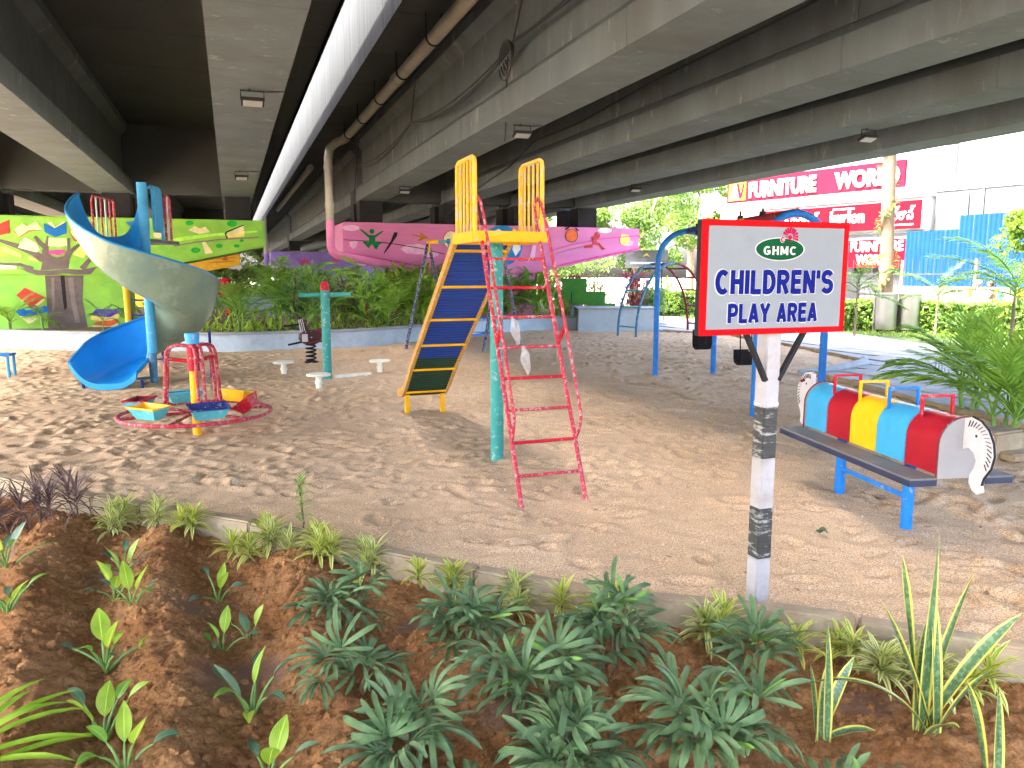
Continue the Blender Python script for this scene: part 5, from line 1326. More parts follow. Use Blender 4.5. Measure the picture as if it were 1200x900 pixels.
for k, c in enumerate(('red', 'blue', 'yellow', 'red')):
    y = 0.24 + k * 0.32
    for a, b_ in (((-0.10, 0.74), (-0.10, 0.868)), ((0.10, 0.74), (0.10, 0.868))):
        mb = MB(); mb.bar((a[0], y, a[1]), (b_[0], y, b_[1]), 0.016, 0.016); mb.build('handle_post', M[c], cb)
    mb = MB(); mb.bar((-0.108, y, 0.876), (0.108, y, 0.876), 0.016, 0.016); mb.build('handle_bar', M[c], cb)
for y in (0.418, 1.19):
    mb = MB(); mb.cyl((-0.02, y, -0.1), (-0.02, y, 0.43), 0.036, 16); mb.build('leg', M['blue'], cb)
mb = MB(); mb.bar((-0.02, 0.44, 0.19), (-0.02, 1.17, 0.19), 0.02, 0.03); mb.build('leg_brace', M['blue'], cb)
mb = MB(); mb.tube([(-0.13, 1.62, 0.78), (0.05, 1.72, 0.80)], 0.012, 8); mb.build('far_handlebar', M['maroon'], cb)

# ---- signboard
sg = thing('sign_board', 'white CHILDREN\'S PLAY AREA board with red border on a striped post', 'sign', (1.227, 3.658, 0), YAW)
M['sign_white'] = surf('sign_white', srgb(130, 137, 141), 0.6, 0.05, 4, stain=srgb(113, 119, 124), stain_amt=0.2, sscale=2.5, spec=0.08)
M['sign_red'] = surf('sign_red', srgb(178, 4, 12), 0.6, 0.05, 4, stain=srgb(160, 3, 10), stain_amt=0.2, sscale=2.5, spec=0.08)
M['sign_blue'] = surf('sign_blue', srgb(6, 22, 108), 0.6, 0.05, 4, stain=srgb(5, 19, 97), stain_amt=0.2, sscale=2.5, spec=0.08)
M['sign_green'] = surf('sign_green', srgb(0, 74, 38), 0.6, 0.05, 4, stain=srgb(0, 66, 34), stain_amt=0.2, sscale=2.5, spec=0.08)
M['sign_pink'] = surf('sign_pink', srgb(176, 12, 66), 0.6, 0.05, 4, stain=srgb(158, 10, 59), stain_amt=0.2, sscale=2.5, spec=0.08)
M['sign_pure'] = surf('sign_pure', srgb(186, 187, 184), 0.6, 0.05, 4, stain=srgb(167, 168, 165), stain_amt=0.2, sscale=2.5, spec=0.08)
M['post_white'] = surf('post_white', srgb(168, 166, 168), 0.5, 0.08, 6, 0.3, 30, stain=srgb(140, 130, 116), stain_amt=0.35, sscale=5)
M['post_black'] = surf('post_black', srgb(52, 54, 52), 0.45, 0.15, 6, 0.6, 22, wear=srgb(150, 152, 148), wear_amt=0.28, wscale=9, stretch=(1, 1, 4))
bands = [(-0.12, 0.215, 'post_white'), (0.215, 0.47, 'post_black'), (0.47, 0.72, 'post_white'), (0.72, 0.97, 'post_black'), (0.97, 1.40, 'post_white')]
for a, b_, c in bands:
    k = 0.001 if 'black' in c else 0.0
    mb = MB(); mb.box((0, 0, (a + b_) / 2), (0.080 + k, 0.080 + k, b_ - a - 0.001)); mb.build('post_band', M[c], sg, bevel=0.004)
mb = MB(); mb.box((0, 0, 0.985), (0.094, 0.094, 0.05)); mb.build('post_wrap', M['film'], sg, bevel=0.015)
BW, BH, BZ, BY = 0.81, 0.515, 1.585, -0.075
BX = -0.038
mb = MB(); mb.box((BX, BY + 0.022, BZ), (BW, 0.03, BH)); mb.build('board_frame', M['dark_metal'], sg, smooth=False)
mb = MB(); mb.box((BX, BY, BZ), (BW, 0.012, BH)); mb.build('board_face', M['sign_red'], sg, smooth=False)
mb = MB(); mb.box((BX, BY - 0.0062, BZ), (BW - 0.062, 0.002, BH - 0.056)); mb.build('board_panel', M['sign_white'], sg, smooth=False)
for sx in (-1, 1):
    mb = MB(); mb.bar((sx * 0.035, -0.03, 1.10), (sx * 0.175 + 0.01, -0.03, 1.345), 0.022, 0.026, up=(0, 1, 0)); mb.build('brace', M['dark_metal'], sg, bevel=0.002)
YT = BY - 0.0075
def zrow(px): return BZ + BH / 2 - (px - 30) / 850 * BH
def xcol(px): return BX - BW / 2 + (px - 20) / 1128 * BW
def letters(body, x, z, h, w, mat, bold, y, parent, spacing=1.0):
    return link('lettering', text_mesh(body, h, w, mat, bold=bold, depth=0.0010, spacing=spacing), parent, (x, y, z))
link('lettering_outline', block_text("CHILDREN'S", 0.124, 0.672, M['sign_pure'], .285, 0.0006), sg, (xcol(578), YT, zrow(487)))
link('lettering', block_text("CHILDREN'S", 0.116, 0.660, M['sign_blue'], .235, 0.0008), sg, (xcol(578), YT - 0.0012, zrow(487)))
link('lettering_outline', block_text("PLAY AREA", 0.104, 0.512, M['sign_pure'], .285, 0.0006), sg, (xcol(569), YT, zrow(718)))
link('lettering', block_text("PLAY AREA", 0.096, 0.502, M['sign_blue'], .235, 0.0008), sg, (xcol(569), YT - 0.0012, zrow(718)))
def disc_(name, cx, cz, rx, rz, mat, y, n=32):
    mb = MB(); mb.prism([(cx + rx * math.cos(2 * math.pi * k / n), cz + rz * math.sin(2 * math.pi * k / n)) for k in range(n)], y, y + 0.0012); return mb.build(name, mat, sg, smooth=False)
ex, ez = xcol(597), zrow(240)
disc_('emblem_rim', ex, ez, 0.139, 0.0535, M['sign_pure'], YT)
disc_('emblem_oval', ex, ez, 0.132, 0.049, M['sign_green'], YT - 0.0012)
link('lettering', block_text("GHMC", 0.040, 0.180, M['sign_pure'], .20, 0.0006, gap=.16), sg, (ex - 0.002, YT - 0.0018, ez - 0.006))
fx, fz = xcol(668), zrow(151)
disc_('flower_eye', fx, fz, 0.011, 0.011, M['sign_pink'], YT - 0.0036, 14)
for k in range(15):
    a = R(-75 + k * 20.5)
    if 200 < (-75 + k * 20.5) % 360 < 235: continue
    r0, r1 = 0.019, 0.045 if -30 < (-75 + k * 20.5) < 170 else 0.021
    w = 0.0055
    ca, sa = math.cos(a), math.sin(a)
    poly = [(fx + r0 * ca - w * .45 * sa, fz + r0 * sa + w * .45 * ca), (fx + r0 * ca + w * .45 * sa, fz + r0 * sa - w * .45 * ca), (fx + r1 * ca + w * sa, fz + r1 * sa - w * ca), (fx + r1 * ca - w * sa, fz + r1 * sa + w * ca)]
    mb = MB(); mb.prism(poly, YT - 0.0048, YT - 0.0036); mb.build('flower_petal', M['sign_pink'], sg, smooth=False)
disc_('flower_bud', xcol(610), zrow(168), 0.013, 0.0145, M['sign_pure'], YT - 0.0036, 16)
disc_('flower_bud', xcol(610), zrow(168), 0.011, 0.0125, M['sign_pink'], YT - 0.0048, 16)
disc_('flower_bud', xcol(613), zrow(168), 0.006, 0.0065, M['sign_pure'], YT - 0.0060, 12)

# ---- blue bench at the left edge
bn = thing('low_bench', 'small blue metal bench at the left edge of the sand', 'bench', (-8.25, 12.1, 0), R(15))
mb = MB(); mb.box((0, 0, 0.345), (0.62, 0.34, 0.03)); mb.build('seat', M['blue'], bn, bevel=0.006)
for sx in (-0.27, 0.27):
    for sy in (-0.13, 0.13):
        mb = MB(); mb.cyl((sx, sy, -0.05), (sx, sy, 0.335), 0.022, 10); mb.build('leg', M['sky_blue'], bn)

# ================================================================ plants
def strip(mb, base, az, elev, length, width, droop, n=5, prof=None, fold=0.0, twist=0.0, v0=0.0, curl=None):
    """one leaf blade: starts at base in direction (az, elev), bending down by droop radians over its length"""
    p = Vector(base); ds = length / n; vs = []; uvs = []
    e = elev
    for k in range(n + 1):
        f = k / n
        w = width * (prof(f) if prof else math.sin(math.pi * (0.08 + 0.92 * f)) ** 0.7)
        d = Vector((math.cos(az) * math.cos(e), math.sin(az) * math.cos(e), math.sin(e)))
        sd = Vector((-math.sin(az), math.cos(az), 0))
        up = sd.cross(d) * -1
        tw = twist * f
        a = sd * math.cos(tw) + up * math.sin(tw)
        vs += [p - a * w / 2 + up * fold * w, p, p + a * w / 2 + up * fold * w]
        p = p + d * ds
        e -= droop / n
    fs = []; uv = []
    for k in range(n):
        o = 3 * k; a0 = v0 + k / n; a1 = v0 + (k + 1) / n
        fs += [(o, o + 1, o + 4, o + 3), (o + 1, o + 2, o + 5, o + 4)]
        uv += [[(0, a0), (.5, a0), (.5, a1), (0, a1)], [(.5, a0), (1, a0), (1, a1), (.5, a1)]]
    mb.add(vs, fs, uv)
    return p
LKW = dict(fix=False, angle=180)
L = {}
L['lime'] = leaf_mat('leaf_lime', (0.26, 0.44, 0.035), (0.42, 0.60, 0.08), 0.4, 0.40, 0.2, vein=0.45)
L['mid'] = leaf_mat('leaf_mid', (0.17, 0.36, 0.045), (0.28, 0.50, 0.08), 0.4, 0.32, 0.2, vein=0.4)
L['bluegreen'] = leaf_mat('leaf_bluegreen', (0.085, 0.17, 0.085), (0.16, 0.26, 0.15), 0.38, 0.2, 0.2, vein=0.3)
L['rhapis'] = leaf_mat('leaf_rhapis', (0.10, 0.195, 0.07), (0.215, 0.345, 0.145), 0.36, 0.2, 0.3, vein=0.0, spec=0.42, ribs=0.6)
L['rhapis_new'] = leaf_mat('leaf_rhapis_new', (0.12, 0.28, 0.04), (0.2, 0.40, 0.07), 0.35, 0.3, 0.2)
L['varieg'] = leaf_mat('leaf_varieg', (0.62, 0.62, 0.12), (0.76, 0.72, 0.26), 0.42, 0.25, 0.15, stripe=(0.20, 0.36, 0.05))
L['varieg_pale'] = leaf_mat('leaf_varieg_pale', (0.62, 0.63, 0.18), (0.74, 0.71, 0.33), 0.42, 0.25, 0.15, stripe=(0.18, 0.30, 0.08))
L['cordyline'] = leaf_mat('leaf_cordyline', (0.13, 0.075, 0.075), (0.24, 0.16, 0.15), 0.45, 0.15, 0.3)
L['snake'] = leaf_mat('leaf_snake', (0.07, 0.15, 0.06), (0.10, 0.20, 0.08), 0.38, 0.08, 0.2, edge=(0.62, 0.58, 0.10), edge_pos=0.66, band=(0.16, 0.27, 0.12), spec=0.5)
L['strap'] = leaf_mat('leaf_strap', (0.28, 0.52, 0.035), (0.44, 0.68, 0.08), 0.35, 0.35, 0.2)
L['palm'] = leaf_mat('leaf_palm', (0.15, 0.34, 0.05), (0.27, 0.50, 0.10), 0.4, 0.3, 0.25)
L['palm_bright'] = leaf_mat('leaf_palm_bright', (0.18, 0.38, 0.04), (0.32, 0.54, 0.08), 0.4, 0.35, 0.25)
L['palm_dark'] = leaf_mat('leaf_palm_dark', (0.10, 0.22, 0.07), (0.19, 0.34, 0.11), 0.42, 0.25, 0.25)
L['palm_sun'] = leaf_mat('leaf_palm_sun', (0.05, 0.12, 0.015), (0.10, 0.19, 0.03), 0.45, 0.25, 0.3)
L['hedge'] = leaf_mat('leaf_hedge', (0.10, 0.20, 0.03), (0.20, 0.32, 0.05), 0.5, 0.3, 0.3)
L['tree'] = leaf_mat('leaf_tree', (0.08, 0.16, 0.03), (0.16, 0.27, 0.05), 0.5, 0.3, 0.3)
L['tree_bright'] = leaf_mat('leaf_tree_bright', (0.07, 0.15, 0.012), (0.13, 0.22, 0.025), 0.5, 0.4, 0.3)
L['red_leaf'] = leaf_mat('leaf_red', (0.24, 0.035, 0.03), (0.42, 0.06, 0.09), 0.45, 0.3, 0.3)
L['yellow_leaf'] = leaf_mat('leaf_yellow', (0.34, 0.38, 0.05), (0.50, 0.48, 0.10), 0.45, 0.3, 0.3)
L['grass'] = leaf_mat('leaf_grass', (0.14, 0.25, 0.03), (0.24, 0.36, 0.06), 0.5, 0.35, 0.3)
M['bark'] = surf('bark', (0.20, 0.15, 0.10), 0.9, 0.3, 6, 0.7, 25, stretch=(1, 1, 0.25))
M['stem_green'] = surf('stem_green', (0.16, 0.28, 0.06), 0.5, 0.2, 8)
M['stem_brown'] = surf('stem_brown', (0.13, 0.09, 0.05), 0.8, 0.25, 12)
ELL = lambda f: max(0.02, math.sin(math.pi * min(1, f ** 0.85)) ** 0.9)
STRAP = lambda f: min(1.0, f * 5 + 0.35) * (1 - max(0, (f - 0.72) / 0.28) ** 1.6) + 0.02
BLUNT = lambda f: (0.30 + 0.70 * min(1, f * 2.2)) * (1 - max(0, (f - 0.86) / 0.14) ** 2 * 0.75)

# ---- young broad-leaved seedlings in the furrows
def seedling(x, y, label, leaves, seed, sc=1.0):
    rd = random.Random(seed)
    z = soil_h(x, y) - 0.01
    t = thing('seedling', label, 'plant', (x, y, z), 0, 'young leafy seedlings in the furrows')
    for az, elev, pl, bl, bw, dr, mt in leaves:
        az = R(az); el = R(elev)
        mb = MB()
        d = Vector((math.cos(az) * math.cos(el), math.sin(az) * math.cos(el), math.sin(el)))
        pl *= sc; bl *= sc * 1.08; bw *= sc * 1.22
        p0 = Vector((rd.uniform(-.012, .012), rd.uniform(-.012, .012), 0)); pts = [p0 + d * (pl * k / 4) + Vector((0, 0, 0.02 * math.sin(k / 4 * 3.1))) for k in range(5)]
        mb.tube(pts, [0.008 * sc, 0.007 * sc, 0.006 * sc, 0.005 * sc, 0.004 * sc], 6, caps=False)
        st = mb.build('leaf_stalk', M['stem_green'], t)
        mb = MB(); strip(mb, pts[-1], az, el * 0.9, bl, bw, R(dr), 8, ELL, fold=0.16, twist=rd.uniform(-0.5, 0.5))
        mb.build('leaf', L[mt], st, **LKW)
def rnd_leaves(rd, n, lime=0.4):
    out = []
    a0 = rd.uniform(0, 360)
    for k in range(n):
        az = a0 + k * 137.5
        up = k < 2
        out.append((az, rd.uniform(62, 84) if up else rd.uniform(32, 66), rd.uniform(0.09, 0.15) if up else rd.uniform(0.12, 0.22), rd.uniform(0.13, 0.19) if up else rd.uniform(0.08, 0.13), rd.uniform(0.050, 0.07) if up else rd.uniform(0.03, 0.045),
                    rd.uniform(5, 30) if up else rd.uniform(35, 85), 'lime' if (up and rd.random() < 0.75) or rd.random() < lime * 0.5 else rd.choice(['bluegreen', 'mid', 'bluegreen'])))  # backlight put into the colour: some leaves lime, the rest darker
    return out
SEED = [(-2.88, 4.19, 'seedling at the left edge, upper of two, with one bright upright leaf', 8, 1.15), (-2.46, 3.56, 'seedling at the left edge, lower of two, with drooping leaves', 8, 1.0),
        (-2.24, 4.24, 'seedling near the kerb on the left ridge, below the variegated plants', 7, 1.0), (-1.93, 3.71, 'seedling with dark folded leaves close behind a paddle-leaved one', 6, 1.0),
        (-1.78, 3.17, 'seedling with one upright lime paddle leaf and long trailing stalks', 7, 1.25), (-1.59, 3.95, 'small forked seedling alone on the middle furrow near the kerb', 5, 0.95),
        (-1.27, 3.52, 'tiny seedling with a single dark tip leaf', 3, 0.8), (-1.35, 3.37, 'low seedling with two long bright leaves in the middle furrow', 5, 0.85),
        (-1.05, 2.87, 'seedling with a broad glowing lime leaf in the damp hollow', 8, 1.15), (-1.52, 2.65, 'seedling with curled leaf above the strap-leaved plant', 6, 1.1),
        (-1.33, 2.44, 'seedling low in the left corner with a long drooping dark leaf', 5, 1.1), (-0.85, 2.44, 'seedling at the bottom edge with a lime leaf pointing left', 6, 1.1),
        (-2.11, 3.89, 'seedling between the ridges with an oval lime leaf', 6, 1.0)]
for k, (x, y, lb, n, sc) in enumerate(SEED):
    rd = random.Random(100 + k); seedling(x, y, lb, rnd_leaves(rd, n), 200 + k, sc * 0.82)

# ---- lady palms: palmate fronds shared between clumps
def palmate(seed, n=7, ln=0.215, w=0.024, mat='rhapis', dr=75):
    rd = random.Random(seed); mb = MB()
    for k in range(n):
        a = R(-78 + 156 * k / (n - 1)) + rd.uniform(-.08, .08)
        l = ln * rd.uniform(0.85, 1.1) * (1 - 0.15 * abs(k / (n - 1) - .5) * 2)
        strip(mb, (0.006 * math.cos(a), 0.006 * math.sin(a), 0), a, R(rd.uniform(10, 30)), l, w * rd.uniform(0.8, 1.15), R(dr * rd.uniform(0.7, 1.6)), 6, BLUNT, fold=0.22)
    return mb.mesh('frond', L[mat], fix=False, angle=180)
FROND = [palmate(s, n) for s, n in ((1, 8), (2, 7), (3, 9), (4, 6), (5, 8))]
FROND_NEW = [palmate(11, 3, 0.15, 0.02, 'rhapis_new', 10), palmate(12, 2, 0.16, 0.018, 'rhapis_new', 5)]
def lady_palm(x, y, label, stems, hgt, spread, seed, sc=1.0):
    rd = random.Random(seed); z = soil_h(x, y) - 0.01
    t = thing('lady_palm', label, 'plant', (x, y, z), 0, 'dark green lady palms in the bed')
    for s in range(stems):
        a = rd.uniform(0, 6.28); r = spread * math.sqrt(rd.random()) * 0.6
        bx, by = r * math.cos(a), r * math.sin(a); h = hgt * rd.uniform(0.55, 1.0)
        tx, ty = bx * 1.5, by * 1.5
        mb = MB(); mb.tube([(bx * .6, by * .6, 0), (bx, by, h * .5), (tx, ty, h)], [0.008, 0.007, 0.006], 6); st = mb.build('stem', M['stem_brown'], t)
        nf = rd.randint(4, 5); a0 = rd.uniform(0, 6.28)
        for k in range(nf):
            f = k / max(1, nf - 1)
            az = a0 + k * 2.4; zz = h * (0.45 + 0.55 * f); pet = rd.uniform(0.05, 0.10) * (1.1 - 0.6 * f)
            o = link('frond', FROND[rd.randrange(5)], st, (bx + (tx - bx) * f + pet * math.cos(az), by + (ty - by) * f + pet * math.sin(az), zz + 0.02), (rd.uniform(-.25, .25), R(rd.uniform(-40, 0)) - 0.6 * f + 0.1, az))
            q = sc * rd.uniform(0.85, 1.2); o.scale = (q, q, q)
        if rd.random() < 0.5:
            o = link('frond', FROND_NEW[rd.randrange(2)], st, (tx, ty, h), (0, R(-55), rd.uniform(0, 6.28)))
LADY = [(-0.85, 3.64, 'lady palm clump at the left end of the dark row, nearest the kerb', 5, 0.25, 0.17, 1.05), (-0.65, 2.92, 'lady palm behind the front left one, beside the wet hollow', 4, 0.16, 0.15, 0.9),
        (-0.20, 3.35, 'compact lady palm right of the wet hollow below the kerb', 6, 0.22, 0.16, 1.0), (0.07, 2.86, 'full lady palm in the middle of the bed with arching fronds', 6, 0.28, 0.18, 1.1),
        (0.43, 3.13, 'tall lady palm right of the middle, with thin brown stems showing', 6, 0.34, 0.20, 1.1), (-0.36, 2.53, 'low lady palm at the lower left with upright new blades', 5, 0.22, 0.16, 1.05),
        (0.26, 2.37, 'lady palm at the bottom edge with pale broad blades', 6, 0.24, 0.17, 1.15), (0.71, 2.51, 'largest lady palm clump at the bottom, left of the snake plants', 8, 0.30, 0.22, 1.2),
        (1.02, 3.03, 'lady palm with spreading fronds above the largest clump', 4, 0.30, 0.16, 1.1), (-0.12, 2.25, 'tip of a lady palm peeping over the bottom edge', 2, 0.10, 0.06, 0.9), (1.05, 2.25, 'lady palm cut by the bottom edge beside the snake plant', 4, 0.14, 0.14, 1.0)]
for k, (x, y, lb, st, h, sp_, sc) in enumerate(LADY): lady_palm(x, y, lb, max(2, round(st * 0.6)), h * 1.0, sp_ * 0.85, 300 + k, sc * 0.82)

# ---- variegated rosettes along the kerb
def rosette(mb, c, n, ln, w, rd, up=0.0):
    for k in range(n):
        f = k / n
        strip(mb, Vector(c) + Vector((0, 0, 0.05 * f * ln / 0.12)), k * 2.4 + rd.uniform(-.3, .3), R(10 + 65 * f + rd.uniform(-10, 10)), ln * rd.uniform(0.8, 1.15) * (1 - .25 * f), w, R(rd.uniform(50, 95)) * (1 - .5 * f), 4, lambda q: max(0.04, math.sin(math.pi * (0.2 + .8 * q)) ** 0.7), fold=0.12)
def kerb_plant(x, y, label, seed, mat, heads, ln=0.165, name='variegated_dracaena', grp='variegated plants along the kerb', stem=0.08, w=0.025, nl=24):
    rd = random.Random(seed); z = soil_h(x, y) - 0.01
    t = thing(name, label, 'plant', (x, y, z), 0, grp)
    for h in range(heads):
        a = rd.uniform(0, 6.28); r = 0.0 if heads == 1 else rd.uniform(0.04, 0.09); hz = stem * rd.uniform(0.7, 1.4)
        mb = MB(); mb.tube([(r * .3 * math.cos(a), r * .3 * math.sin(a), 0), (r * math.cos(a), r * math.sin(a), hz + .02)], 0.005, 6); st = mb.build('stem', M['stem_brown'], t)
        mb = MB(); rosette(mb, (r * math.cos(a), r * math.sin(a), hz), nl, ln * rd.uniform(.9, 1.15), w, rd); mb.build('foliage', L[mat], st, **LKW)
DR = [(-2.69, 4.97, 3, 'left end of the pale row beside the brown spiky plants'), (-2.59, 5.08, 2, 'against the kerb, second in the pale row'), (-2.10, 4.86, 3, 'spreading over the kerb edge left of the slide'), (-2.38, 4.94, 2, 'half hidden behind its neighbour by the kerb'),
      (-1.64, 4.49, 3, 'low tuft of pale blades in front of the kerb'), (-1.61, 4.64, 2, 'behind a low tuft, close to the kerb'), (-1.41, 4.49, 3, 'bushy one left of the tall thin stem'), (-1.14, 4.42, 2, 'just right of the tall thin stem'),
      (-1.06, 4.30, 2, 'above the leftmost lady palm'), (-0.86, 4.25, 3, 'two-headed one at the second kerb joint'), (-0.51, 3.98, 1, 'small yellow one between lady palm and kerb'), (-0.34, 3.88, 2, 'short yellow tuft over the middle lady palm'), (0.04, 3.75, 3, 'brightest yellow tuft against the kerb'),
      (0.25, 3.66, 1, 'single head right of the brightest tuft'), (0.51, 3.56, 3, 'wide one left of the sign post'), (0.90, 3.43, 2, 'nearest to the foot of the sign post'), (1.01, 3.42, 2, 'behind the short snake plant'), (1.43, 3.22, 2, 'behind the tall snake plant'), (1.70, 3.02, 3, 'right of the tall snake plant'),
      (1.93, 2.98, 2, 'dull one right of the sign post'), (1.27, 3.22, 1, 'single head between the two snake plants'), (1.58, 3.06, 2, 'at the right edge of the bed')]
for k, (x, y, h, lb) in enumerate(DR):
    kerb_plant(x, y, 'variegated kerb plant, ' + lb, 400 + k, 'varieg' if k % 3 else 'varieg_pale', h)
# the tall thin one in front of the slide's shadow
t = thing('variegated_dracaena', 'tall thin variegated plant on a bare stem above the kerb', 'plant', (-1.32, 4.66, -0.1))
mb = MB(); mb.tube([(0, 0, 0), (0.01, 0, 0.15), (-0.01, 0, 0.40)], 0.006, 6); st = mb.build('stem', M['stem_brown'], t)
rd = random.Random(5); mb = MB()
for z in (0.16, 0.21, 0.26, 0.31, 0.36, 0.40): rosette(mb, (0, 0, z), 9, 0.10, 0.012, rd)
mb.build('foliage', L['mid'], st, **LKW)
for k, (x, y, lb) in enumerate([(-3.72, 5.25, 'at the far left edge'), (-3.45, 5.1, 'second from the left edge'), (-3.14, 4.98, 'the fullest, in the middle'), (-3.38, 5.32, 'standing behind the others at the kerb'), (-2.98, 5.1, 'next to the pale kerb plants'), (-3.6, 5.0, 'front of the clump')]):
    kerb_plant(x, y, 'brown purple spiky plant, ' + lb, 500 + k, 'cordyline', 2, 0.30, 'spiky_cordyline', 'brown spiky plants by the kerb', 0.10, 0.012, 26)

# ---- snake plants
def snake(x, y, label, leaves):
    z = soil_h(x, y) - 0.01
    t = thing('snake_plant', label, 'plant', (x, y, z), 0, 'yellow-edged snake plants')
    for k, (az, el, ln, w, dr, tw) in enumerate(leaves):
        a = R(az); ln *= 1.06; w *= 0.95; mb = MB(); strip(mb, (0.025 * math.cos(a * 3 + k), 0.025 * math.sin(a * 2 + k), 0), a, R(el), ln, w, R(dr), 12, lambda f: (0.5 + 0.5 * math.sin(math.pi * min(1, f * 0.95))) * (1 - max(0, (f - 0.74) / 0.26) ** 2.2) + 0.01, fold=0.22, twist=tw)
        mb.build('leaf', L['snake'], t, **LKW)
snake(1.55, 2.66, 'tall snake plant with many yellow-edged blades at the lower right', [(80, 88, 0.80, 0.062, -6, 1.2), (100, 84, 0.56, 0.055, 5, 0.4), (20, 76, 0.62, 0.05, 12, -0.6), (10, 62, 0.58, 0.05, 25, 1.0), (160, 72, 0.52, 0.05, 8, 0.5), (170, 66, 0.52, 0.045, 95, 0.3), (60, 80, 0.40, 0.05, 8, 0.8), (330, 70, 0.34, 0.05, 15, -0.8), (130, 78, 0.66, 0.045, -5, 1.6), (270, 60, 0.26, 0.045, 40, 0.2)])
snake(1.17, 2.66, 'short snake plant left of the tall one', [(95, 86, 0.46, 0.052, 4, 0.9), (60, 80, 0.30, 0.045, 30, 0.5), (30, 66, 0.34, 0.045, 15, 1.1), (0, 38, 0.22, 0.04, 50, 0.2), (120, 80, 0.28, 0.04, 0, 0.3), (350, 12, 0.18, 0.04, 30, 0.1)])
snake(1.62, 2.36, 'snake plant cut off by the lower right corner', [(95, 84, 0.38, 0.055, 0, 0.6), (150, 80, 0.40, 0.055, 5, 0.9), (5, 25, 0.34, 0.035, 10, 0.2)])

# ---- strap-leaved plant reaching in at the lower left corner
t = thing('strap_leaf_plant', 'lime green strap-leaved plant reaching in at the lower left corner', 'plant', (-1.86, 2.26, -0.1))
for k, (az, el, ln, dr) in enumerate([(62, 48, 0.62, 55), (48, 40, 0.66, 50), (30, 44, 0.66, 60), (16, 36, 0.66, 55), (4, 32, 0.60, 50), (-10, 28, 0.58, 50), (40, 58, 0.56, 80), (75, 50, 0.5, 60), (-20, 20, 0.5, 40), (22, 24, 0.6, 35)]):
    mb = MB(); strip(mb, (0.01 * k - .05, 0.005 * k, 0.05), R(az), R(el), ln * 0.78, 0.034, R(dr), 9, STRAP, fold=0.22); mb.build('leaf', L['strap'], t, **LKW)

# ---- feather palms: frond meshes shared between palms
def feather(seed, ln, nl, lw, ll, mat, droop=60, el0=0.0, lang=55):
    rd = random.Random(seed); mb = MB(); p = Vector((0, 0, 0)); e = el0; pts = [p.copy()]
    n = nl; ds = ln / n
    for k in range(n):
        d = Vector((math.cos(e), 0, math.sin(e))); p = p + d * ds; pts.append(p.copy()); e -= R(droop) / n
        f = (k + 1) / n
        if f > 0.18:
            l = ll * math.sin(math.pi * (0.18 + 0.78 * f)) ** 0.6 * rd.uniform(.85, 1.1)
            for s in (-1, 1):
                strip(mb, p, s * R(lang * (1.05 - 0.45 * f) + rd.uniform(-6, 6)), e + R(rd.uniform(5, 25)), l, lw, R(rd.uniform(25, 60)), 3, lambda q: max(0.05, math.sin(math.pi * (0.2 + .8 * q)) ** 0.8), fold=0.15)
    mb.tube(pts, [0.010 * (1 - 0.8 * k / n) + 0.002 for k in range(n + 1)], 5, caps=False)
    for fi in range(len(mb.f)):
        if fi not in mb.uv: mb.uv[fi] = [(.5, .5)] * len(mb.f[fi])
    return mb.mesh('frond', L[mat], fix=False, angle=180)
FE = {m: [feather(s, 1.0, 24, 0.0165, 0.32, m, dr) for s, dr in ((1, 62), (2, 42), (3, 80))] for m in ('palm', 'palm_bright', 'palm_dark', 'palm_sun')}
def feather_palm(x, y, z, label, n, fl, hgt, seed, mat, group, stems=1, spread=0.1, bark='stem_green', name='feather_palm', el=(35, 82)):
    rd = random.Random(seed); t = thing(name, label, 'palm', (x, y, z), 0, group)
    for s in range(stems):
        a = rd.uniform(0, 6.28); r = 0 if stems == 1 else spread * rd.uniform(.4, 1); h = hgt * rd.uniform(.75, 1.05)
        bx, by = r * math.cos(a), r * math.sin(a)
        mb = MB(); mb.tube([(bx * .6, by * .6, -0.05), (bx, by, h * .6), (bx * 1.2, by * 1.2, h)], [0.024 * (fl + .2), 0.018 * (fl + .2), 0.012 * (fl + .2)], 8); st = mb.build('trunk', M[bark], t)
        m = max(3, n // stems)
        for k in range(m):
            f = k / m
            o = link('frond', FE[mat][rd.randrange(3)], st, (bx * 1.2, by * 1.2, h * (0.8 + .2 * f)), (rd.uniform(-.2, .2), -R(el[0] + (el[1] - el[0]) * f + rd.uniform(-8, 8)), k * 2.4 + rd.uniform(-.3, .3)))
            q = fl * rd.uniform(.8, 1.15); o.scale = (q, q, q)
    return t
RP = 'palms on the verge right of the sand'
feather_palm(4.85, 7.45, 0.0, 'areca palm clump nearest the camera at the right edge, behind the barrel seat', 25, 1.05, 0.25, 1, 'palm_bright', RP, 5, 0.14, el=(45, 90))
feather_palm(5.35, 8.9, 0.0, 'areca palm clump behind the nearest one, its fronds over the path', 20, 1.1, 0.3, 2, 'palm_bright', RP, 4, 0.12, el=(40, 88))
feather_palm(6.5, 9.4, 0.0, 'areca palm clump at the right edge behind the others', 10, 1.05, 0.35, 3, 'palm_bright', RP, 3, 0.12)
feather_palm(9.5, 14.6, 0.0, 'tall young palm with bare trunk at the right edge', 15, 1.5, 1.9, 4, 'palm', RP, 1, bark='bark', el=(10, 70))
feather_palm(10.75, 19.5, 0.0, 'slim palm before the blue sheeting, right of the steel bins', 9, 1.15, 1.25, 5, 'palm_sun', RP, 1, bark='bark', el=(15, 80))
feather_palm(8.75, 19.6, 0.0, 'slim palm just right of the signboard, left of the bins', 9, 1.25, 1.4, 6, 'palm_sun', RP, 1, bark='bark', el=(10, 75))
feather_palm(11.0, 18.7, 0.0, 'low bushy palm in front of the right steel bin', 12, 0.9, 0.3, 7, 'palm_sun', RP, 2, 0.1)
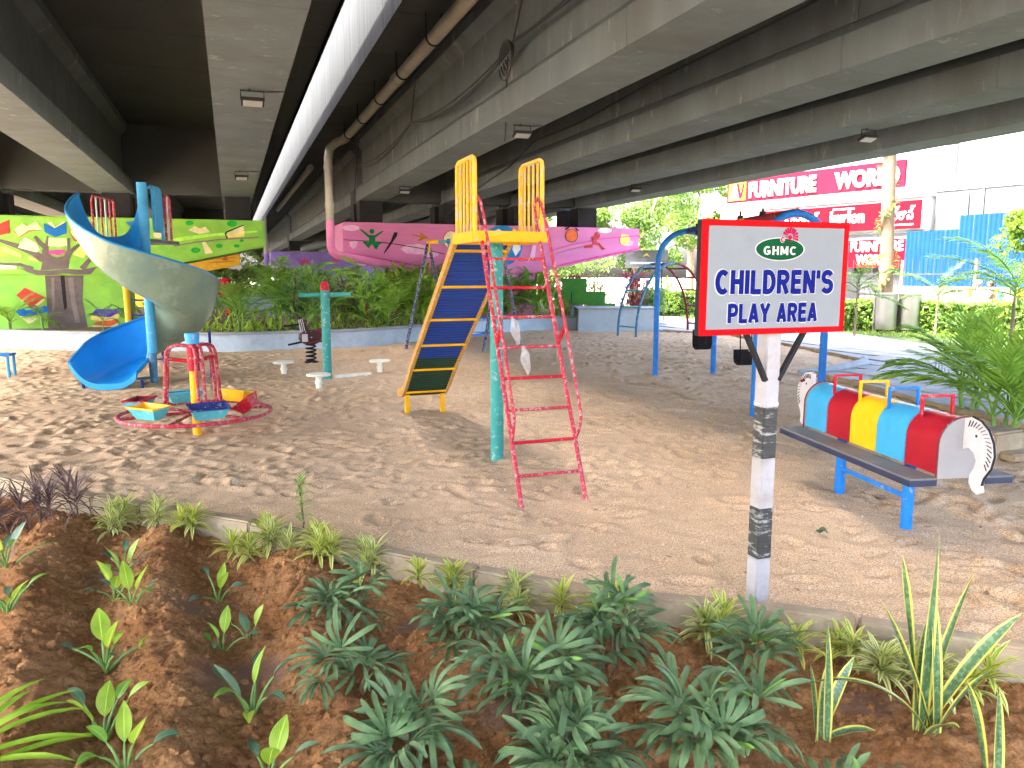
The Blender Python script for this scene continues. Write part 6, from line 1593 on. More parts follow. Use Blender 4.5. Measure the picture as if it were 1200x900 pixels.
feather_palm(7.4, 24.5, 0.0, 'palm with upright fronds behind the arched climber', 10, 1.25, 1.3, 8, 'palm_sun', RP, 1, bark='bark', el=(25, 85))

# ---- broad leafed shrubs
def shrub(x, y, z, label, n, ln, w, hgt, seed, mat, group, name='leafy_shrub', cat='plant', droop=70, upright=55):
    rd = random.Random(seed); t = thing(name, label, cat, (x, y, z), 0, group)
    mb = MB()
    for k in range(5):
        a = k * 1.3; mb.tube([(0, 0, -.03), (0.1 * math.cos(a), 0.1 * math.sin(a), hgt * .8)], 0.01, 5)
    mb.build('stems', M['stem_green'], t)['kind'] = 'stuff'
    mb = MB()
    for k in range(n):
        f = rd.random(); a = rd.uniform(0, 6.28); r = 0.34 * hgt * math.sqrt(rd.random())
        strip(mb, (r * math.cos(a), r * math.sin(a), hgt * (0.15 + .75 * f)), a + rd.uniform(-.7, .7), R(rd.uniform(upright - 40, upright + 30)), ln * rd.uniform(.7, 1.2), w * rd.uniform(.8, 1.2), R(droop * rd.uniform(.4, 1.3)), 4, ELL, fold=0.15)
    mb.build('foliage', L[mat], t, **LKW)
    return t
def pick(seq, k): return seq[k % len(seq)]
BG = 'planting behind the low curved wall'
back = [('p', -11.9, 18.2, 'palm_bright', 10, 0.8, 'bushy palm at the left edge before the green mural'), ('p', -9.2, 17.3, 'palm_dark', 6, 0.45, 'small dark palm at the foot of the painted tree'), ('p', -10.6, 17.4, 'palm_dark', 5, 0.4, 'little palm left of the painted trunk'), ('p', -8.7, 17.5, 'palm_dark', 5, 0.5, 'small dark palm right of the painted trunk'),
        ('p', -6.0, 17.0, 'palm', 11, 1.0, 'full palm right of the spiral slide'), ('p', -5.2, 18.0, 'palm', 10, 1.1, 'dark palm with long fronds behind the merry-go-round'), ('p', -4.9, 19.3, 'palm', 9, 1.3, 'palm tied to a bamboo stake'), ('s', -4.55, 17.6, 'palm_dark', 150, 0.26, 'dense dark shrub right of the bamboo stake'),
        ('s', -4.0, 18.6, 'cordyline', 150, 0.34, 'grey spiky shrub behind the spring rider'), ('s', -3.5, 18.3, 'mid', 100, 0.34, 'mid green shrub behind the twister post'), ('p', -3.05, 19.2, 'palm_bright', 11, 1.45, 'tall leaning palm right of the twister post'), ('s', -2.5, 19.8, 'lime', 110, 0.34, 'light green shrub near the wall bend'),
        ('p', -1.95, 20.2, 'palm_bright', 11, 1.25, 'spreading palm left of the slide'), ('s', -2.2, 21.2, 'lime', 140, 0.36, 'bright green shrub behind the spreading palm'), ('s', -1.1, 22.0, 'mid', 120, 0.36, 'leafy shrub beside the navy swing legs'), ('s', -3.2, 21.3, 'lime', 150, 0.36, 'tall bright shrub under the pink pier'),
        ('s', -1.4, 23.6, 'yellow_leaf', 120, 0.34, 'yellow green shrub under the middle of the pink pier'), ('s', -0.2, 22.9, 'mid', 110, 0.4, 'broad-leaved shrub beside the pink column'), ('s', 0.75, 23.2, 'mid', 90, 0.55, 'large-leaved plant right of the pink column'), ('p', -3.9, 20.8, 'palm', 10, 1.2, 'dark palm far back under the pink pier tip'),
        ('s', -5.6, 19.4, 'palm_dark', 140, 0.3, 'dark shrub behind the palms by the spiral slide'), ('s', -0.9, 24.6, 'lime', 140, 0.36, 'light shrub far back behind the pink column'), ('s', -4.6, 21.6, 'mid', 140, 0.34, 'mid green shrub left of the pink pier tip'), ('p', -0.6, 21.9, 'palm_bright', 9, 0.9, 'bright low palm near the swing frame'),
        ('p', -3.0, 18.2, 'palm_bright', 9, 1.1, 'bright palm nearest the wall bend'), ('p', -4.3, 17.7, 'palm_bright', 8, 0.9, 'bright palm behind the spring rider'), ('p', -5.7, 18.6, 'palm_bright', 9, 1.25, 'bright tall palm between the spiral slide and the stake'), ('s', -1.6, 21.0, 'lime', 120, 0.4, 'glossy bright shrub beside the A-frame legs')]
for k, (ty, x, y, m, n, s, lb) in enumerate(back):
    if ty == 'p': feather_palm(x, y, 0.3, lb, n, s * 1.25, 0.25 + 0.45 * s * (k % 3) / 2, 600 + k, m, BG, 1 if k % 2 else 2, 0.06)
    else: shrub(x, y, 0.3, lb, int(n * 1.5), s * 1.15, s * 0.24 if m != 'cordyline' else 0.04, 1.15 + 0.14 * (k % 4), 600 + k, m, BG)
# shrubs on the right-hand planter and behind
RG = 'colourful shrubs behind the grey planter block'
shrub(4.15, 26.0, 0.2, 'red-leaved shrub under the pink pier tip', 260, 0.34, 0.07, 1.5, 700, 'red_leaf', RG, upright=60)
shrub(2.9, 26.6, 0.2, 'yellow leaved shrub behind the green stepped blocks', 240, 0.28, 0.06, 1.5, 701, 'yellow_leaf', RG)
shrub(2.0, 26.2, 0.2, 'red and dark shrub next to the pink column', 200, 0.30, 0.06, 1.4, 702, 'red_leaf', RG)
shrub(1.3, 26.6, 0.2, 'pale yellow shrub half hidden by the ladder', 200, 0.26, 0.06, 1.3, 703, 'yellow_leaf', RG)
shrub(4.5, 24.4, 0.3, 'dark round shrub beside the arched climber', 260, 0.24, 0.06, 0.9, 704, 'palm_dark', RG)
shrub(5.2, 26.4, 0.1, 'light green bush behind the arched climber', 200, 0.26, 0.08, 1.4, 705, 'lime', RG)
shrub(1.55, 23.3, 0.3, 'low yellow shrub in the gap beside the grey block', 220, 0.18, 0.04, 0.45, 706, 'yellow_leaf', RG)

# ---- leaf clouds for hedges and trees
def leaf_cloud(n, size, sampler, rngs, up=0.35):
    P = sampler(n, rngs); n = len(P)
    th = rngs.uniform(0, 2 * math.pi, n); ph = rngs.normal(up, 0.6, n)
    d = np.stack([np.cos(th) * np.cos(ph), np.sin(th) * np.cos(ph), np.sin(ph)], 1)
    r = rngs.normal(0, 1, (n, 3)); s = np.cross(d, r); s /= np.linalg.norm(s, axis=1)[:, None] + 1e-9
    sz = size * rngs.uniform(0.6, 1.3, n)[:, None]
    v = np.stack([P - d * sz * .5, P + s * sz * .26, P + d * sz * .5, P - s * sz * .26], 1).reshape(-1, 3)
    q = np.arange(4 * n).reshape(-1, 4)
    uv = np.tile(np.array([[.5, 0], [1, .5], [.5, 1], [0, .5]], dtype=np.float32), (n, 1))
    return v, q, uv
def box_shell(x, y, z):
    def f(n, g):
        p = g.uniform(-1, 1, (n, 3)); a = g.integers(0, 4, n)
        p[a == 0, 2] = g.uniform(.75, 1.08, (a == 0).sum()); p[a == 1, 1] = g.uniform(-1.06, -.7, (a == 1).sum()); p[a == 2, 0] *= 1.02
        p[:, 2] += 0.10 * np.sin(p[:, 0] * 9) * (p[:, 2] > .5)
        return p * np.array([x / 2, y / 2, z / 2]) + np.array([0, 0, z / 2])
    return f
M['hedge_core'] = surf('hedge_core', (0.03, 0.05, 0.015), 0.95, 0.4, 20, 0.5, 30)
def hedge(x, y, rz, lx, ly, lz, n, label, mat='hedge', seed=1, size=0.11):
    t = thing('hedge', label, 'hedge', (x, y, 0), rz, 'clipped hedges beside the path')
    v, q, uv = leaf_cloud(n, size, box_shell(lx, ly, lz), np.random.default_rng(seed)); link('foliage', numpy_mesh('foliage', v, q, L[mat], uv), t)
    mb = MB(); mb.box((0, 0, lz * .42), (lx * .97, ly * .8, lz * .8)); mb.build('filler_core', M['hedge_core'], t)  # dark filler box added inside the leaves to stop see-through
hedge(11.0, 21.2, R(-30), 4.6, 0.8, 0.85, 11000, 'long clipped hedge behind the steel bins', seed=1)
hedge(14.6, 18.4, R(-42), 5.0, 0.8, 0.9, 9000, 'clipped hedge at the right edge under the riders', seed=2)
hedge(6.6, 29.5, R(-25), 4.2, 0.8, 0.95, 9000, 'clipped hedge beyond the arched climber', seed=3)
# grass edge along the hedges
mb = MB(); rd = random.Random(3)
for k in range(2600):
    f = rd.random(); x = 8.9 + 5.6 * f + rd.uniform(-.3, .6); y = 21.0 - 3.2 * f + rd.uniform(-1.1, 0.1)
    strip(mb, (x, y, 0.02), rd.uniform(0, 6.28), R(rd.uniform(45, 85)), rd.uniform(.08, .2), 0.012, R(40), 2)
for k in range(900):
    x = rd.uniform(6.2, 8.6); y = 28.2 + rd.uniform(-1, .6) - (x - 6.6) * .45
    strip(mb, (x, y, 0.02), rd.uniform(0, 6.28), R(rd.uniform(45, 85)), rd.uniform(.08, .2), 0.014, R(40), 2)
tag(mb.build('grass', L['grass'], **LKW), 'unmown grass along the foot of the hedges', 'grass', kind='stuff')
def tree(x, y, z0, label, trunk_h, r, crown_c, crown_r, n, size, mat, seed, lean=(0, 0), clumps=26):
    g = np.random.default_rng(seed); t = thing('tree', label, 'tree', (x, y, z0), 0, 'trees beyond the play area')
    mb = MB(); mb.tube([(0, 0, -0.3), (lean[0] * .4, lean[1] * .4, trunk_h * .5), (lean[0], lean[1], trunk_h)], [r, r * .8, r * .6], 10)
    cc = np.array(crown_c); cr = np.array(crown_r)
    C = g.normal(0, 1, (clumps, 3)); C /= np.linalg.norm(C, axis=1)[:, None]; C *= g.uniform(.35, 1, (clumps, 1)) ** .5; C = C * cr + cc
    for k in range(min(9, clumps)): mb.tube([(lean[0], lean[1], trunk_h * .9), tuple((np.array([lean[0], lean[1], trunk_h]) + C[k]) / 2 + g.normal(0, .15, 3)), tuple(C[k])], [r * .45, r * .25, r * .08], 6)
    mb.build('trunk', M['bark'], t)
    def smp(m, g):
        k = g.integers(0, clumps, m); rr = cr.mean() * g.uniform(.16, .34, clumps)
        d = g.normal(0, 1, (m, 3)); d /= np.linalg.norm(d, axis=1)[:, None]
        return C[k] + d * (rr[k] * g.uniform(.35, 1, m) ** .6)[:, None] * np.array([1.15, 1.15, .75])
    v, q, uv = leaf_cloud(n, size, smp, g); link('crown', numpy_mesh('crown', v, q, L[mat], uv), t)
tree(6.6, 42, -.3, 'large leafy tree beyond the pink pier, left of the furniture shop', 3.2, 0.3, (0, 0, 5.0), (3.6, 3.0, 2.8), 16000, 0.20, 'tree', 1)
tree(10.8, 47, -.3, 'yellow green tree rising behind the left end of the shop sign', 3.5, 0.3, (0, 0, 6.0), (2.8, 2.6, 2.6), 12000, 0.22, 'tree_bright', 2)
tree(2.2, 50, -.3, 'tree seen through the gap above the pink pier', 3.0, 0.3, (0, 0, 4.8), (3.6, 3.0, 2.4), 9000, 0.24, 'tree', 3)
tree(18.7, 25.5, -.2, 'bright yellow green tree at the right edge', 2.6, 0.14, (-0.5, -.2, 3.6), (2.0, 1.9, 2.0), 12000, 0.17, 'tree_bright', 4, clumps=46)
tree(-8, 75, -.3, 'tree far off between the lilac pier and the slide', 3, .3, (0, 0, 4), (5, 4, 3.0), 8000, 0.34, 'tree', 5)
tree(-24, 88, -.3, 'tree far off at the end of the flyover', 3, .3, (0, 0, 4), (7, 4, 3.4), 8000, 0.4, 'tree', 6)
tree(3.4, 66, -.3, 'pale far tree above the right end of the pink pier', 3, .3, (0, 0, 4.5), (5, 4, 3.5), 8000, 0.34, 'tree', 7)
# low ground cover under the far spans
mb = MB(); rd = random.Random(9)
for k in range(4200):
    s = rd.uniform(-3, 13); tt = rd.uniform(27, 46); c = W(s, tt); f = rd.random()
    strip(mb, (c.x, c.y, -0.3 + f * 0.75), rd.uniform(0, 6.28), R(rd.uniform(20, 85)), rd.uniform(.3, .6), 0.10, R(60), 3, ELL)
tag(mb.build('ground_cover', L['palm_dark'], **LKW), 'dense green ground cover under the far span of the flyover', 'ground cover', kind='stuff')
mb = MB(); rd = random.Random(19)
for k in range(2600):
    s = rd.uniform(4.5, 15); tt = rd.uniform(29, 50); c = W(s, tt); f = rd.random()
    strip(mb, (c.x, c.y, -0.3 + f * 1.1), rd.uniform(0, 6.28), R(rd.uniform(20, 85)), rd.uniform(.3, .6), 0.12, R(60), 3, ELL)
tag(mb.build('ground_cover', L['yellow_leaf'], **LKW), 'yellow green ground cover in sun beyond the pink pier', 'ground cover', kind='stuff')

# low planting filling the bed right behind the wall
mb = MB(); rd = random.Random(23); wp = [p for p in wall_pts if p[0] > -6.9]
for k in range(1500):
    i = rd.randrange(len(wp) - 1); f = rd.random(); x = wp[i][0] + (wp[i + 1][0] - wp[i][0]) * f; y = wp[i][1] + (wp[i + 1][1] - wp[i][1]) * f
    d = rd.uniform(0.2, 1.5); x -= 0.35 * d; y += d
    strip(mb, (x, y, 0.3 + rd.random() ** 2 * 0.45), rd.uniform(0, 6.28), R(rd.uniform(15, 85)), rd.uniform(.15, .36), rd.uniform(.03, .07), R(rd.uniform(30, 90)), 3, ELL, fold=.12)
tag(mb.build('ground_cover', L['lime'], **LKW), 'low leafy ground cover along the top of the curved wall', 'ground cover', kind='stuff')
# thicket closing the view under the flyover far behind
g = np.random.default_rng(31)
def thick(m, g):
    p = g.uniform(-1, 1, (m, 3)); p[:, 2] = g.random(m) ** .7
    hh = 2.1 + 0.5 * np.sin(p[:, 0] * 17) + 0.3 * np.sin(p[:, 0] * 41)
    P = np.stack([p[:, 0] * 20, p[:, 1] * 2.5, -0.3 + p[:, 2] * hh], 1); return P
v, q, uv = leaf_cloud(16000, 0.42, thick, g)
o = link('thicket', numpy_mesh('thicket', v, q, L['tree'], uv)); c = W(-2, 66); o.location = (c.x, c.y, 0); o.rotation_euler = (0, 0, YAW); tag(o, 'leafy thicket closing the view under the flyover far behind the piers', 'thicket', kind='stuff')

# ================================================================ street side
# ---- shop with red signs
M['shop_white'] = surf('shop_white', (0.72, 0.72, 0.71), 0.7, 0.06, 1.5, stain=(0.55, 0.54, 0.52), stain_amt=0.25)
M['shop_red'] = surf('shop_red', (0.20, 0.003, 0.008), 0.7, 0.06, 1.5, spec=0.03)
M['shop_pink'] = surf('shop_pink', (0.22, 0.007, 0.018), 0.7, 0.08, 1.5, spec=0.03)
M['shop_yellow'] = surf('shop_yellow', (0.35, 0.22, 0.008), 0.4, 0.05, 2)
M['shop_dark'] = surf('shop_dark', (0.05, 0.05, 0.055), 0.4, 0.2)
M['raw_concrete'] = surf('raw_concrete', (0.075, 0.078, 0.078), 0.9, 0.15, 0.9, 0.4, 12, stain=(0.04, 0.043, 0.043), stain_amt=0.55, sscale=0.9, stretch=(1.5, 1.5, 0.3))
M['blue_sheet'] = surf('blue_sheet', (0.006, 0.034, 0.12), 0.7, 0.10, 1.2, spec=0.05)
SHOP = (17.94, 34.0)
sh = thing('furniture_shop', 'low white shop with long red signboards across its front, beyond the railing', 'shop', (SHOP[0], SHOP[1], 0), math.atan2(-.819, .574))
mb = MB(); mb.box((-5.6, 5, 2.35), (11.3, 10, 5.3)); mb.build('wall', M['shop_white'], sh, smooth=False)
mb = MB(); mb.box((-5.6, 0.35, 5.12), (11.4, 1.2, 0.34)); mb.build('canopy', M['shop_white'], sh, smooth=False, bevel=0.02)
mb = MB(); mb.box((-5.85, -0.05, 6.02), (9.75, 0.16, 1.18)); p = mb.build('roof_sign', M['shop_pink'], sh, smooth=False)
mb = MB(); mb.box((-5.85, -0.02, 6.68), (9.8, 0.2, 0.10)); mb.build('sign_top', M['coping'], p, smooth=False)
link('lettering', text_mesh('FURNITURE', 0.82, 3.95, M['sign_pure'], bold=0.05, depth=0.07, spacing=1.0), p, (-7.28, -0.14, 5.98))
link('lettering', text_mesh('WORLD', 0.82, 3.15, M['sign_pure'], bold=0.05, depth=0.07), p, (-2.75, -0.14, 5.98))
mb = MB(); mb.box((-10.02, -0.15, 6.0), (1.1, 0.06, 0.95)); lg = mb.build('logo_panel', M['shop_yellow'], p, smooth=False)
mb = MB(); mb.prism([(-10.1, 6.40), (-9.92, 6.40), (-9.78, 5.85), (-9.64, 6.40), (-9.52, 6.40), (-9.72, 5.62), (-9.86, 5.62)], -0.2, -0.185); mb.build('logo_mark', M['shop_pink'], lg, smooth=False)
mb = MB(); mb.prism([(-10.5, 5.55), (-10.32, 5.55), (-10.16, 5.9), (-10.06, 5.55), (-9.9, 5.55), (-10.05, 6.35), (-10.2, 6.35)], -0.2, -0.185); mb.build('logo_mark', M['sign_pure'], lg, smooth=False)
mb = MB(); mb.box((-4.2, -0.30, 4.2), (8.4, 0.14, 1.2)); p = mb.build('banner_sign', M['shop_red'], sh, smooth=False)
mb = MB(); mb.box((0.12, -0.28, 4.2), (0.2, 0.18, 1.24)); mb.build('banner_end', M['coping'], p, smooth=False)
link('lettering', text_mesh('kurlon', 0.62, 1.75, M['sign_pure'], bold=0.05, depth=0.01), p, (-3.45, -0.38, 4.25))
mb = MB(); mb.bar((-4.2, -0.38, 4.64), (-3.1, -0.38, 4.64), 0.02, 0.07); mb.build('logo_bar', M['sign_pure'], p)
try:
    te = text_mesh('\u0c15\u0c41\u0c30\u0c4d\u0c32\u0c3e\u0c28\u0c4d', 0.62, 1.35, M['sign_pure'], bold=0.02, depth=0.01)
    link('lettering', te, p, (-0.95, -0.38, 4.28))
    te2 = text_mesh('\u0c15\u0c41\u0c30\u0c4d\u0c32\u0c3e\u0c28\u0c4d', 0.62, 1.6, M['sign_pure'], bold=0.02, depth=0.01)
    link('lettering', te2, p, (-5.7, -0.38, 4.28))
except Exception: pass
link('lettering', text_mesh('kurlon', 0.62, 1.6, M['sign_pure'], bold=0.05, depth=0.01), p, (-7.4, -0.38, 4.2))
mb = MB(); mb.bar((-1.6, -0.38, 3.78), (-0.3, -0.38, 3.78), 0.02, 0.06); mb.build('small_print', M['sign_pure'], p)
mb = MB(); mb.box((-5.6, -0.05, 1.75), (11.0, 0.2, 3.4)); mb.build('shop_front', M['shop_dark'], sh, smooth=False)
mb = MB(); mb.box((-1.85, -0.45, 2.55), (2.7, 0.12, 1.25)); p = mb.build('lower_sign', M['shop_red'], sh, smooth=False)
link('lettering', text_mesh('FURNITURE', 0.48, 2.5, M['sign_pure'], bold=0.04, depth=0.01), p, (-1.85, -0.52, 2.86))
link('lettering', text_mesh('WORLD', 0.48, 1.7, M['sign_pure'], bold=0.04, depth=0.01), p, (-1.95, -0.52, 2.27))
mb = MB(); mb.box((-1.85, -0.44, 3.22), (2.7, 0.12, 0.07)); mb.build('sign_trim', M['sign_pure'], p, smooth=False)
for k in range(4):
    mb = MB(); mb.box((-10.2 + k * 2.2, -0.17, 1.4), (1.7, 0.04, 2.4)); mb.build('shop_window', M['dark_metal'], sh, smooth=False)
# ---- raw concrete wall and blue sheet hoarding right of the shop
cw = thing('concrete_wall', 'weathered bare concrete building wall right of the shop', 'building', (SHOP[0], SHOP[1], 0), math.atan2(-.819, .574))
mb = MB(); mb.box((5.5, 3.2, 2.45), (10.4, 6, 5.4)); mb.build('wall', M['raw_concrete'], cw, smooth=False)
mb = MB(); mb.box((5.5, 3.2, 5.2), (10.5, 6.1, 0.12)); mb.build('parapet_cap', M['coping'], cw, smooth=False)
for k in range(3):
    mb = MB(); mb.box((2.2 + 2.6 * k, 0.18, 2.5), (0.12, 0.1, 5.2)); mb.build('pilaster', M['raw_concrete'], cw, smooth=False)
mb = MB(); mb.cyl((1.6, 0.1, 0), (1.6, 0.1, 5.0), 0.07, 8); mb.build('drain_pipe', M['pvc'], cw)
hd = thing('blue_hoarding', 'blue corrugated metal sheet hoarding with stepped top', 'fence', (SHOP[0], SHOP[1], 0), math.atan2(-.819, .574))
for k in range(12):
    x0 = -0.5 + k * 0.55; top = 3.46 if x0 < 1.4 else 4.02
    prof = []
    for j in range(13): prof.append((x0 + 0.045 * j, -0.55 - (0.03 if j % 4 in (1, 2) else 0.0)))
    vs = [(a, b_, 1.05) for a, b_ in prof] + [(a, b_, top) for a, b_ in prof]; n = len(prof)
    mb = MB(); mb.add(vs, [(j, j + 1, n + j + 1, n + j) for j in range(n - 1)]); mb.build('metal_sheet', M['blue_sheet'], hd, smooth=False, fix=False)
for x in (-0.4, 1.5, 3.6, 5.8):
    mb = MB(); mb.cyl((x, -0.45, -0.3), (x, -0.45, 3.4), 0.05, 8); mb.build('post', M['dark_metal'], hd)
# painted low wall under the hoarding
M['khaki'] = surf('khaki', srgb(176, 168, 140), 0.9, 0.15, 2, stain=srgb(120, 112, 95), stain_amt=0.5)
lw = thing('kerb_wall', 'dusty low wall with yellow panels under the blue sheets', 'wall', (SHOP[0], SHOP[1], 0), math.atan2(-.819, .574))
mb = MB(); mb.box((4.6, -0.75, 0.4), (11, 0.3, 1.4)); mb.build('wall_face', M['khaki'], lw, smooth=False)
for x in (2.6, 3.4, 4.3, 5.3):
    mb = MB(); mb.box((x, -0.92, 0.85), (0.34, 0.03, 0.4)); mb.build('yellow_panel', M['shop_yellow'], lw, smooth=False)
# tall far building, plain and pale
fb = thing('apartment_block', 'pale plain tall building far behind the concrete wall', 'building', (33, 62, 0), R(-35))
mb = MB(); mb.box((0, 0, 8), (16, 10, 17)); mb.build('wall', M['shop_white'], fb, smooth=False)
for x in (-2.2, -1.5):
    mb = MB(); mb.box((x, -5.02, 11.3), (0.35, 0.1, 1.0)); mb.build('window', M['shop_dark'], fb, smooth=False)
tp = thing('utility_pole', 'grey mottled far pole above the concrete wall', 'pole', (22.2, 40, -0.3))
mb = MB(); mb.tube([(0, 0, 0), (0.05, 0, 6), (0.1, 0, 12)], [0.30, 0.27, 0.24], 12); mb.build('shaft', M['raw_concrete'], tp)
mb = MB(); mb.box((0.08, 0, 11.5), (2.0, 0.1, 0.12)); mb.build('cross_arm', M['dark_metal'], tp)
# vine-covered trunk pole
vp = thing('vine_pole', 'tall wooden pole wound with green vine, rising beside the steel bins', 'pole', (11.75, 24.2, -0.2))
M['pole_wood'] = surf('pole_wood', (0.12, 0.08, 0.05), 0.85, 0.2, 4, 0.4, 20, stretch=(1, 1, .2))
mb = MB(); mb.tube([(0, 0, 0), (-0.1, 0, 2.5), (-0.22, 0, 5.5), (-0.28, 0, 7.4)], [0.21, 0.20, 0.19, 0.18], 12); mb.build('shaft', M['pole_wood'], vp)
mb = MB(); rd = random.Random(4)
for k in range(420):
    f = rd.random(); a = f * 20 + rd.uniform(-.6, .6); r = 0.23
    strip(mb, (-0.03 - 0.26 * f + r * math.cos(a), r * math.sin(a), 0.3 + 6.6 * f), a + rd.uniform(-.5, .5), R(rd.uniform(-20, 40)), rd.uniform(.10, .2), 0.10, R(60), 2, ELL)
mb.build('vine', L['hedge'], vp, **LKW)
# ---- steel twin bins
M['steel'] = surf('steel', (0.30, 0.29, 0.27), 0.38, 0.08, 3, metal=0.9)
tb = thing('litter_bins', 'pair of stainless steel litter bins hung on a frame', 'litter bin', (10.5, 21.0, 0), R(-4))
for sx in (-0.31, 0.31):
    mb = MB(); mb.lathe([(0.0, 0.12), (0.28, 0.12), (0.285, 0.16), (0.285, 1.05), (0.295, 1.06), (0.295, 1.10), (0.27, 1.11), (0.26, 1.06), (0.26, 0.5), (0.0, 0.5)], 28, (sx, 0, 0)); mb.build('bin', M['steel'], tb)
for x in (-0.62, 0.62):
    mb = MB(); mb.cyl((x, 0, -0.05), (x, 0, 1.0), 0.022, 8); mb.build('frame_post', M['steel'], tb)
mb = MB(); mb.bar((-0.62, 0.31, 0.85), (0.62, 0.31, 0.85), 0.03, 0.03); mb.build('frame_bar', M['steel'], tb)
# ---- iron railing along the road
M['rail_paint'] = surf('rail_paint', (0.05, 0.05, 0.05), 0.8, 0.15, 5, spec=0.03)
M['rust'] = surf('rust', (0.30, 0.15, 0.10), 0.8, 0.3, 8)
rl = thing('road_railing', 'tall grey iron railing between the hedge and the road', 'fence', (14.8, 25.0, 0), math.atan2(-.819, .574))
mb = MB(); mb.cyl((0, 0, 0.0), (0, 0, 2.12), 0.011, 6); bar_ = mb.mesh('bar', M['rail_paint'])
for k in range(-40, 36): link('bar', bar_, rl, (k * 0.24, 0, 0))
for z in (0.35, 1.62):
    mb = MB(); mb.bar((-9.8, 0, z), (8.5, 0, z), 0.03, 0.045); mb.build('rail', M['rail_paint'], rl)
for k in range(-4, 4):
    mb = MB(); mb.box((k * 2.4 + 0.12, 0.03, 1.0), (0.08, 0.08, 2.2)); mb.build('post', M['rust'], rl)
# ---- advertisement panels far left of the shop
for (x, y, z, w, h, lb, mt) in ((7.0, 40.5, 2.7, 2.2, 0.9, 'dark roadside advertising panel beyond the pink pier tip', 'shop_dark'),):
    t = thing('advert_panel', lb, 'billboard', (x, y, -0.3), R(-12))
    mb = MB(); mb.box((0, 0, z), (w, 0.1, h)); p = mb.build('panel', M[mt], t, smooth=False)
    mb = MB(); mb.prism([(-0.2, z + .1), (0, z + .32), (0.2, z + .1), (0, z + .2)], -0.07, -0.055); mb.build('emblem', M['shop_yellow'], p, smooth=False)
    mb = MB(); mb.bar((-0.8, -0.06, z - .2), (0.8, -0.06, z - .2), .02, .08); mb.build('text_bar', M['sign_pure'], p, smooth=False)
    for sx in (-.8, .8):
        mb = MB(); mb.cyl((sx, 0.08, 0), (sx, 0.08, z), 0.05, 8); mb.build('post', M['dark_metal'], t)
# ---- green stepped block screen beside the pink column
M['green_block'] = surf('green_block', srgb(62, 128, 38), 0.7, 0.2, 3, stain=srgb(40, 110, 20), stain_amt=0.4, sscale=2)
gb = thing('stepped_screen', 'bright green stepped block screen behind the grey planter', 'planter', (2.3, 24.3, 0.3))
for (x, z, w, h) in ((-0.35, 0.98, 0.75, 0.42), (0.08, 0.58, 1.05, 0.40), (0.5, 0.22, 0.85, 0.38), (-0.72, 0.62, 0.5, 0.44), (0.95, 0.08, 0.6, 0.26)):
    mb = MB(); mb.box((x, 0.04 * x, z), (w, 0.5, h - 0.004)); mb.build('block', M['green_block'], gb, smooth=False, bevel=0.01)
mb = MB(); mb.box((-0.35, 0.02, 0.38), (0.5, 0.3, 0.76)); mb.build('support', M['coping'], gb, smooth=False)
# ---- bits lying about
M['leaf_scrap'] = surf('leaf_scrap', srgb(78, 92, 66), 0.8, 0.25, 20)
mb = MB(); rd = random.Random(2); vs = []
for j in range(5):
    for i in range(5): vs.append(((i - 2) * .016 + rd.uniform(-.006, .006), (j - 2) * .014 + rd.uniform(-.006, .006), 0.012 + rd.uniform(0, .035) * (1 if 0 < i < 4 else .3)))
mb.add(vs, [(j * 5 + i, j * 5 + i + 1, j * 5 + i + 6, j * 5 + i + 5) for j in range(4) for i in range(4)])
o = mb.build('crumpled_scrap', M['leaf_scrap'], fix=False); o.location = (1.93, 4.6, 0.0); tag(o, 'crumpled dull green scrap on the sand right of the sign post', 'scrap')
t = thing('concrete_block', 'rough concrete block on the sand beside the areca palm', 'block', (4.35, 6.75, 0), R(25))
mb = MB(); mb.box((0, 0, 0.10), (0.42, 0.24, 0.26)); mb.build('block_body', M['kerb'], t, bevel=0.02)
mb = MB(); mb.box((0.25, -0.12, 0.03), (0.75, 0.4, 0.07), R(-10)); mb.build('base_slab', M['kerb'], t, bevel=0.015)
M['net'] = surf('net', srgb(20, 110, 90), 0.7, 0.2, 10)
mb = MB(); mb.tube([(4.7, 7.2, .03), (5.1, 7.0, .05), (5.6, 7.1, .05), (6.2, 6.9, .05)], [0.03, .06, .07, .05], 8)
o = mb.build('shade_net', M['net']); tag(o, 'rolled green shade net lying under the areca palm', 'net')
# ---- stakes
for (x, y, h, lx, lb, mt) in ((-5.0, 17.5, 1.35, 0.12, 'bamboo stake leaning in the back planting', 'pole_wood'), (-3.42, 18.15, 0.75, 0.0, 'thin red stake right of the twister post', 'red')):
    mb = MB(); mb.tube([(0, 0, 0), (lx, 0, h)], 0.022, 6); o = mb.build('garden_stake', M[mt]); o.location = (x, y, 0.3); tag(o, lb, 'stake')

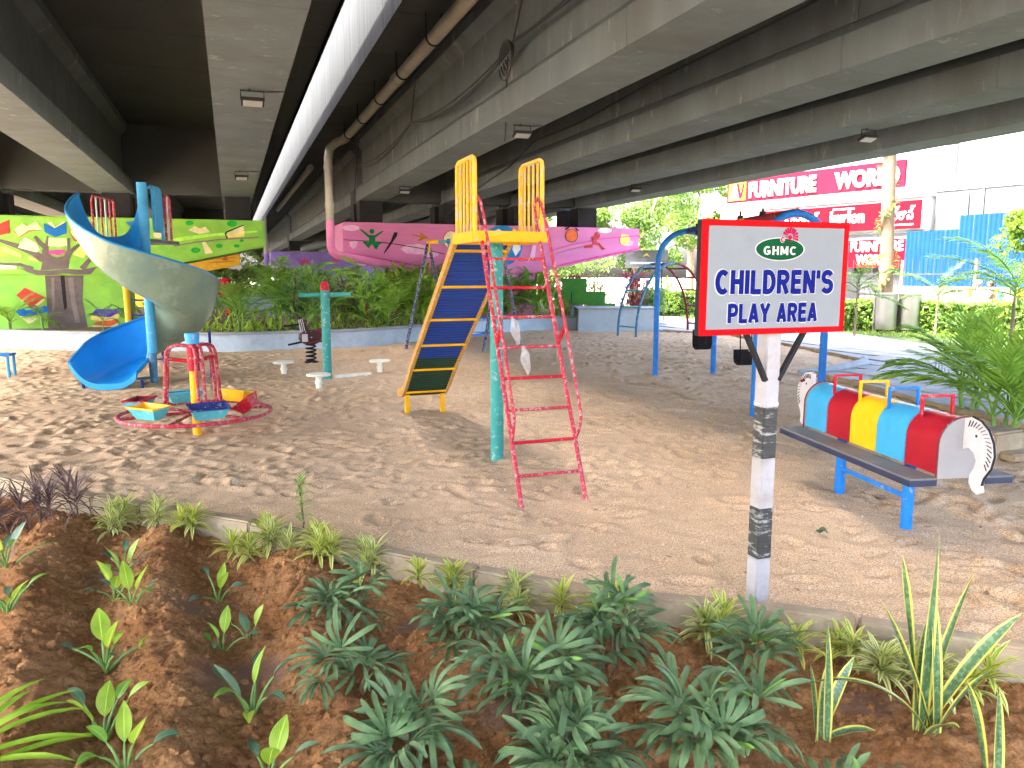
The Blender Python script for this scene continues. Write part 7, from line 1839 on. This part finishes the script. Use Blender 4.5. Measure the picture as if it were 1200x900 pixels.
# ---- motorcycle with two riders on the road
M['helmet'] = surf('helmet', (0.12, 0.13, 0.15), 0.35, 0.1); M['skin'] = surf('skin', (0.24, 0.12, 0.07), 0.6, 0.1)
M['shirt_white'] = surf('shirt_white', (0.62, 0.64, 0.68), 0.85, 0.12, 14); M['trouser'] = surf('trouser', (0.06, 0.07, 0.11), 0.85, 0.15, 14)
M['shirt_brown'] = surf('shirt_brown', (0.22, 0.12, 0.09), 0.85, 0.15, 14); M['bag_teal'] = surf('bag_teal', (0.03, 0.20, 0.25), 0.7, 0.1); M['hair'] = surf('hair', (0.012, 0.010, 0.009), 0.6, 0.2)
MC = (16.6, 27.6, -0.30); MR = R(145)
mc = thing('motorcycle', 'motorcycle carrying two people along the road behind the railing', 'motorcycle', MC, MR)
for x in (-0.62, 0.62):
    mb = MB(); mb.tube(arc((x, 0, 0.29), 0.25, 0, 345, 24, 'xz'), 0.045, 8, closed=True); w = mb.build('tyre', M['rubber'], mc)
    mb = MB(); mb.tube([(x, -.05, .29), (x, .05, .29)], 0.16, 14); mb.build('rim', M['steel'], w)
mb = MB(); mb.ball((0.18, 0, 0.74), 0.2, 12, 8, (1.3, .7, .7)); mb.build('fuel_tank', M['maroon'], mc)
mb = MB(); mb.box((-0.32, 0, 0.76), (0.75, 0.26, 0.09)); mb.build('seat', M['rubber'], mc, bevel=0.03)
mb = MB(); mb.box((0.02, 0, 0.42), (0.42, 0.24, 0.32)); mb.build('engine', M['dark_metal'], mc, bevel=0.03)
mb = MB(); mb.tube([(0.62, 0, 0.29), (0.46, 0, 0.9), (0.42, 0, 1.0)], 0.035, 8); mb.build('fork', M['steel'], mc)
mb = MB(); mb.tube([(0.34, -0.34, 1.0), (0.44, 0, 1.03), (0.34, 0.34, 1.0)], 0.016, 8); mb.build('handlebar', M['dark_metal'], mc)
mb = MB(); mb.ball((0.56, 0, 0.86), 0.10, 10, 8); mb.build('headlight', M['lamp_glass'], mc)
def rider(label, x, mats, helmet, reach):
    t = thing('person', label, 'person', MC, MR)
    # one continuous skinned body: pelvis, spine, head, bent legs, arms
    V = [(x, 0, 0.86), (x + .04, 0, 1.05), (x + .07, 0, 1.26), (x + .09, 0, 1.36), (x + .11, 0, 1.46)]
    E = [(0, 1), (1, 2), (2, 3), (3, 4)]; Rr = [.15, .135, .16, .055, .05]
    for s in (-1, 1):
        b0 = len(V); V += [(x + .02, s * .11, .84), (x + .38, s * .19, .78), (x + .24, s * .2, .40), (x + .36, s * .2, .36)]; Rr += [.09, .07, .05, .04]; E += [(0, b0), (b0, b0 + 1), (b0 + 1, b0 + 2), (b0 + 2, b0 + 3)]
        b0 = len(V); V += [(x + .07, s * .19, 1.27), (x + .17, s * .27, 1.06), (x + reach, s * (.30 if reach > .3 else .12), 1.03)]; Rr += [.06, .045, .035]; E += [(2, b0), (b0, b0 + 1), (b0 + 1, b0 + 2)]
    me = bpy.data.meshes.new('body'); me.from_pydata(V, E, [])
    o = link('body', me, t); md = o.modifiers.new('skin', 'SKIN'); sv = me.skin_vertices[0].data
    for i, r in enumerate(Rr): sv[i].radius = (r, r)
    sv[0].use_root = True
    o.modifiers.new('sub', 'SUBSURF').levels = 1; me.materials.append(M[mats])
    mb = MB(); mb.ball((x + .12, 0, 1.57), 0.105, 14, 10, (1.05, .85, 1.15)); h = mb.build('head', M['skin'], t)
    if helmet:
        mb = MB(); mb.ball((x + .105, 0, 1.60), 0.135, 14, 10, (1.08, .95, 1.0)); mb.build('helmet', M['helmet'], h)
        mb = MB(); mb.ball((x + .19, 0, 1.575), 0.075, 10, 8, (.8, 1.1, .7)); mb.build('face', M['skin'], h)
    else:
        mb = MB(); mb.ball((x + .09, 0, 1.60), 0.115, 14, 10, (1.0, .95, 1.05)); mb.build('hair', M['hair'], h)
    mb = MB(); mb.ball((x + .2, 0, .80), 0.16, 10, 8, (1.5, 1.35, .65)); mb.build('trousers', M['trouser'], t)
    return t
rider('rider in white shirt and grey helmet steering the motorcycle', -0.12, 'shirt_white', True, 0.46)
t = rider('bareheaded passenger with a teal backpack behind the helmeted rider', -0.52, 'shirt_brown', False, 0.28)
mb = MB(); mb.box((-0.70, 0, 1.12), (0.18, 0.28, 0.42)); mb.build('backpack', M['bag_teal'], t, bevel=0.05)
# ---- parked car roof behind the railing, left of the pole
M['car_teal'] = surf('car_teal', srgb(20, 170, 160), 0.3, 0.05, coat=0.5)
pc = thing('parked_car', 'teal car on the road, glimpsed behind the right edge of the signboard', 'car', (12.2, 32.5, -0.3), math.atan2(.819, -.574))
mb = MB(); mb.prism([(-1.9, .35), (1.9, .35), (1.95, .75), (1.2, .9), (.7, 1.42), (-.9, 1.45), (-1.5, .95), (-1.9, .9)], -.8, .8); mb.build('body', M['car_teal'], pc, bevel=0.06)
for sx in (-1.15, 1.2):
    for sy in (-.78, .78):
        mb = MB(); mb.cyl((sx, sy - .1, .3), (sx, sy + .1, .3), .3, 18); mb.build('wheel', M['rubber'], pc)
for sy in (-.803, .803):
    mb = MB(); mb.prism([(1.0, .92), (.62, 1.34), (-.85, 1.37), (-1.3, .96)], sy - .004, sy + .004); mb.build('side_window', M['dark_metal'], pc, smooth=False)
# ---- grey steps, red flower sculpture and far clutter left of the lilac pier
st = thing('garden_steps', 'pale concrete garden steps between the green pier and the lilac one', 'steps', (-7.2, 24.5, 0.0), YAW)
for k in range(3):
    mb = MB(); mb.box((0, k * 0.5, 0.35 + 0.22 * k), (2.6, 0.5, 0.2)); mb.build('step', M['render_wall'], st, smooth=False, bevel=0.01)
rf = thing('red_flower_figure', 'small glossy red sculpted figure beside the spiral slide', 'sculpture', (-7.4, 20.0, 0.3))
for (x, z, r) in ((0, 1.05, .17), (.13, .8, .17), (.2, .6, .13), (-.08, .85, .12), (0.05, .35, .10)):
    mb = MB(); mb.ball((x, 0, z), r, 12, 8, (1, .7, 1.1)); mb.build('red_lobe', M['red'], rf)
mb = MB(); mb.cyl((0.05, 0, 0), (0.08, 0, 0.6), 0.03, 8); mb.build('stem', M['stem_green'], rf)

# ---- overhead wires along the street
for k, (z0, z1, lb) in enumerate(((5.6, 5.9, 'lowest street wire crossing before the concrete wall'), (5.9, 6.5, 'middle street wire sagging towards the far pole'), (6.3, 7.2, 'highest street wire sagging towards the far pole'))):
    pts = sag((22.3, 38.5, z1), (10.8, 43.5, z0 + 0.3), 0.35, 14); mb = MB(); mb.tube(pts, 0.014, 5); tag(mb.build('street_wire', M['cable']), lb, 'wire', 'street wires')
# ---- dry leaves and paper bits on the sand
M['dry_leaf'] = surf('dry_leaf', (0.24, 0.15, 0.07), 0.8, 0.3, 20)
mb = MB(); rd = random.Random(77)
for k in range(70):
    x = rd.uniform(-6.5, 5.0); y = 3.4 + 8 * rd.random() ** 1.4
    if y < float(kerb_y(x)) + 0.2: continue
    strip(mb, (x, y, 0.012), rd.uniform(0, 6.28), R(rd.uniform(0, 12)), rd.uniform(0.03, 0.07), 0.022, R(rd.uniform(-20, 30)), 3, ELL, fold=rd.uniform(-.2, .3))
tag(mb.build('dry_leaves', M['dry_leaf'], **LKW), 'small dry leaves scattered over the sand', 'leaves', kind='stuff')
